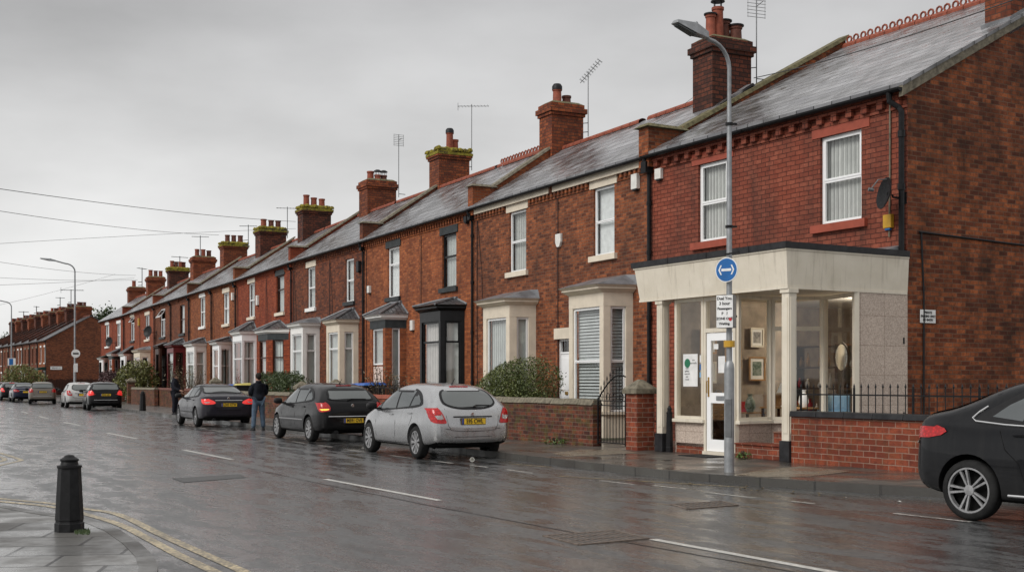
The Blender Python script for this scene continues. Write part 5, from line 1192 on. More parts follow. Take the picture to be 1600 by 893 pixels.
hatch2 = copy.deepcopy(hatch); hatch2.update(lamp=[(.85,1.0),(.78,1.03),(.68,1.0),(.60,.90),(.62,.80),(.73,.78),(.84,.79)], lampside=[(-2.11,.79),(-2.08,.93),(-2.02,.99),(-1.93,.98),(-1.93,.88),(-2.0,.79)], lampin=([(.83,.90),(.66,.91),(.64,.83),(.80,.81)],'l_amber'),
  plate=(.50,.61), badge=.93, wiper=(1.05,.1,-.4), garnish=(.66,.66,.012), garnish_chrome=True, rub=(-.9,1.0,.56), rubmat='alloy', exhaust=.45, spokes=9, ws='multi', handles=[(.02,.87),(-.92,.89)], aerial=-1.2,
  rear_glass=[(-.56,1.07),(-.58,1.18),(-.50,1.33),(0,1.395),(.50,1.33),(.58,1.18),(.56,1.07),(0,1.05)])
sal_top = [(-2.4,.60),(-2.37,.86),(-2.30,1.02),(-2.2,1.075),(-1.9,1.10),(-1.62,1.13),(-1.35,1.26),(-1.0,1.385),(-.6,1.455),(-.1,1.475),(.35,1.43),(.75,1.27),(1.22,1.02),(1.45,.98),(2.0,.88),(2.25,.76),(2.36,.66),(2.4,.56)]
saloon = scale_spec(2.4, dict(top=sal_top, bot=[(-2.4,.42),(-2.33,.32),(-2.1,.25),(-1.5,.20),(1.5,.20),(2.1,.22),(2.33,.28),(2.4,.36)],
  belt=[(-2.4,.58),(-2.3,.93),(-2.0,1.0),(-1.3,.99),(0,.94),(1.2,.90),(1.8,.82),(2.2,.70),(2.4,.54)],
  yw=[(-2.4,.68),(-2.33,.80),(-2.2,.87),(-1.8,.915),(-1.2,.925),(1.4,.915),(1.9,.86),(2.2,.76),(2.34,.62),(2.4,.48)], ysf=[(-2.4,.98),(-1.6,.955),(0,.965),(2.4,.96)],
  yr=[(-2.4,.62),(-1.6,.60),(-1.2,.60),(0,.62),(1.0,.60),(2.4,.55)], axles=[-1.35,1.45], wr=.33, rr=.23, spokes=5, ws='twin',
  dlo=[(1.05,.945),(.80,1.16),(.45,1.34),(.1,1.405),(-.4,1.42),(-.85,1.365),(-1.22,1.22),(-1.52,1.06),(-1.35,1.02),(-.4,.985),(.3,.965)],
  panes=[[(.78,.98),(.72,1.14),(.42,1.30),(.08,1.365),(-.12,1.375),(-.17,1.0)],[(-.25,1.005),(-.20,1.375),(-.5,1.37),(-.80,1.325),(-.92,1.03)],[(-1.0,1.035),(-.88,1.30),(-1.18,1.18),(-1.36,1.07)]],
  handles=[(0,.87),(-1.0,.90)], bodyhandles=True, seams=[[(-.21,.98),(-.22,.7),(-.21,.45),(-.2,.30)],[(.95,.92),(.98,.7),(.96,.42),(.85,.29)],[(-1.25,1.0),(-1.18,.80),(-1.02,.66),(-.95,.45),(-.93,.3)],[(.85,.29),(-.2,.285),(-.9,.30)]],
  mirror=(.78,1.0), darkmirror=True, rear_glass=[(-.62,1.14),(-.60,1.28),(-.54,1.385),(0,1.43),(.54,1.385),(.60,1.28),(.62,1.14),(0,1.15)],
  wind=[(-.66,1.02),(-.58,1.25),(-.50,1.37),(0,1.41),(.50,1.37),(.58,1.25),(.66,1.02),(0,1.05)],
  lamp=[(.85,.96),(.78,.98),(.64,.94),(.48,.87),(.46,.80),(.62,.77),(.83,.79)], lampside=[(-2.35,.80),(-2.29,.96),(-2.2,.98),(-2.12,.95),(-2.18,.82)], lampin=([(.80,.93),(.66,.91),(.64,.83),(.78,.82)],'l_clear'),
  brake3=None, plate=(.70,.81), badge=.975, garnish=(.46,.90,.012), garnish_chrome=True, wiper=None, aerial=None, rub=(-.9,1.05,.50), rubmat='trim', exhaust=.5,
  rearseams=[[(.84,.62),(.4,.58),(0,.575),(-.4,.58),(-.84,.62)],[(.60,1.05),(.60,.9),(.55,.68),(0,.62),(-.55,.68),(-.60,.9),(-.60,1.05)]], valance=[(-.75,.32),(-.6,.42),(.6,.42),(.75,.32),(0,.28)]))
saloon2 = copy.deepcopy(saloon); saloon2['top'] = [(-2.4,.66),(-2.37,.93),(-2.30,1.09),(-2.2,1.125),(-1.95,1.16),(-1.75,1.24),(-1.4,1.43),(-1.0,1.53),(-.6,1.57),(-.1,1.57),(.35,1.5),(.75,1.3),(1.22,1.04),(1.45,1.0),(2.0,.88),(2.25,.76),(2.36,.66),(2.4,.56)]
saloon2['yr'] = [(-2.4,.7),(-1.6,.69),(-1.2,.69),(0,.69),(1.0,.62),(2.4,.55)]
saloon2['top'] = [(x, z+.07 if z>.9 else z+.03) for x,z in saloon2['top']]; saloon2['belt'] = [(x, z+.06) for x,z in saloon['belt']]
saloon2['dlo'] = [(x, .065+z+max(0,(z-1.0))*.22) for x,z in saloon['dlo']]; saloon2['panes'] = [[(x, .065+z+max(0,(z-1.0))*.18) for x,z in p_] for p_ in saloon['panes']]
saloon2.update(axles=[-1.62,1.35], rub=(-1.15,.95,.31), rubmat='chrome', handles=[(0,.93),(-1.0,.96)], wr=.335, rr=.25, exhaust=None, chrome=[(1.05,.99),(.3,1.01),(-.4,1.03),(-1.2,1.065),(-1.55,1.095),(-1.60,1.13),(-1.53,1.20),(-1.44,1.26)],
  lamp=[(.87,1.01),(.80,1.06),(.6,1.05),(.45,1.0),(.45,.94),(.7,.92),(.86,.90)], lampside=[(-2.38,.87),(-2.34,1.0),(-2.24,1.06),(-2.02,1.055),(-1.97,1.035),(-2.13,.96),(-2.3,.88)], garnish_chrome=True)
estate = copy.deepcopy(hatch); estate.update(top=[(-2.17,.62),(-2.15,.90),(-2.12,1.06),(-2.06,1.16),(-1.95,1.32),(-1.82,1.45),(-1.6,1.50),(-1.0,1.53),(-.35,1.53),(.15,1.49),(.55,1.37),(1.15,1.04),(1.35,.98),(1.75,.88),(2.0,.76),(2.12,.64),(2.17,.56)],
  lamp=[(.86,1.0),(.80,1.08),(.66,1.02),(.60,.86),(.66,.82),(.86,.80)], lampside=[(-2.14,.82),(-2.08,1.05),(-1.96,1.08),(-1.94,.86)], lampin=None, plate=(.78,.89), badge=None, wiper=None, garnish=(.6,.56,.01), brake3=None, garnish_chrome=True,
  rear_glass=[(-.66,1.10),(-.64,1.30),(-.58,1.42),(0,1.46),(.58,1.42),(.64,1.30),(.66,1.10),(0,1.07)],
  dlo=[(.98,.925),(.72,1.14),(.40,1.33),(.05,1.43),(-.45,1.46),(-1.2,1.45),(-1.75,1.36),(-1.85,1.1),(-1.2,1.015),(-.5,.98),(.3,.945)],
  panes=[[(.74,.96),(.66,1.12),(.38,1.29),(.06,1.385),(-.14,1.405),(-.20,.985)],[(-.28,.99),(-.22,1.41),(-.62,1.42),(-.98,1.41),(-.96,1.03)],[(-1.04,1.04),(-1.06,1.405),(-1.66,1.34),(-1.72,1.12)]])
def place(root, p, ang): root.location = (p[0], p[1], 0); root.rotation_euler = (0,0,ang)
def head(a): return R(90+a)     # a = degrees left of +Y
car = build_car('parked_hatchback', hatch, 'p_silver', 'silver hatchback with clear round lamp centres parked nearest the shop', 2, '595 CWL')
SIL = (-2.30+.5, 25.3); place(car, (-1.75, 25.5), head(28.5)); car.scale = (.96,1.0,1.0)
car = build_car('parked_hatchback', hatch2, 'p_black', 'black hatchback with an amber indicator lit parked in front of the silver one', 2, 'M591 OVE', 'l_red')
place(car, (-5.05, 32.25), head(29))
car = build_car('parked_saloon', saloon, 'p_dark', 'dark violet grey saloon with lit red tail lamps beside the standing man', 2, 'LD03 KTW', 'l_on')
place(car, (-10.6, 42.6), head(27))
car = build_car('parked_saloon', saloon2, 'p_night', 'charcoal saloon with twin spoke wheel cut off by the right edge of the view', 1, 'YK08 LFD', 'l_red')
place(car, (6.73, 12.53), R(-52.5))
car = build_car('parked_estate', estate, 'p_black', 'black estate car with both tail lamps lit parked at the far kerb', 1, 'FD05 HZV', 'l_on')
place(car, (-22.6, 66.3), head(24))
car = build_car('parked_hatchback', hatch, 'p_white', 'pale silver car standing directly ahead of the black estate', 0, '', 'l_red')
place(car, (-26.3, 73.0), head(26))
car = build_car('parked_estate', estate, 'p_beige', 'beige estate car parked by the lamp post beyond the pale silver car', 1, 'KV54 BNE', 'l_red')
place(car, (-33.0, 84.5), head(22))
car = build_car('parked_saloon', saloon, 'p_blue', 'navy car parked just beyond the beige estate', 0, '', 'l_red'); place(car, (-38.0, 93.5), head(27))
car = build_car('parked_hatchback', hatch, 'p_black', 'black car with a lit tail lamp near the left edge of the view', 0, '', 'l_on'); place(car, (-41.9, 100.5), head(27))
car = build_car('parked_hatchback', hatch2, 'p_dark', 'dark car half cut off by the left edge of the view', 0, '', 'l_red'); place(car, (-46.0, 108.5), head(27))
# ------------------------------------------------------------------ street furniture
def lamp_post(x, y, z0, H, arm, r0, r1, label, door=True, dirv=None, head_l=.60):
    root = empty('street_lamp', T(x,y,z0), label, 'street lamp', 'street lamps along the far pavement')
    g = MB(); hb = 1.75*H/6.8
    g.lathe([(r0*1.05,-.05),(r0,0.02),(r0,hb-.12),(r0*.9,hb-.04),(r1*1.1,hb)], 16)
    g.lathe([(r1*1.1,hb),(r1,H*.6),(r1*.82,H*.85)], 14)
    g.build('post', MT['galv'], root, smooth=True, angle=50)
    if door: g = MB(); g.box(-.05,.05,-r0-.008,-r0+.03,.55,1.15,0,RZ(R(-20))); g.build('service_door', MT['galvd'], root, bevel=.01)
    d = Vector((dirv[0], dirv[1], 0)).normalized(); rr = .45*H/6.8; pts = [Vector((0,0,H*.84))]
    pts.append(Vector((0,0,H-rr)))
    for a in range(15, 91, 15): pts.append(Vector((0,0,H-rr)) + d*rr*(1-math.cos(R(a))) + Vector((0,0,rr*math.sin(R(a))*.85)))
    pts.append(pts[-1] + d*(arm-rr) + Vector((0,0,.13*arm)))
    g = MB(); g.tube(pts, r1*.75, 10); g.build('arm', MT['galv'], root, smooth=True, angle=60)
    e = pts[-1]; A_ = T(e.x,e.y,e.z) @ RZ(math.atan2(d.y,d.x)) @ RY(R(-7)); w = .12*head_l/.75; L = head_l
    g = MB(); g.hexa([(-.12,-w*.45,-.06),(-.12,w*.45,-.06),(L*.3,w,-.085),(L,w*.8,-.03),(L,-w*.8,-.03),(L*.3,-w,-.085)], [(-.12,-w*.3,.05),(-.12,w*.3,.05),(L*.3,w*.6,.10),(L*.96,w*.5,.03),(L*.96,-w*.5,.03),(L*.3,-w*.6,.10)], 0, A_)
    g.lathe([(.035,.08),(.035,.125),(.01,.13)], 8, 0, A_@T(L*.25,0,0))
    ho = g.build('lamp_head', MT['galv'], root, bevel=.012)
    g = MB(); g.hexa([(L*.3,-w*.7,-.10),(L*.3,w*.7,-.10),(L*.9,w*.6,-.055),(L*.9,-w*.6,-.055)], [(L*.3,-w*.7,-.08),(L*.3,w*.7,-.08),(L*.9,w*.6,-.03),(L*.9,-w*.6,-.03)], 0, A_); g.build('lamp_glass', MT['cgrey'], ho)
    return root
LP = at(1139.5, 737, PZ)
lamp_post(LP.x, LP.y, PZ, 6.74, .60, .080, .043, 'tall galvanised lamp post carrying two signs in front of the shop', dirv=(-.80,-.60))
bands = MB()
for z, r in ((5.55,.062),(3.95,.062),(2.55,.066)): bands.lathe([(r,-.02),(r,.02)], 12, 0, T(LP.x,LP.y,z)); bands.box(LP.x+.04,LP.x+.12,LP.y-.015,LP.y+.015,z-.015,z+.015)
lamps = [o for o in COL.objects if o.name.startswith('street_lamp')]
bo = bands.build('clamp_bands', MT['iron'], lamps[0]); bo.matrix_parent_inverse = T(LP.x,LP.y,PZ).inverted()
lamp_post(-35.6, 98, PZ, 11.1, 1.6, .12, .075, 'tall dark lamp post with a round white sign at the side street', dirv=(-.87,-.5), door=False, head_l=1.1)
lamp_post(-54.5, 131, PZ, 10.2, 1.7, .12, .075, 'farthest lamp post with a small blue sign before the distant terrace', dirv=(-.87,-.5), door=False, head_l=1.2)
# signs on the near post
def facing(p, az):   # frame: x right, y up, z towards azimuth az (radians from +X)
    n = Vector((math.cos(az), math.sin(az), 0)); r_ = Vector((-n.y, n.x, 0))
    return Matrix(((r_.x,0,n.x,p[0]),(r_.y,0,n.y,p[1]),(0,1,0,p[2]),(0,0,0,1)))
az = R(-128-0)
P_ = LP + Vector((math.cos(az)*.09, math.sin(az)*.09, 0)); S = facing((P_.x,P_.y,3.27), az)
root = empty('road_sign', None, 'round blue sign with a white double ended arrow on the lamp post', 'road sign')
g = MB(); g.lathe([(.192,-.006),(.192,.004)], 36, 0, S); g.build('sign_rim', MT['signw'], root)
g = MB(); g.lathe([(.178,.0045),(.178,.007)], 36, 0, S); g.build('sign_face', MT['signb'], root)
g = MB()
g.box(-.085,.085,-.02,.02,.0075,.010,0,S)
for s_ in (-1,1):
    pts = [(s_*(.125-.055*math.cos(R(a))*0-abs(a)/75*.045), .075*a/60) for a in range(-60,61,15)]
    for a, b in zip(pts, pts[1:]): 
        g.hexa([(a[0]-.012,a[1],.0076),(a[0]+.012,a[1],.0076),(b[0]+.012,b[1],.0076),(b[0]-.012,b[1],.0076)], [(a[0]-.012,a[1],.0102),(a[0]+.012,a[1],.0102),(b[0]+.012,b[1],.0102),(b[0]-.012,b[1],.0102)], 0, S)
g.build('white_arrow', MT['signw'], root)
g = MB(); g.box(-.02,.02,-.05,.05,-.05,-.006,0,S); g.build('bracket', MT['galvd'], root)
g = MB(); g.box(-.06,.26,-.012,.012,-.04,-.015,0,facing((P_.x,P_.y,3.52), R(-150)) @ T(0,0,0)); g.build('stay_bar', MT['iron'], root)
az = R(-122); P_ = LP + Vector((math.cos(az)*.08, math.sin(az)*.08, 0)); S = facing((P_.x,P_.y,2.62), az)
root = empty('parking_sign', None, 'white parking plate with black lettering on a grey box below the blue sign', 'sign')
g = MB(); g.box(-.15,.13,-.255,.255,-.05,.08,0,S); g.build('sign_box', MT['galvd'], root, bevel=.01)
g = MB(); g.box(-.145,.125,-.25,.25,.081,.088,0,S); pf = g.build('sign_plate', MT['signw'], root)
for i, (tx, sz) in enumerate((('Dual You.',.062),('3 hour',.066),('Passengers',.054),('P   ?',.06),('ZONE ONE',.052),('Waiting.',.054))):
    textmesh(tx, sz, MT['ink'], S @ T(-.01,.20-.078*i,.0895), pf, extrude=.001, bold=.002)
g = MB(); g.lathe([(.026,.089),(.026,.092)], 14, 0, S@T(.085,-.125,0)); g.build('red_dot', MT['red'], pf)
g = MB(); g.lathe([(.088,-.05),(.088,.05)], 12, 0, T(LP.x,LP.y,2.12)); tag(g.build('yellow_sticker', MT['yellow'], None), 'small yellow sticker wrapped round the lamp post below the parking plate', 'sticker')
# signs on the farther posts
root = empty('road_sign', None, 'round white sign with a dark bar on the tall lamp post at the side street', 'road sign')
S = facing((-35.45,97.78,CH+44*98/1880), R(-70)); g = MB(); g.lathe([(.34,-.01),(.34,.01)], 24, 0, S); g.build('sign_face', MT['signw'], root)
g = MB(); g.box(-.22,.22,-.06,.06,.012,.02,0,S); g.build('dark_bar', MT['ink'], root)
S = facing((-35.45,97.78,CH+22*98/1880), R(-70)); g = MB(); g.box(-.15,.15,-.35,.35,-.01,.01,0,S); tag(g.build('parking_plate', MT['signw'], None), 'small white plate below the round white sign on the side street lamp post', 'sign')
root = empty('road_sign', None, 'square blue and white sign on the farthest lamp post', 'road sign')
S = facing((-54.3,130.7,CH+31*131/1880), R(-70)); g = MB(); g.box(-.45,.35,-.4,.4,-.01,.01,0,S); g.build('sign_face', MT['signw'], root)
g = MB(); g.box(-.3,.1,-.35,.35,.012,.02,0,S); g.build('blue_symbol', MT['signb'], root)
# bollards
def bollard(p, h, r, label, group='bollards'):
    root = empty('bollard', T(p[0],p[1],p[2]), label, 'bollard', group); k = h/.72
    g = MB(); g.lathe([(r*1.08,-.02),(r*1.08,.08*k),(r*1.0,.085*k),(r*1.0,.105*k),(r*1.04,.11*k),(r*.84,.60*k)], 8 if r > .1 else 10, 0, RZ(R(22)))
    g.build('shaft', MT['iron2'], root, bevel=.008)
    g = MB(); g.lathe([(r*.86,.60*k),(r*.90,.605*k),(r*.90,.625*k),(r*.66,.632*k),(r*.60,.66*k),(r*.68,.672*k),(r*.68,.685*k),(r*.42,.705*k),(r*.3,.722*k),(.005,.73*k)], 20)
    g.build('cap', MT['iron2'], root, smooth=True, angle=30)
MT['iron2'] = flat('painted_cast_iron', (.014,.014,.015), .42, 0, .4, 14, bump=.35)
bollard(at(108.5,829,PZ), .715, .125, 'chunky black cast bollard on the corner flagstones at left')
b2 = at(223,641,PZ); bollard(b2, .95, .15, 'small black bollard on the far pavement left of the woman')
b3 = A.w(A.pix(1046,None,2.95)[0], 2.95); bollard((b3.x,b3.y,PZ), .92, .07, 'slim black post with a grey top beside the left canopy pillar')
# ------------------------------------------------------------------ things on the walls
def box_on(F, px, py, w, h, d, mat, label, cat='alarm box', name='alarm_box', group=None, out=0.0, shape=None):
    s, z = F.pix(px, py, out); root = empty(name, F.M @ T(s,out,z), label, cat, group)
    g = MB()
    if shape == 'shield': g.prism([(-w/2,h*.5),(w/2,h*.5),(w/2,-h*.1),(w*.25,-h*.45),(0,-h*.5),(-w*.25,-h*.45),(-w/2,-h*.1)], 0, d, 0, RX(R(90)) @ Matrix.Diagonal((1,1,-1,1)))
    else: g.box(-w/2,w/2,0,d,-h/2,h/2)
    g.build('casing', MT[mat], root, bevel=.015)
    if not shape:
        g = MB(); g.box(-w*.3,w*.3,.02,d*.9,-h/2-.04,-h/2-.002); g.build('strobe', MT['plast_b' if mat != 'yellow' else 'signb'], root, bevel=.01)
    return root
box_on(A, 1391, 346, .20, .26, .10, 'yellow', 'yellow alarm box with a blue base below the black satellite dish')
box_on(A.sub(0), 1032, 272, .24, .26, .10, 'plast_w', 'white alarm box high on the red painted wall beside the downpipe')
box_on(B, 996, 284, .26, .38, .12, 'plast_w', 'white louvred alarm box high on the brown brick wall left of the downpipe')
box_on(B, 875, 376, .30, .38, .08, 'plast_w', 'white shield shaped alarm box between the two cream bay houses', shape='shield')
box_on(C, 646, 508, .24, .36, .10, 'plast_w', 'white box beside the black timber bay')
box_on(C, 579, 452, .2, .28, .12, 'plast_w', 'small white alarm box above the pink door porch')
box_on(D, 563, 416, .26, .42, .14, 'plast_b', 'black alarm box high on the dark brown brick wall')
box_on(E, 404, 469, .30, .5, .12, 'plast_w', 'pale alarm box between two windows of the deep red brick houses')
box_on(Fu, 365, 463, .26, .42, .12, 'plast_w', 'small pale alarm box high on the tan brick wall')
box_on(Hh, 218, 503, .34, .6, .12, 'yellow', 'yellow alarm box on the distant terracotta brick house')
box_on(C, 732, 343, .2, .2, .14, 'plast_b', 'small black lamp under the eaves of the black bay house', 'lamp', 'wall_lamp')
s, z = A.pix(1448, 494); gz = Vector((7.46,22.69)); t_ = 0.0
# notice on the gable: find the depth where the gable plane crosses the column
kk = (1448.5-800)/FPX; tt = (kk*A.P.y-A.P.x)/(-A.n.x + kk*A.n.y); Yg = A.P.y - A.n.y*tt; zz = CH+(HZ-494)*Yg/FPX
root = empty('wall_notice', A.M @ T(-.015,-tt,zz), 'small white notice screwed to the sooty gable wall of the shop', 'notice')
g = MB(); g.box(-.01,.0,-.21,.21,-.125,.125); g.build('board', MT['signw'], root)
for i, tx in enumerate(('PRIVATE','PARKING ONLY','NO ENTRY')): textmesh(tx, .062, MT['ink'], Matrix(((0,0,-1,-.012),(-1,0,0,0),(0,1,0,.07-.07*i),(0,0,0,1))), root, sx=.9, bold=.002)
def dish(F, px, py, r, label, reach=.45, face=R(35), mat='iron2'):
    s, z = F.pix(px, py, reach); root = empty('satellite_dish', F.M @ T(s,0,z), label, 'satellite dish', 'satellite dishes on the walls')
    g = MB(); g.tube([(0,0,-.05),(0,reach*.7,-.05),(0,reach*.75,0)], .02, 6); g.box(-.07,.07,0,.02,-.16,.06); g.build('bracket', MT['iron'], root)
    A_ = T(0,reach,0) @ RZ(face) @ RX(R(-80)); g = MB(); prof = [(.001,.0)]+[(r*i/8, .28*r*(i/8)**2) for i in range(1,9)]
    g.lathe(prof+[(r*1.01,.285*r),(r*.98,.30*r)]+[(r*i/8, .28*r*(i/8)**2+.012) for i in range(8,0,-1)], 28, 0, A_, False); g.build('reflector', MT[mat], root, smooth=True, angle=50)
    g = MB(); g.tube([(0,-r*.9,.2*r),(0,-r*.75,.8*r),(0,-r*.1,1.15*r)], .012, 6, 0, A_); g.lathe([(.03,-.05),(.035,.05)], 10, 0, A_@T(0,-r*.05,1.15*r)); g.build('receiver_arm', MT['galvd'], root)
dish(A, 1388, 303, .30, 'black satellite dish on the shop front beside the upper window', .42, R(-24))
dish(Hh, 233, 518, .42, 'dark dish beside the window of the terracotta brick house', .5, R(30))
dish(I, 172, 534, .42, 'dark dish on the last red brick house before the side street', .5, R(30))
def aerial(px, ytop, ybot, Y, label, style='yagi', az=0., size=1.0, group='television aerials on the roofs'):
    p = atY(px, ybot, Y); top = atY(px, ytop, Y); root = empty('tv_aerial', T(p.x,p.y,p.z), label, 'aerial', group); h = top.z-p.z
    th = max(.016, Y*.00033)
    g = MB(); g.tube([(0,0,0),(0,0,h)], th, 6); g.build('mast', MT['galvd'], root)
    g = MB(); A_ = T(0,0,h-.08) @ RZ(az)
    if style == 'yagi':
        L = 1.3*size; g.tube([(-L*.45,0,.02),(L*.55,0,-.02)], th*.7, 5, 0, A_)
        for i in range(10): x = -L*.42+i*L*.105; g.tube([(x,-.17*size,0),(x,.17*size,0)], th*.45, 4, 0, A_)
        g.tube([(-L*.44,0,-.16*size),(-L*.44,0,.16*size)], th*.5, 4, 0, A_)
    elif style == 'tilt':
        A_ = A_ @ RY(R(42)); L = 1.0*size; g.tube([(-L*.6,0,0),(L*.4,0,0)], th*.8, 5, 0, A_)
        for i in range(9): x = -L*.58+i*L*.11; g.tube([(x,-.2*size,.0),(x,.2*size,0)], th*.45, 4, 0, A_); g.tube([(x,0,-.12*size),(x,0,.12*size)], th*.4, 4, 0, A_)
    elif style == 'grid':
        for i in range(7): z = .06-i*.09*size; g.tube([(-.28*size,0,z),(.28*size,0,z)], th*.45, 4, 0, A_)
        for x in (-.26,0,.26): g.tube([(x*size,0,.08),(x*size,0,-.5*size)], th*.45, 4, 0, A_)
        g.tube([(0,0,-.2),(0,-.35*size,-.15)], th*.7, 4, 0, A_)
    else:
        g.tube([(-.55*size,0,0),(.55*size,0,0)], th*.7, 5, 0, A_)
        for i in range(7): x = -.5*size+i*.165*size; g.tube([(x,-.15,0),(x,.15,0)], th*.5, 4, 0, A_)
    g.build('antenna', MT['galvd'], root)
    g = MB(); g.tube([(0,0,.15),(-.35 if style!='grid' else .3,0,.12)], th*.8, 5); g.tube([(0,0,.45),(-.35,0,.42)], th*.8, 5); g.build('bracket', MT['iron'], root)
aerial(1182, -6, 132, 31.9, 'tallest aerial beside the big chimney, its top cropped by the frame', 'grid', R(20), 1.0)
aerial(919, 112, 213, 40.4, 'aerial with a tilted many toothed head right of the two pot chimney', 'tilt', R(150), 1.0)
aerial(737, 163, 266, 49.5, 'aerial with a long level toothed boom above the mossy chimney', 'yagi', R(-8), 1.0)
aerial(623, 210, 308, 54.5, 'aerial with a small faint grid head right of the cowled chimney', 'grid', R(30), .9)
aerial(449, 323, 372, 67, 'aerial with a plain level bar left of the mossy four pot chimney', 'bar', R(10), 1.1)
aerial(388, 351, 386, 75, 'short aerial rising between the two mossy topped chimneys', 'bar', R(0), 1.0)
aerial(313, 368, 402, 87, 'aerial standing on the chimney with a pale cap course', 'bar', R(15), 1.1)
aerial(281, 400, 420, 97, 'small aerial on the broad four pot mossy chimney', 'bar', R(40), 1.3)
aerial(222, 418, 448, 106, 'thin aerial at the end of the row left of the three pot chimney', 'bar', R(70), 1.1)
aerial(111, 452, 478, 140, 'aerial with crossed bars on the distant terrace nearest its gable', 'yagi', R(5), 2.0)
aerial(94, 464, 482, 147, 'second aerial from the gable of the distant terrace', 'bar', R(40), 1.0)
aerial(57, 478, 494, 158, 'third aerial from the gable of the distant terrace', 'bar', R(70), .8)
aerial(37, 486, 503, 166, 'leftmost aerial on the distant terrace', 'bar', R(20), 1.2)
# overhead wires
MT['wire'] = flat('weathered_cable', (.07,.07,.07), .8)
def wire(a, b, sag, label, r=.012, n=24):
    a, b = Vector(a), Vector(b); g = MB(); pts = []
    for i in range(n+1):
        t = i/n; p = a.lerp(b, t); p.z -= sag*4*t*(1-t); pts.append(p)
    g.tube(pts, r*.65, 5); return tag(g.build('overhead_wire', MT['wire'], None), label, 'wire', 'overhead wires across the sky')
def ext(a, b, k): return a + (a-b)*k
for (pa, pb, sag, r, lab) in [
    ((0,285,36),(462,346,64), .25, .016, 'thickest overhead wire falling from the left edge to the mossy chimneys'),
    ((0,320,45),(342,367,80), .3, .016, 'overhead wire just below the thickest one at left'),
    ((0,383,55),(462,357,66), -.1, .012, 'overhead wire rising gently to the right across the falling ones'),
    ((0,403,70),(212,430,100), .3, .016, 'overhead wire ending at the row end chimney'),
    ((0,430,80),(215,437,104), .2, .016, 'thin almost level wire near the tall lamp post top'),
    ((0,443,75),(210,434,105), .1, .016, 'lowest pair wire crossing behind the tall lamp post'),
    ((0,473,100),(180,428,108), .2, .014, 'faint wire climbing from the small far lamp to the row')]:
    A3, B3 = atY(*pa[:2], pa[2]), atY(*pb[:2], pb[2]); wire(ext(A3,B3,.35), B3, sag, lab, r)
wire(atY(1178,122,31.6), ext(atY(1560,0,21), atY(1178,122,31.6), .25), .15, 'wire running from the big chimney up past the shop roof ridge', .018)
wire(atY(1000,203,33), atY(1082,153,32), .06, 'short wire slung to the left side of the big chimney', .009)

# ------------------------------------------------------------------ garden walls, gates, railings
def gwall(F, a, b, out, h, mat, cop, label, th=.23, copstyle='round', z0=0.0):
    root = empty('garden_wall', F.M @ T(a,out,0), label, 'garden wall', 'brick garden walls along the pavement'); L = b-a
    g = MB(); g.box(0,L,-th,0,z0+.02,h-.1); g.build('brickwork', MT[mat], root)
    c = MB(); n = max(1, int(L/.6)); w = L/n
    for i in range(n):
        x0, x1 = i*w+.004, (i+1)*w-.004; j = random.uniform(-.008,.008)
        if copstyle == 'flat': c.hexa([(x0,-th-.06,h-.098),(x1,-th-.06,h-.098),(x1,.06,h-.098),(x0,.06,h-.098)], [(x0,-th-.05,h-.01),(x1,-th-.05,h-.01),(x1,.0,h+.06),(x0,.0,h+.06)] if False else [(x0,-th-.04,h-.0),(x1,-th-.04,h),(x1,.04,h),(x0,.04,h)])
        else: c.hexa([(x0,-th-.04,h-.098+j),(x1,-th-.04,h-.098+j),(x1,.04,h-.098+j),(x0,.04,h-.098+j)], [(x0,-th+.03,h+.03+j),(x1,-th+.03,h+.03+j),(x1,-.03,h+.03+j),(x0,-.03,h+.03+j)])
    c.build('coping', MT[cop], root, bevel=.012); return root
def pier(F, s, out, w, h, mat, label, cap='pyr'):
    root = empty('gate_pier', F.M @ T(s,out,0), label, 'gate pier', 'brick gate piers')
    g = MB(); g.box(-w/2,w/2,-w,0,0,h); g.build('brickwork', MT[mat], root)
    c = MB(); e = .06; c.box(-w/2-e,w/2+e,-w-e,e,h+.002,h+.10); c.hexa([(-w/2-e,-w-e,h+.102),(w/2+e,-w-e,h+.102),(w/2+e,e,h+.102),(-w/2-e,e,h+.102)], [(-.04,-w/2-.04,h+.30),(.04,-w/2-.04,h+.30),(.04,-w/2+.04,h+.30),(-.04,-w/2+.04,h+.30)])
    c.build('cap_stone', MT['capst'], root, bevel=.01)
def P3s(F, px, out): return F.pix(px, None, out)[0]
g_l, g_r = P3s(B, 926, 3.0), P3s(B, 971, 3.0)
gwall(B, g_l, P3s(B, 735, 3.0), 3.0, 1.12, 'wallb', 'capst', 'weathered garden wall with stone coping between the silver car and the iron gate')
pier(B, P3s(B, 988, 3.0), 3.02, .42, 1.28, 'wallr', 'square brick pier with a pyramid cap right of the iron gate')
# arched iron gate
root = empty('iron_gate', B.M @ T(g_r+.03,2.88,0), 'black wrought iron garden gate with a curved arched top and spear points', 'gate')
w = g_l-g_r-.06; g = MB(); r_ = .013
g.tube([(0,0,PZ+.05),(0,0,1.28)], .02, 6); g.tube([(w,0,PZ+.05),(w,0,1.18)], .02, 6)
for z in (PZ+.1, 1.02, 1.12): g.tube([(0,0,z),(w,0,z)], r_, 6)
g.build('frame', MT['iron'], root)
g = MB(); arch = [(w-w*t, 0, 1.15+.52*math.sin(min(1,t*1.0)*math.pi*.62)) for t in [i/12 for i in range(13)]]; g.tube(arch, .016, 6); g.build('arch', MT['iron'], root)
g = MB()
for i in range(1, 9):
    x = w*i/9; t = 1-x/w; zt = 1.15+.52*math.sin(t*math.pi*.62)+.10; g.tube([(x,0,PZ+.1),(x,0,zt)], .009, 5); g.tube([(x,0,zt),(x,0,zt+.05),(x,0,zt+.10)], [.017,.014,.001], 5)
g.build('bars', MT['iron'], root)
g = MB()
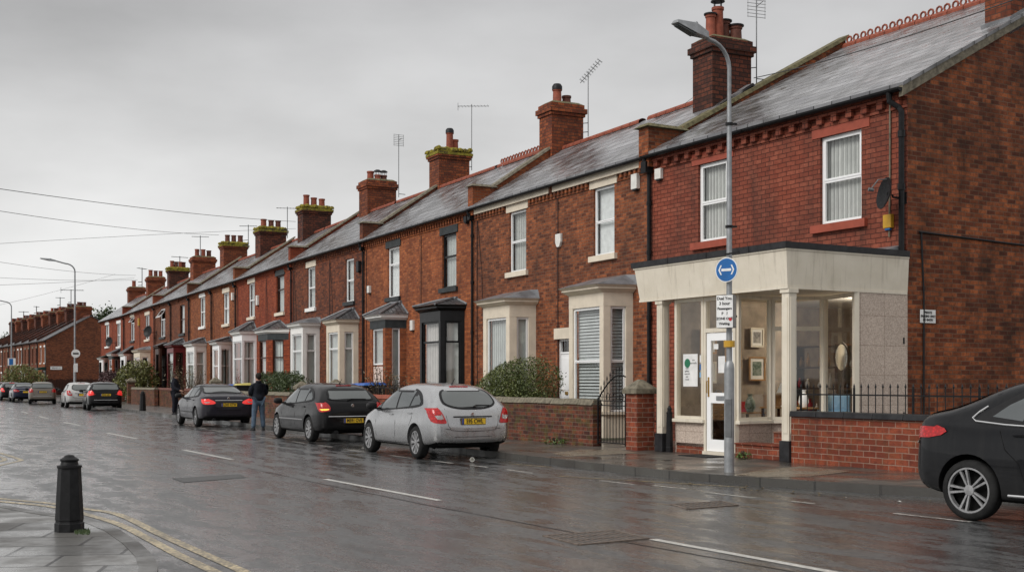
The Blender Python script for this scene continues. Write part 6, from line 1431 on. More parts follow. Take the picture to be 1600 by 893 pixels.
for i in range(4):
    cx = w*(i+.5)/4; pts = [(cx+.075*math.cos(R(a))*(1-a/900), 0, 1.20+.085*math.sin(R(a))) for a in range(-60,301,30)]; g.tube(pts, .008, 5)
g.tube([(0,0,1.205),(w,0,1.205)], .007, 5); g.build('scrollwork', MT['iron'], root)
# low railing by the neighbouring house, brick return
def railings(F, a, b, out, z0, z1, step, label, name='iron_railings', rails=(.12,), sp=True, thick=.009):
    root = empty(name, F.M @ T(a,out,0), label, 'railings', None); L = b-a
    g = MB()
    for k in rails: g.box(0,L,-.012,.012,z1-k-.012,z1-k+.012)
    g.build('rail', MT['iron'], root)
    g = MB(); n = int(L/step)
    for i in range(n+1):
        x = i*L/n; g.tube([(x,0,z0),(x,0,z1)], thick, 5)
        if sp: g.tube([(x,0,z1-.01),(x,0,z1+.02),(x,0,z1+.075)], [.008,.019,.001], 5)
        if i % 8 == 4: g.box(x-.014,x+.014,-.014,.014,z0,z1)
    g.build('bars', MT['iron'], root)
    return root
ra = P3s(A, 1026, 2.6); railings(A, ra, P3s(A, 1006, 2.6), 2.6, PZ, 1.05, .13, 'short black railings between the brick pier and the left canopy pillar', rails=(.0,.35,.85), sp=False)
# wall beside the shop and its spear railings
wl_r = sp_r-.13
gwall(A, wl_r-9.5, wl_r, 2.98, 1.02, 'wallr', 'darkcap', 'red brick wall with black coping running right from the canopy pillar', th=.30, copstyle='flat')
railings(A, wl_r-9.4, wl_r-.05, 2.80, 1.0, 1.43, .155, 'black spear topped railings standing on the red brick wall by the shop', rails=(.12,))
# farther garden walls
gwall(C, P3s(C, 716, 3.0), P3s(C, 660, 3.0), 3.0, 1.1, 'wallb', 'capst', 'brick garden wall in front of the black timber bay')
gwall(C, P3s(C, 655, 3.0), P3s(C, 575, 3.0), 3.0, 1.1, 'wallr', 'terra', 'orange brick garden wall with terracotta coping behind the silver car bonnet')
railings(C, P3s(C, 652, 3.0), P3s(C, 582, 3.0), 2.9, 1.1, 1.45, .16, 'low black railings on the orange brick garden wall', rails=(.1,), sp=False, thick=.012)
pier(D, P3s(D, 516, 3.0), 3.0, .4, 1.32, 'wallb', 'dark capped brick pier right behind the black hatchback roof')
gwall(D, P3s(D, 508, 3.0), P3s(D, 475, 3.0), 3.0, 1.1, 'wallb', 'capst', 'garden wall hidden behind the black hatchback bonnet')
pier(D, P3s(D, 463, 3.0), 3.0, .42, 1.25, 'wallb', 'brick pier with pale pyramid cap left of the black hatchback')
gwall(E, P3s(E, 452, 3.0), P3s(E, 398, 3.0), 3.0, 1.1, 'wallb', 'capst', 'garden wall below the dark clipped hedge right of the standing man')
gwall(E, P3s(E, 392, 3.0), P3s(E, 352, 3.0), 3.0, 1.1, 'wallb', 'capst', 'garden wall behind the dark violet saloon boot')
gwall(Fu, P3s(Fu, 345, 3.0), P3s(Fu, 288, 3.0), 3.0, 1.15, 'wallb', 'terra_d', 'garden wall with rounded coping right of the woman')
pier(Fu, P3s(Fu, 330, 3.0), 3.0, .4, 1.45, 'wallb', 'dark capped pier above the violet saloon roof')
gwall(G, P3s(G, 278, 3.0), P3s(G, 243, 3.0), 3.0, 1.15, 'wallb', 'terra_d', 'red brick garden wall directly behind the woman')
gwall(Hh, P3s(Hh, 241, 3.0), P3s(Hh, 205, 3.0), 3.0, 1.15, 'wallb', 'capst', 'red brick garden wall behind the small far bollard')
pier(Hh, P3s(Hh, 199, 3.0), 3.0, .45, 1.5, 'wallb', 'tall brick pier right of the black estate car')
gwall(I, P3s(I, 190, 3.0), P3s(I, 158, 3.0), 3.0, 1.2, 'wallb', 'capst', 'last garden wall of the row behind the black estate car')
# fence in front of the distant gable
root = empty('board_fence', FT.M @ T(-.5,.5,0), 'dark board fence at the foot of the distant bare gable', 'fence')
g = MB()
for i in range(26): g.box(-.05,.05,-.35*i-.33,-.35*i,.1,1.75+.05*(i%3))
g.build('boards', MT['brown'], root)
# garden soil strips
t = NT('garden_soil'); n = t.noise(t.obj(), 3, 6, .7); t.setp(Base_Color=t.mix(t.rng(n,.4,.6), (.05,.04,.03), (.05,.065,.025)), Roughness=.9); t.bump(n, .8, .05); MT['soil'] = t.m
g = MB()
for F_ in (B, C, D, E, Fu, G, Hh, I): g.quad(F_.w(0,.0,PZ+.006),F_.w(F_.L,.0,PZ+.006),F_.w(F_.L,2.78,PZ+.006),F_.w(0,2.78,PZ+.006))
tag(g.build('garden_soil', MT['soil'], fix=False), kind='structure')
g = MB(); q_ = [A.w(-9.5,-1.5,PZ+.006), A.w(-.05,-1.5,PZ+.006), A.w(-.05,2.7,PZ+.006), A.w(-9.5,2.7,PZ+.006)]; g.quad(*q_); tag(g.build('side_yard', MT['flags'], fix=False), kind='structure')

# ------------------------------------------------------------------ plants
def leafmat(name, a, b, rough=.45):
    t = NT(name); o = t.obj(); n = t.noise(o, 2.5, 4, .6); n2 = t.noise(o, 22, 2)
    t.setp(Base_Color=t.mix(t.rng(t.math('ADD', t.math('MULTIPLY', n, .5), t.math('MULTIPLY', n2, .5)), .38, .62), a, b), Roughness=rough); return t.m
MT['leaf1'] = leafmat('glossy_dark_leaf', (.030,.055,.014), (.17,.19,.055)); MT['leaf2'] = leafmat('yellow_green_leaf', (.06,.08,.02), (.22,.21,.06))
MT['leaf3'] = leafmat('hedge_leaf', (.025,.05,.016), (.09,.12,.04)); MT['leaf4'] = leafmat('purple_leaf', (.045,.022,.024), (.09,.04,.04)); MT['leaf5'] = leafmat('dry_leaf', (.10,.06,.03), (.20,.15,.07)); MT['leaf6'] = leafmat('weed_leaf', (.05,.10,.02), (.12,.19,.04)); MT['bark'] = flat('twig_bark', (.07,.05,.035), .85, 0, .3, 9)
def plant(name, pos, rad, n, leaf, mat, label, cat, shape='ball', seed=1, ang=0., twigs=14, sparse=0., group=None):
    rr = random.Random(seed); root = empty(name, T(*pos) @ RZ(ang), label, cat, group); g = MB()
    lumps = [(Vector((rr.gauss(0,1),rr.gauss(0,1),rr.gauss(0,1))).normalized(), rr.uniform(.10,.30), rr.uniform(.3,.65)) for _ in range(22)]
    for i in range(n):
        if shape == 'box':
            f = rr.choice((0,0,1,2,2)); p = [rr.uniform(-1,1), rr.uniform(-1,1), rr.uniform(0,1)]
            dpt = abs(rr.gauss(0,.10)) if rr.random() < .8 else rr.random()*.6
            if f == 0: p[1] = rr.choice((-1,1))*(1-dpt)
            elif f == 1: p[0] = rr.choice((-1,1))*(1-dpt)
            else: p[2] = 1-dpt
            b_ = 1+.10*math.sin(p[0]*5+seed)+.06*math.sin(p[0]*13)
            P_ = Vector((p[0]*rad[0], p[1]*rad[1]*b_, p[2]*rad[2]*b_))
        else:
            d = Vector((rr.gauss(0,1), rr.gauss(0,1), rr.gauss(0,1))).normalized(); k = 1.0
            for l, a, w_ in lumps:
                c = d.dot(l)
                if c > 1-w_*.5: k += a*(c-(1-w_*.5))/(w_*.5)*.6
            q = rr.random()**(.22 if rr.random() < .75 else .8); 
            if rr.random() < sparse*.5: q *= rr.uniform(.6,1.12)
            zc = (d.z*k*q*.5+.5) if True else 0
            P_ = Vector((d.x*k*q*rad[0], d.y*k*q*rad[1], max(.02,zc)*rad[2]))
        s_ = leaf*rr.uniform(.6,1.25); M = T(*P_) @ Matrix.Rotation(rr.uniform(0,6.28), 4, 'Z') @ Matrix.Rotation(rr.uniform(-1.2,1.2), 4, 'X') @ Matrix.Rotation(rr.uniform(-1.0,1.0), 4, 'Y')
        g.add([(0,-s_,0),(s_*.45,0,.12*s_),(0,s_,0),(-s_*.45,0,.12*s_)], [(0,1,2),(0,2,3)], 0, M)
    g.build('foliage', MT[mat], root, fix=False)
    t_ = MB()
    for i in range(twigs):
        a = rr.uniform(0,6.28); e_ = Vector((math.cos(a)*rad[0]*rr.uniform(.3,.95), math.sin(a)*rad[1]*rr.uniform(.3,.95), rad[2]*rr.uniform(.5,1.02)))
        st_ = Vector((rr.uniform(-.3,.3)*rad[0] if shape=='box' else rr.uniform(-.08,.08), rr.uniform(-.08,.08), 0)); m_ = st_.lerp(e_, .5)+Vector((rr.uniform(-.08,.08),rr.uniform(-.08,.08),.1))
        t_.tube([st_, m_, e_], [.018,.011,.004], 5)
        for _ in range(2 if twigs > 20 else 0):
            b0 = m_.lerp(e_, rr.random()); t_.tube([b0, b0+Vector((rr.uniform(-.25,.25),rr.uniform(-.25,.25),rr.uniform(.05,.3)))], [.007,.003], 4)
    t_.build('stems', MT['bark'], root)
    return root
def ppos(F, px, out, z=PZ): s = F.pix(px, None, out)[0]; p = F.w(s, out); return (p.x, p.y, z)
plant('clipped_bush', ppos(B, 803, 1.75), (1.32,.95,1.92), 26000, .036, 'leaf1', 'big rounded glossy bush in front of the cream bay behind the stone coped wall', 'bush', seed=3, ang=B.ang, twigs=26, sparse=.3)
plant('clipped_hedge', ppos(E, 440, 2.3), (1.9,.45,1.62), 10000, .05, 'leaf3', 'dark clipped hedge behind the garden wall right of the standing man', 'hedge', 'box', 4, E.ang, 4)
plant('leafy_bush', ppos(Hh, 214, 2.0), (1.3,1.1,2.75), 4500, .11, 'leaf2', 'tall loose yellow green bush near the far bollard', 'bush', seed=5, ang=0, twigs=26, sparse=.5)
plant('purple_hedge', ppos(I, 172, 2.3), (2.6,.5,1.95), 3500, .10, 'leaf4', 'low purple brown hedge behind the black estate car', 'hedge', 'box', 6, I.ang, 4)
plant('bare_shrub', ppos(Fu, 300, 2.0), (1.3,.8,2.2), 350, .06, 'leaf5', 'twiggy bare shrub in front of the white bay right of the woman', 'shrub', seed=7, twigs=46, sparse=1)
plant('bare_shrub', ppos(G, 278, 1.9), (.8,.6,2.6), 240, .06, 'leaf5', 'taller bare shrub just behind the woman', 'shrub', seed=8, twigs=34, sparse=1)
plant('climbing_shrub', ppos(C, 600, 2.2), (.75,.5,1.95), 450, .05, 'leaf5', 'straggly shrub with dry leaves in front of the pale pink door', 'shrub', seed=9, twigs=36, sparse=1)
plant('climbing_shrub', ppos(C, 634, 2.2), (.9,.4,1.6), 400, .05, 'leaf5', 'low straggly shrub right of the pale pink door behind the railings', 'shrub', seed=19, twigs=30, sparse=1)
plant('leafy_bush', (-51.8,127.5,PZ), (2.1,1.5,3.0), 3500, .14, 'leaf2', 'distant green bush in front of the bare gable shop window', 'bush', seed=10, twigs=8)
plant('evergreen_shrub', ppos(D, 470, 2.4), (.7,.5,1.5), 1600, .05, 'leaf3', 'dark shrub beside the pale capped pier', 'shrub', seed=12, twigs=8)
for i, (px, py, lab) in enumerate([(868,694,'small green weed at the wall foot left of the bigger one'),(893,693,'bright green weed clump at the foot of the stone coped wall'),(1163,717,'tiny weed at the foot of the shop steps')]):
    p = at(px, py, PZ); plant('weed', (p.x,p.y,PZ), (.26 if i<2 else .12,.08,.13), 160, .028, 'leaf6', lab, 'weed', seed=20+i, twigs=4)
g = MB(); rr = random.Random(9)
for i in range(260):
    a = rr.uniform(0,6.28); p = at(126+rr.uniform(-9,14), 829+rr.uniform(-2,2)+rr.random()*4, PZ)
    g.add([(p.x-.006,p.y,PZ),(p.x+.006,p.y,PZ),(p.x+rr.uniform(-.015,.015),p.y+rr.uniform(-.01,.01),PZ+rr.uniform(.01,.035))], [(0,1,2)])
tag(g.build('moss_tuft', MT['leaf3'], fix=False), kind='stuff')
def tree(pos, h, r, n, label, seed):
    rr = random.Random(seed); root = empty('distant_tree', T(*pos), label, 'tree'); t_ = MB(); g = MB(); t_.tube([(0,0,0),(.1,0,h*.4),(0,.1,h*.8)], [.35,.25,.1], 8)
    tips = []
    for i in range(16):
        a = rr.uniform(0,6.28); z = h*rr.uniform(.35,.8); e_ = Vector((math.cos(a)*r*rr.uniform(.5,1), math.sin(a)*r*rr.uniform(.5,1), z+h*rr.uniform(.05,.25))); t_.tube([(0,0,z*.8), e_], [.12,.03], 5); tips.append(e_)
    t_.build('trunk', MT['bark'], root)
    for i in range(n):
        c = rr.choice(tips); P_ = c + Vector((rr.gauss(0,r*.2), rr.gauss(0,r*.2), rr.gauss(0,h*.06))); s_ = rr.uniform(.12,.3)
        g.add([(0,-s_,0),(s_*.5,0,0),(0,s_,0),(-s_*.5,0,0)], [(0,1,2,3)], 0, T(*P_) @ Matrix.Rotation(rr.uniform(0,6.28),4,'Z') @ Matrix.Rotation(rr.uniform(-1.3,1.3),4,'X'))
    g.build('crown', MT['leaf3'], root, fix=False)
tree((-100,232,0), 10.6, 3.6, 7000, 'distant tree at the left edge above the far terrace roofs', 31)
tree((-57.0,165,0), 11.0, 2.6, 7000, 'distant tree top showing behind the bare gable roof', 32)
# ------------------------------------------------------------------ bins
def wheelie(F, px, out, w, d, h, lid, label, z=PZ):
    s = F.pix(px, None, out)[0]; root = empty('wheelie_bin', F.M @ T(s,out,z), label, 'bin', 'wheelie bins in the front gardens')
    g = MB(); g.hexa([(-w*.42,-d*.4,.08),(w*.42,-d*.4,.08),(w*.42,d*.38,.08),(-w*.42,d*.38,.08)], [(-w/2,-d/2,h-.1),(w/2,-d/2,h-.1),(w/2,d/2,h-.1),(-w/2,d/2,h-.1)]); g.box(-w/2-.02,w/2+.02,-d/2-.02,d/2+.02,h-.15,h-.098); g.build('bin_body', MT['plast_b'], root, bevel=.02)
    g = MB(); g.hexa([(-w/2-.03,-d/2-.03,h-.096),(w/2+.03,-d/2-.03,h-.096),(w/2+.03,d/2+.04,h-.096),(-w/2-.03,d/2+.04,h-.096)], [(-w/2+.05,-d/2+.03,h+.02),(w/2-.05,-d/2+.03,h+.02),(w/2-.08,d/2-.06,h-.02),(-w/2+.08,d/2-.06,h-.02)]); g.build('lid', MT[lid], root, bevel=.02)
    g = MB()
    for s_ in (-1,1): g.lathe([(.1,-.03),(.1,.03)], 14, 0, T(s_*w*.4,-d*.42,.1) @ RY(R(90)))
    g.build('wheels', MT['rubber'], root)
MT['lidblue'] = flat('blue_bin_lid', (.03,.12,.42), .4, 0, .15, 5); MT['lidyel'] = flat('yellow_bin_lid', (.55,.48,.14), .45, 0, .15, 5)
wheelie(D, 577, 2.0, 1.1, .8, 1.38, 'lidblue', 'large bin with a bright blue lid between the two hatchbacks')
wheelie(D, 559, 2.2, .6, .75, 1.36, 'lidblue', 'smaller blue lidded bin just left of the large one')
wheelie(E, 364, 2.2, .6, .7, 1.30, 'lidblue', 'blue lidded bin above the violet saloon roof')
wheelie(E, 379, 2.0, .6, .7, 1.34, 'lidyel', 'yellow lidded bin left of the standing man')
# ------------------------------------------------------------------ inside the shop window
def picture(s, o, z, w, h, face, frame, inner, label, name='picture_frame', cat='picture'):
    M = A.M @ T(s,o,z) @ RZ(face); root = empty(name, M, label, cat, 'framed pictures in the shop')
    g = MB(); t = .035; g.box(-w/2,w/2,0,.03,-h/2,-h/2+t); g.box(-w/2,w/2,0,.03,h/2-t,h/2); g.box(-w/2,-w/2+t,0,.03,-h/2+t,h/2-t); g.box(w/2-t,w/2,0,.03,-h/2+t,h/2-t); g.build('frame', MT[frame], root)
    g = MB(); g.quad((-w/2+t,.01,-h/2+t),(w/2-t,.01,-h/2+t),(w/2-t,.01,h/2-t),(-w/2+t,.01,h/2-t)); g.build('mount', MT['stone_w'], root, fix=False)
    g = MB(); g.quad((-w*.28,.014,-h*.28),(w*.28,.014,-h*.28),(w*.28,.014,h*.3),(-w*.28,.014,h*.3)); g.build('print', MT[inner], root, fix=False)
MT['print1'] = leafmat('green_landscape_print', (.05,.10,.06), (.30,.34,.30)); MT['print2'] = leafmat('grey_portrait_print', (.04,.04,.04), (.35,.33,.30)); MT['wood'] = flat('light_wood', (.36,.20,.08), .5, 0, .25, 5); MT['wood_d'] = flat('dark_wood', (.06,.03,.018), .5, 0, .4, 5)
g = MB(); g.box(-.02,.0,-1.5,1.30,PZ+.1,3.15); 
g = MB(); g.box(.125,.14,-.9,1.2,PZ+.2,3.1); o_ = g.build('panel_lining', MT['brown'], rA0)
fr_ = R(-90)
picture(.155, .93, 2.62, .30, .42, fr_, 'cream', 'print2', 'upper framed picture hanging right of the shop porch')
picture(.155, .93, 2.17, .32, .36, fr_, 'cream', 'print1', 'small landscape picture directly below the upper framed one')
picture(.155, 1.0, 1.60, .34, .52, fr_, 'wood', 'print1', 'pale wooden frame above the tall carved wooden board')
for i, (o_, z_, w_, h_, fm_, im_, lab_) in enumerate([(2.1,2.35,.42,.5,'wood','print1','large wood framed picture high on the far inner wall of the shop'),(2.1,1.72,.40,.44,'cream','print2','cream framed picture below the large one on the far inner wall'),(1.45,2.1,.44,.6,'wood','print1','tall green picture in the middle of the far inner shop wall'),(.8,2.45,.36,.4,'cream','print2','small high picture deeper along the far inner shop wall'),(.8,1.8,.44,.5,'wood','print1','lower picture deeper along the far inner shop wall')]):
    picture(P0[0]-.10, o_, z_, w_, h_, R(90), fm_, im_, lab_)
root = empty('carved_board', A.M @ T(.32,.85,PZ+.2) @ RZ(R(-60)), 'tall rounded light wood board leaning in the shop window', 'wooden board')
g = MB(); pf_ = [(-.16,.0),(.16,.0),(.17,.9),(.14,1.12),(.07,1.22),(-.07,1.22),(-.14,1.12),(-.17,.9)]; g.prism(pf_, 0, .04, 0, RX(R(90))); g.build('board', MT['wood'], root, bevel=.015)
def shelf(s, o, z, w, d, items, label, seed):
    rr = random.Random(seed); root = empty('display_shelf', A.M @ T(s,o,PZ+.2), label, 'shelf', 'display shelves in the shop'); g = MB()
    for zz in (.02,.55,1.05,1.5,1.95): g.box(-w/2,w/2,-d/2,d/2,zz,zz+.03)
    for sx_ in (-1,1): g.box(sx_*w/2-.02,sx_*w/2+.02,-d/2,d/2,0,2.0)
    g.build('frame', MT['wood_d'], root)
    k = 0
    for zz in (.58,1.08,1.53):
        for i in range(items):
            x = -w/2+.1+(w-.2)*i/(items-1); h = rr.uniform(.12,.34); r_ = rr.uniform(.03,.07); q = MB()
            q.lathe([(r_*.7,0),(r_,h*.3),(r_*.9,h*.6),(r_*.35,h*.8),(r_*.45,h)], 10); o__ = q.build('vase', MT[rr.choice(['brass','wood','stone_w','capst','print1','red','galv','wood'])], None, smooth=True)
            o__.matrix_world = A.M @ T(s+x,o+rr.uniform(-.08,.08),PZ+.2+zz); tag(o__, f"{['first','second','third','fourth','fifth'][i]} ornament from the right on the {'lower' if zz<.8 else ('middle' if zz<1.3 else 'upper')} tier of the {label.split(' ')[0]} shop shelf", 'ornament', 'ornaments on the '+label.split(' ')[0]+' shelf')
shelf(1.6, -.9, 0, 1.6, .35, 5, 'right dark wooden display shelf behind the porch window', 1)
shelf(3.2, -.9, 0, 1.3, .35, 5, 'left dark wooden display shelf deeper inside the shop', 2)
root = empty('oval_mirror', A.M @ T(.95,.75,2.0) @ RZ(R(10)), 'oval mirror in a dark frame standing in the shop window', 'mirror')
g = MB(); P_ = [(.16*math.cos(R(a)),0,.27*math.sin(R(a))) for a in range(0,361,20)]; g.tube(P_, .02, 6, 0, None, False); g.build('frame', MT['wood_d'], root)
g = MB(); g.add([(x*.95,0,z*.95) for x,_,z in P_[:-1]], [tuple(range(18))]); g.build('mirror_glass', MT['chrome'], root, fix=False)
g = MB(); g.tube([(0,0,-.28),(0,0,-1.0)], .02, 6); g.lathe([(.15,-1.68),(.13,-1.65),(.02,-1.6),(.02,-.9)], 12); g.build('stand', MT['wood_d'], root)
root = empty('blue_chair', A.M @ T(.95,1.2,PZ+.2), 'light blue upholstered tub chair behind the porch window', 'chair')
MT['blue'] = flat('light_blue_fabric', (.22,.42,.62), .8, 0, .1, 6)
g = MB(); g.box(-.3,.3,-.28,.28,.28,.42); g.build('seat', MT['blue'], root, bevel=.04)
g = MB(); g.box(-.34,.34,-.36,-.28,.28,.95); g.box(-.36,-.3,-.3,.25,.3,.66); g.box(.3,.36,-.3,.25,.3,.66); g.build('backrest', MT['blue'], root, bevel=.05)
for sx_,sy_ in ((-1,-1),(1,-1),(-1,1),(1,1)): g = MB(); g.tube([(sx_*.26,sy_*.24,0),(sx_*.26,sy_*.24,.3)], .018, 6); g.build('leg', MT['wood_d'], root)
root = empty('wicker_basket', A.M @ T((P0[0]+P1[0])/2-.35,fo_-.42,PZ+.2+.45), 'light wooden slatted basket at the foot of the left shop window', 'basket')
g = MB()
for i in range(5): g.box(-.24,.24,.13,.15,.02+i*.07,.075+i*.07); g.box(-.24,.24,-.15,-.13,.02+i*.07,.075+i*.07); g.box(-.24,-.22,-.13,.13,.02+i*.07,.075+i*.07); g.box(.22,.24,-.13,.13,.02+i*.07,.075+i*.07)
g.build('slats', MT['wood'], root)
g = MB(); g.tube([(-.22,0,.36),(-.12,0,.55),(.05,0,.6),(.22,0,.36)], .015, 6); g.build('handle', MT['galv'], root)
root = empty('window_bench', A.M, 'long low wooden display bench behind the left shop window', 'bench'); g = MB(); g.box(P1[0]+.05,P0[0]-.05,fo_-.75,fo_-.12,PZ+.2+.38,PZ+.2+.44); g.box(P1[0]+.1,P1[0]+.15,fo_-.7,fo_-.15,PZ+.2,PZ+.58); g.box(P0[0]-.15,P0[0]-.1,fo_-.7,fo_-.15,PZ+.2,PZ+.58); g.build('bench_top', MT['wood_d'], root)
def table(s, o, w, d, h, label, things_, tname='display_table'):
    root = empty(tname, A.M @ T(s,o,PZ+.2), label, 'table', 'display tables in the shop'); g = MB(); g.box(-w/2,w/2,-d/2,d/2,h-.03,h); g.build('table_top', MT['wood'], root)
    for sx_,sy_ in ((-1,-1),(1,-1),(-1,1),(1,1)): g = MB(); g.box(sx_*(w/2-.04)-.02,sx_*(w/2-.04)+.02,sy_*(d/2-.04)-.02,sy_*(d/2-.04)+.02,0,h-.031); g.build('leg', MT['wood_d'], root)
    for (x, y, kind, m, sc, lab) in things_:
        q = MB()
        if kind == 'vase': q.lathe([(.05,0),(.085,.08),(.07,.17),(.03,.24),(.045,.28),(.04,.28),(.02,.24)], 14, 0, Matrix.Scale(sc,4), False); nm, ct = 'vase', 'vase'
        elif kind == 'bowl': q.lathe([(.05,0),(.14,.08),(.17,.12),(.155,.12),(.12,.07),(.03,.02)], 16, 0, Matrix.Scale(sc,4), False); nm, ct = 'bowl', 'bowl'
        elif kind == 'box': q.box(-.16*sc,.16*sc,-.1*sc,.1*sc,0,.2*sc); q.box(-.17*sc,.17*sc,-.11*sc,.11*sc,.2*sc,.23*sc); nm, ct = 'lidded_box', 'box'
        else:
            q.lathe([(.07,0),(.07,.02),(.015,.04),(.015,.25)], 12, 0, Matrix.Scale(sc,4)); q.lathe([(.14,.25),(.07,.42)], 16, 0, Matrix.Scale(sc,4), False); nm, ct = 'table_lamp', 'lamp'
        o__ = q.build(nm, MT[m], None, smooth=kind!='box', angle=40); o__.matrix_world = A.M @ T(s+x,o+y,PZ+.2+h+.001); tag(o__, lab, ct)
table(1.75, 1.35, 1.1, .5, .72, 'light wooden table with wares behind the middle shop window', [(-.4,0,'vase','stone_w',1.2,'white vase at the right end of the middle shop table'),(-.15,.05,'bowl','redpaint',1.,'red bowl on the middle shop table'),(.12,0,'lamp','stone_w',1.1,'small white table lamp on the middle shop table'),(.4,.05,'box','wood',1.,'light wooden box at the left end of the middle shop table')])
table(.75, -.1, .9, .45, .8, 'light wooden table seen through the porch window', [(-.3,0,'lamp','yellow',1.2,'small yellow table lamp on the porch window table'),(0,0,'vase','brass',1.2,'brass vase on the porch window table'),(.3,0,'box','plast_w',.9,'white box on the porch window table')])
table(3.0, 1.5, 1.0, .5, .6, 'low light wooden table behind the left shop window', [(-.3,0,'vase','print1',1.3,'green vase on the low left shop table'),(.05,0,'box','red',.9,'red box on the low left shop table'),(.33,0,'bowl','stone_w',1.,'white bowl on the low left shop table')])
# posters and stickers stuck on the glass
sT = A.pix(1079,None,fo_)[0]
root = empty('window_poster', A.M @ T(A.pix(1079.5,None,fo_)[0], fo_+.01, A.pix(1079,578,fo_)[1]), 'white poster with a green disc in the left shop window', 'poster')
g = MB(); w2, h2 = .225, .32; g.box(-w2,w2,0,.004,-h2,h2); g.build('paper', MT['signw'], root)
MT['dgreen'] = flat('poster_green', (.02,.16,.08), .5); 
MP = Matrix(((-1,0,0,0),(0,0,1,.005),(0,1,0,0),(0,0,0,1)))
g = MB(); g.lathe([(.09,0),(.09,.002)], 20, 0, MP @ T(-.09,.14,0)); g.build('green_disc', MT['dgreen'], root)
for i in range(7): textmesh(['arts','and crafts','local','gallery','open all','year','round'][i], .05, MT['ink'], MP @ T(.10 if i<2 else -.10, .20-.06*i if i<2 else .04-.055*(i-2), .002), root, extrude=.0005)
for i, (px, py, w2, h2, m, lab) in enumerate([(1097,560,.055,.07,'signw','small white sticker at the top right of the left shop window'),(1097.5,573,.07,.06,'signb','dark blue sticker below the small white one on the shop window'),(1097.5,585,.07,.05,'blue','light blue sticker on the shop window beside the door'),(1099,601,.04,.06,'red','small red sticker on the shop window beside the door')]):
    s, z = A.pix(px,py,fo_); g = MB(); g.box(-w2,w2,0,.003,-h2,h2); o_ = g.build('sticker', MT[m], None); o_.matrix_world = A.M @ T(s,fo_+.012,z); tag(o_, lab, 'sticker', 'stickers beside the shop door')
s, z = A.pix(1128,569,fo_); g = MB(); g.box(-.10,.10,0,.003,-.16,.16); o_ = g.build('notice_sheet', MT['signw'], None); o_.matrix_world = A.M @ T(s,fo_+.003,z); tag(o_, 'white notice sheet behind the glass of the shop door', 'notice')
s, z = A.pix(1119,541,fo_); g = MB(); g.box(-.07,.07,0,.003,-.05,.05); o_ = g.build('notice_card', MT['signw'], None); o_.matrix_world = A.M @ T(s,fo_+.003,z); tag(o_, 'small white card at the top of the shop door glass', 'notice')
# doormat
g = MB(); c0 = A.M @ T((P1[0]+P2[0])/2, fo_+.42, PZ+.001); g.box(-.42,.42,-.28,.28,0,.014,0,c0); tag(g.build('doormat', MT['rubber'], None), 'dark mat on the pavement outside the shop door', 'doormat')
# ------------------------------------------------------------------ litter
g = MB(); p = at(738,722); g.lathe([(.03,0),(.045,.1),(.04,.1),(.028,.005)], 10, 0, T(p.x,p.y,.045) @ RX(R(80)) @ RZ(.5)); tag(g.build('paper_cup', MT['plast_w'], None), 'crumpled white cup on the road behind the silver hatchback', 'litter')
rr = random.Random(4)
for i in range(26):
    t_ = rr.random(); k0 = rr.choice([(1060,748,1470,778),(560,690,800,716),(1150,752,1350,771)]); px = k0[0]+(k0[2]-k0[0])*t_; py = k0[1]+(k0[3]-k0[1])*t_+rr.uniform(4,12)
    p = at(px, py); s_ = rr.uniform(.02,.045); g = MB(); a = rr.uniform(0,6.28)
    g.add([(-s_,0,0),(0,-s_*.6,.012),(s_*1.1,0,.004),(0,s_*.6,.016)], [(0,1,2,3)], 0, T(p.x,p.y,.008) @ RZ(a)); tag(g.build('fallen_leaf', MT['leaf5' if rr.random()<.7 else 'plast_w'], None, fix=False), 'tiny dead leaf in the gutter by the kerb', 'leaf', 'dead leaves in the gutter')
# ------------------------------------------------------------------ people
def skinmesh(name, verts, edges, radii, mat, parent, sub=2, root_i=0, M=None):
    me = bpy.data.meshes.new(name); me.from_pydata([tuple(v) for v in verts], edges, []); o = bpy.data.objects.new(name, me); COL.objects.link(o)
    sk = o.modifiers.new('skin', 'SKIN'); sk.use_smooth_shade = True; sk.branch_smoothing = .4
    sv = me.skin_vertices[0].data if me.skin_vertices else None
    if sv is None:
        bpy.context.view_layer.objects.active = o; o.select_set(True); sv = me.skin_vertices[0].data
    for i, r in enumerate(radii): sv[i].radius = r if isinstance(r, tuple) else (r, r)
    sv[root_i].use_root = True
    ss = o.modifiers.new('sub', 'SUBSURF'); ss.levels = sub; ss.render_levels = sub
    dg = bpy.context.evaluated_depsgraph_get(); dg.update(); m2 = bpy.data.meshes.new_from_object(o.evaluated_get(dg)); bpy.data.objects.remove(o)
    m2.name = name; m2.materials.clear()
    for m in (mat if isinstance(mat, list) else [mat]): m2.materials.append(m)
    for p in m2.polygons: p.use_smooth = True
    o = bpy.data.objects.new(name, m2); COL.objects.link(o); o.parent = parent; return o
MT['skin'] = flat('skin', (.42,.24,.17), .55, 0, .06, 8); MT['hair'] = flat('dark_hair', (.018,.013,.010), .7, 0, .3, 30, bump=.5); MT['hair_b'] = flat('brown_hair', (.05,.03,.02), .7, 0, .3, 30, bump=.5)
MT['jacket'] = flat('navy_black_jacket', (.010,.012,.018), .75, 0, .35, 7, bump=.35); MT['coat'] = flat('black_navy_coat', (.012,.013,.020), .75, 0, .35, 7, bump=.35)
MT['jeans'] = flat('blue_denim', (.065,.10,.145), .8, 0, .28, 8, bump=.35); MT['trous'] = flat('dark_trousers', (.014,.015,.022), .8, 0, .25, 8, bump=.3); MT['shoe'] = flat('dark_shoe', (.02,.02,.022), .5, 0, .3, 8); MT['shoe_w'] = flat('pale_sole', (.35,.35,.35), .6)
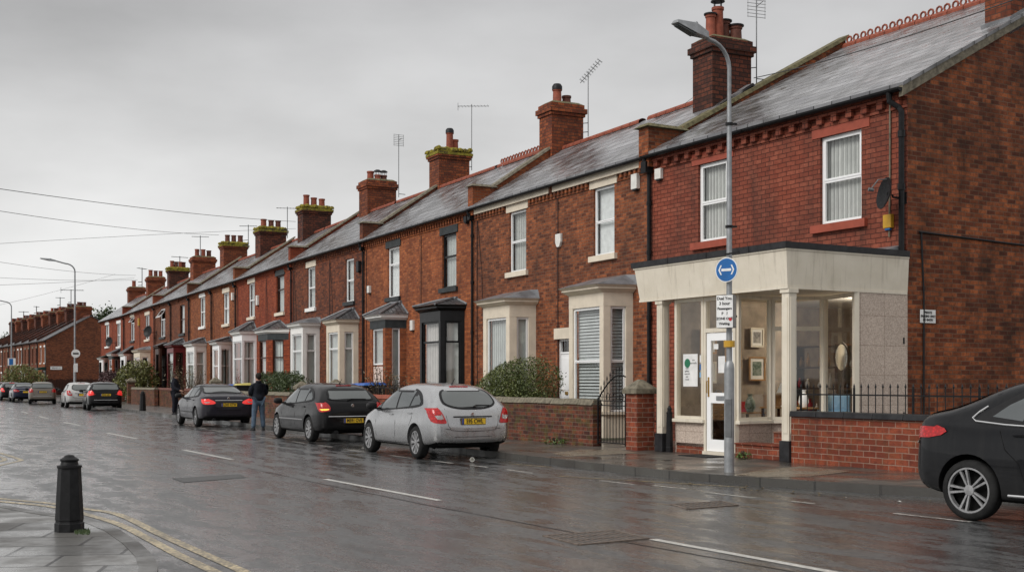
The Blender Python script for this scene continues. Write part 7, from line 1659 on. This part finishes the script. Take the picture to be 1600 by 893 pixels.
def person(label, loc, ang, pose, H=1.78, coat_len=.0, hair='hair', top='jacket', legs='jeans', hood=False):
    """local axes: +x is the way the person faces, +y their left; built at 1.78 m then scaled"""
    root = empty('person', T(*loc) @ RZ(ang) @ Matrix.Scale(H/1.78, 4), label, 'person'); p = pose
    V, Ed, Ra = [], [], []
    def node(co, r, par=None):
        V.append(Vector(co)); Ra.append(r); i = len(V)-1
        if par is not None: Ed.append((par, i))
        return i
    pel = node((0,0,.96), (.125,.155)); wai = node((.01,0,1.10), (.115,.14), pel); che = node((.0,0,1.30), (.125,.175), wai); nb = node((-.01,0,1.45), (.085,.11), che); ne = node((.0,0,1.52), .058, nb); hd0 = node((.02,0,1.58), (.075,.07), ne); hd = node((.025,0,1.66), (.095,.078), hd0); hd2 = node((.01,0,1.74), (.075,.062), hd)
    hands = []
    for sg, arm in ((1,p['L']),(-1,p['R'])):
        sh = node((-.01,sg*.175,1.415), .062, nb); el = node(arm[0], .048, sh); wr_ = node(arm[1], .030, el); pm = node(Vector(arm[1]).lerp(Vector(arm[2]), .5), (.022,.036), wr_); pm2 = node(arm[2], (.018,.036), pm); hands.append((pm, Vector(arm[1]), Vector(arm[2]), sg))
    for sg, leg in ((1,p['LL']),(-1,p['RL'])):
        hp = node((0,sg*.095,.90), .098, pel); kn = node(leg[0], .064, hp); an = node(leg[1], .046, kn); to = node(Vector(leg[1])+Vector(leg[2]), (.035,.045), an)
    # fingers as short chains from the palm
    for (pm, w0, h0, sg) in hands:
        d = (h0-w0).normalized(); side = d.cross(Vector((0,0,1))); side = side.normalized() if side.length > .1 else Vector((1,0,0)); dn = d.cross(side).normalized()
        for k, L in ((-.027,.062),(-.009,.075),(.009,.070),(.027,.055)):
            a = node(h0+side*k+d*.012, .0095, pm+1); b = node(h0+side*k*1.1+d*(L*.55)+dn*.012, .0088, a); c = node(h0+side*k*1.1+d*L*.9+dn*.035, .0075, b)
        a = node(w0.lerp(h0,.45)+side*(.038), .011, pm); b = node(w0.lerp(h0,.9)+side*.062+dn*.01, .0095, a)
    body = skinmesh('body', V, Ed, Ra, [MT['skin'], MT[legs], MT['shoe'], MT[top]], root, 2, 0)
    for pg in body.data.polygons:
        z = pg.center.z; pg.material_index = 2 if z < .085 else (1 if z < 1.02 else (0 if z > 1.53 or any((pg.center-(w0+h0)/2).length < .13 and (pg.center-w0).length < (pg.center-h0).length+.12 for _,w0,h0,_ in hands) else 3))
        if pg.material_index == 1 and any((pg.center-h0).length < .13 for _,w0,h0,_ in hands): pg.material_index = 0
    # trousers hem / soles
    for sg, leg in ((1,p['LL']),(-1,p['RL'])):
        g = MB(); a = Vector(leg[1]); f = Vector(leg[2]); g.hexa([(-.075,-.042,0),(.17,-.048,0),(.20,0,0),(.17,.048,0),(-.075,.042,0),(-.09,0,0)], [(-.06,-.034,.085),(.10,-.036,.06),(.155,0,.045),(.10,.036,.06),(-.06,.034,.085),(-.07,0,.09)], 0, T(a.x,a.y,0) @ RZ(math.atan2(f.y,f.x))); so = g.build('shoe', MT['shoe'], root, bevel=.012)
    # trouser legs, a little wider than the limb
    V2, E2, R2 = [], [], []
    for sg, leg in ((1,p['LL']),(-1,p['RL'])):
        i0 = len(V2); V2 += [Vector((0,sg*.09,.93)), Vector(leg[0]).lerp(Vector((0,sg*.09,.93)),.5), Vector(leg[0]), Vector(leg[1]).lerp(Vector(leg[0]),.5), Vector(leg[1])+Vector((.0,0,.0))]; R2 += [(.122,.112),.106,.082,.078,.076]
        E2 += [(i0,i0+1),(i0+1,i0+2),(i0+2,i0+3),(i0+3,i0+4)]
    i0 = len(V2); V2.append(Vector((0,0,.97))); R2.append((.135,.16)); E2 += [(i0,0),(i0,5)]
    skinmesh('trousers', V2, E2, R2, MT[legs], root, 2, i0)
    # jacket with sleeves and hem
    V3 = [Vector((0,0,.85-coat_len)), Vector((0,0,1.08)), Vector((0,0,1.27)), Vector((-.015,0,1.41)), Vector((0,0,1.50))]; R3 = [(.175,.215),(.17,.215),(.165,.22),(.12,.18),(.082,.082)]; E3 = [(0,1),(1,2),(2,3),(3,4)]
    if coat_len > .1: V3[0] = Vector((0,0,.96-coat_len)); R3[0] = (.17,.19)
    for sg, arm in ((1,p['L']),(-1,p['R'])):
        i0 = len(V3); V3 += [Vector((-.01,sg*.19,1.395)), Vector((-.01,sg*.19,1.395)).lerp(Vector(arm[0]),.5)+Vector((0,sg*.01,0)), Vector(arm[0]), Vector(arm[0]).lerp(Vector(arm[1]),.55), Vector(arm[1])]; R3 += [.098,.092,.082,.072,.058]; E3 += [(3,i0),(i0,i0+1),(i0+1,i0+2),(i0+2,i0+3),(i0+3,i0+4)]
    skinmesh('coat' if coat_len > .1 else 'jacket', V3, E3, R3, MT[top], root, 2, 2)
    g = MB(); g.lathe([(.075,1.475),(.088,1.50),(.082,1.545),(.07,1.55),(.066,1.50)], 16, 0, None, False); g.build('collar', MT[top], root, smooth=True)
    # head details: face on +x
    g = MB(); hc = Vector((.02,0,1.655))
    g.hexa([(.112,-.014,1.625),(.112,.014,1.625),(.10,.010,1.685),(.10,-.010,1.685)], [(.133,-.009,1.632),(.133,.009,1.632),(.108,.005,1.685),(.108,-.005,1.685)]); g.build('nose', MT['skin'], root, bevel=.004)
    for sg in (-1,1):
        g = MB(); g.lathe([(.001,-.006),(.010,-.003),(.012,.002),(.001,.008)], 8, 0, T(.108,sg*.031,1.675) @ RY(R(90))); g.build('eye', MT['ink'], root)
        g = MB(); g.lathe([(.001,-.01),(.022,-.006),(.028,.0),(.02,.008),(.001,.008)], 10, 0, T(.015,sg*.080,1.655) @ RX(R(90)) @ Matrix.Diagonal((.7,1.15,1,1))); g.build('ear', MT['skin'], root)
    g = MB(); g.box(.108,.115,-.024,.024,1.596,1.602); g.build('mouth', MT['red'], root)
    hb = bmesh.new(); bmesh.ops.create_icosphere(hb, subdivisions=3, radius=1.0)
    for v in hb.verts:
        c = v.co.copy(); k = 1+.03*math.sin(c.x*17+c.y*9)+.02*math.sin(c.z*23+c.y*11)
        v.co = Vector((c.x*.112*k-.008, c.y*.094*k, c.z*.118*k+1.685))
    face = [v for v in hb.verts if v.co.x > .055 and v.co.z < 1.725 and not hood] + [v for v in hb.verts if v.co.z < 1.62 and v.co.x > -.04 and not hood] + [v for v in hb.verts if hood and v.co.x > .075 and v.co.z < 1.73]
    bmesh.ops.delete(hb, geom=list(set(face)), context='VERTS'); me = bpy.data.meshes.new('hair'); hb.to_mesh(me); hb.free(); me.materials.append(MT[hair])
    for pg in me.polygons: pg.use_smooth = True
    o = bpy.data.objects.new('hair', me); COL.objects.link(o); o.parent = root; md = o.modifiers.new('s','SOLIDIFY'); md.thickness = .012
    if hood:
        g = MB(); g.lathe([(.12,1.44),(.125,1.50),(.10,1.60),(.085,1.64),(.07,1.60)], 18, 0, T(-.015,0,0), False); g.build('scarf', MT[top], root, smooth=True)
    return root
mp = at(404, 672)
person('man in dark jacket and blue jeans standing behind the violet saloon, back turned', (mp.x, mp.y, 0), R(118), dict(
    L=[(.03,.255,1.15),(.25,.15,1.10),(.31,.08,1.12)], R=[(.03,-.255,1.15),(.25,-.13,1.10),(.31,-.06,1.11)],
    LL=[(.02,.135,.50),(-.02,.17,.085),(.12,.03,-.04)], RL=[(.03,-.125,.50),(.01,-.155,.085),(.12,-.02,-.04)]), 1.80)
wp = at(273.5, 647.5, PZ)
person('woman in a long dark coat standing on the pavement with one hand held out', (wp.x, wp.y, PZ), R(-12), dict(
    L=[(.05,.24,1.16),(.20,.20,.98),(.27,.18,.95)], R=[(.10,-.25,1.16),(.34,-.20,1.07),(.43,-.17,1.06)],
    LL=[(.03,.085,.50),(.0,.09,.085),(.12,.02,-.04)], RL=[(.0,-.085,.50),(-.03,-.08,.085),(.12,-.02,-.04)]), 1.72, .26, 'hair_b', 'coat', 'trous', True)

# the lit ceiling lamp inside the shop
root = empty('ceiling_lamp', A.M @ T(1.3,-.6,3.20), 'small lit ceiling lamp inside the shop above the porch', 'lamp')
t = NT('lit_lamp'); t.setp(Base_Color=(1,.95,.85), Emission_Color=(1,.93,.8), Emission_Strength=9.0)
g = MB(); g.lathe([(.11,0),(.11,-.02),(.001,-.025)], 16); g.build('diffuser', t.m, root)
ld = bpy.data.lights.new('shop_lamp_light', 'POINT'); ld.energy = 110; ld.shadow_soft_size = .1; ld.color = (1,.88,.7)
lo = bpy.data.objects.new('shop_lamp_light', ld); COL.objects.link(lo); lo.parent = root; lo.location = (0,0,-.15)
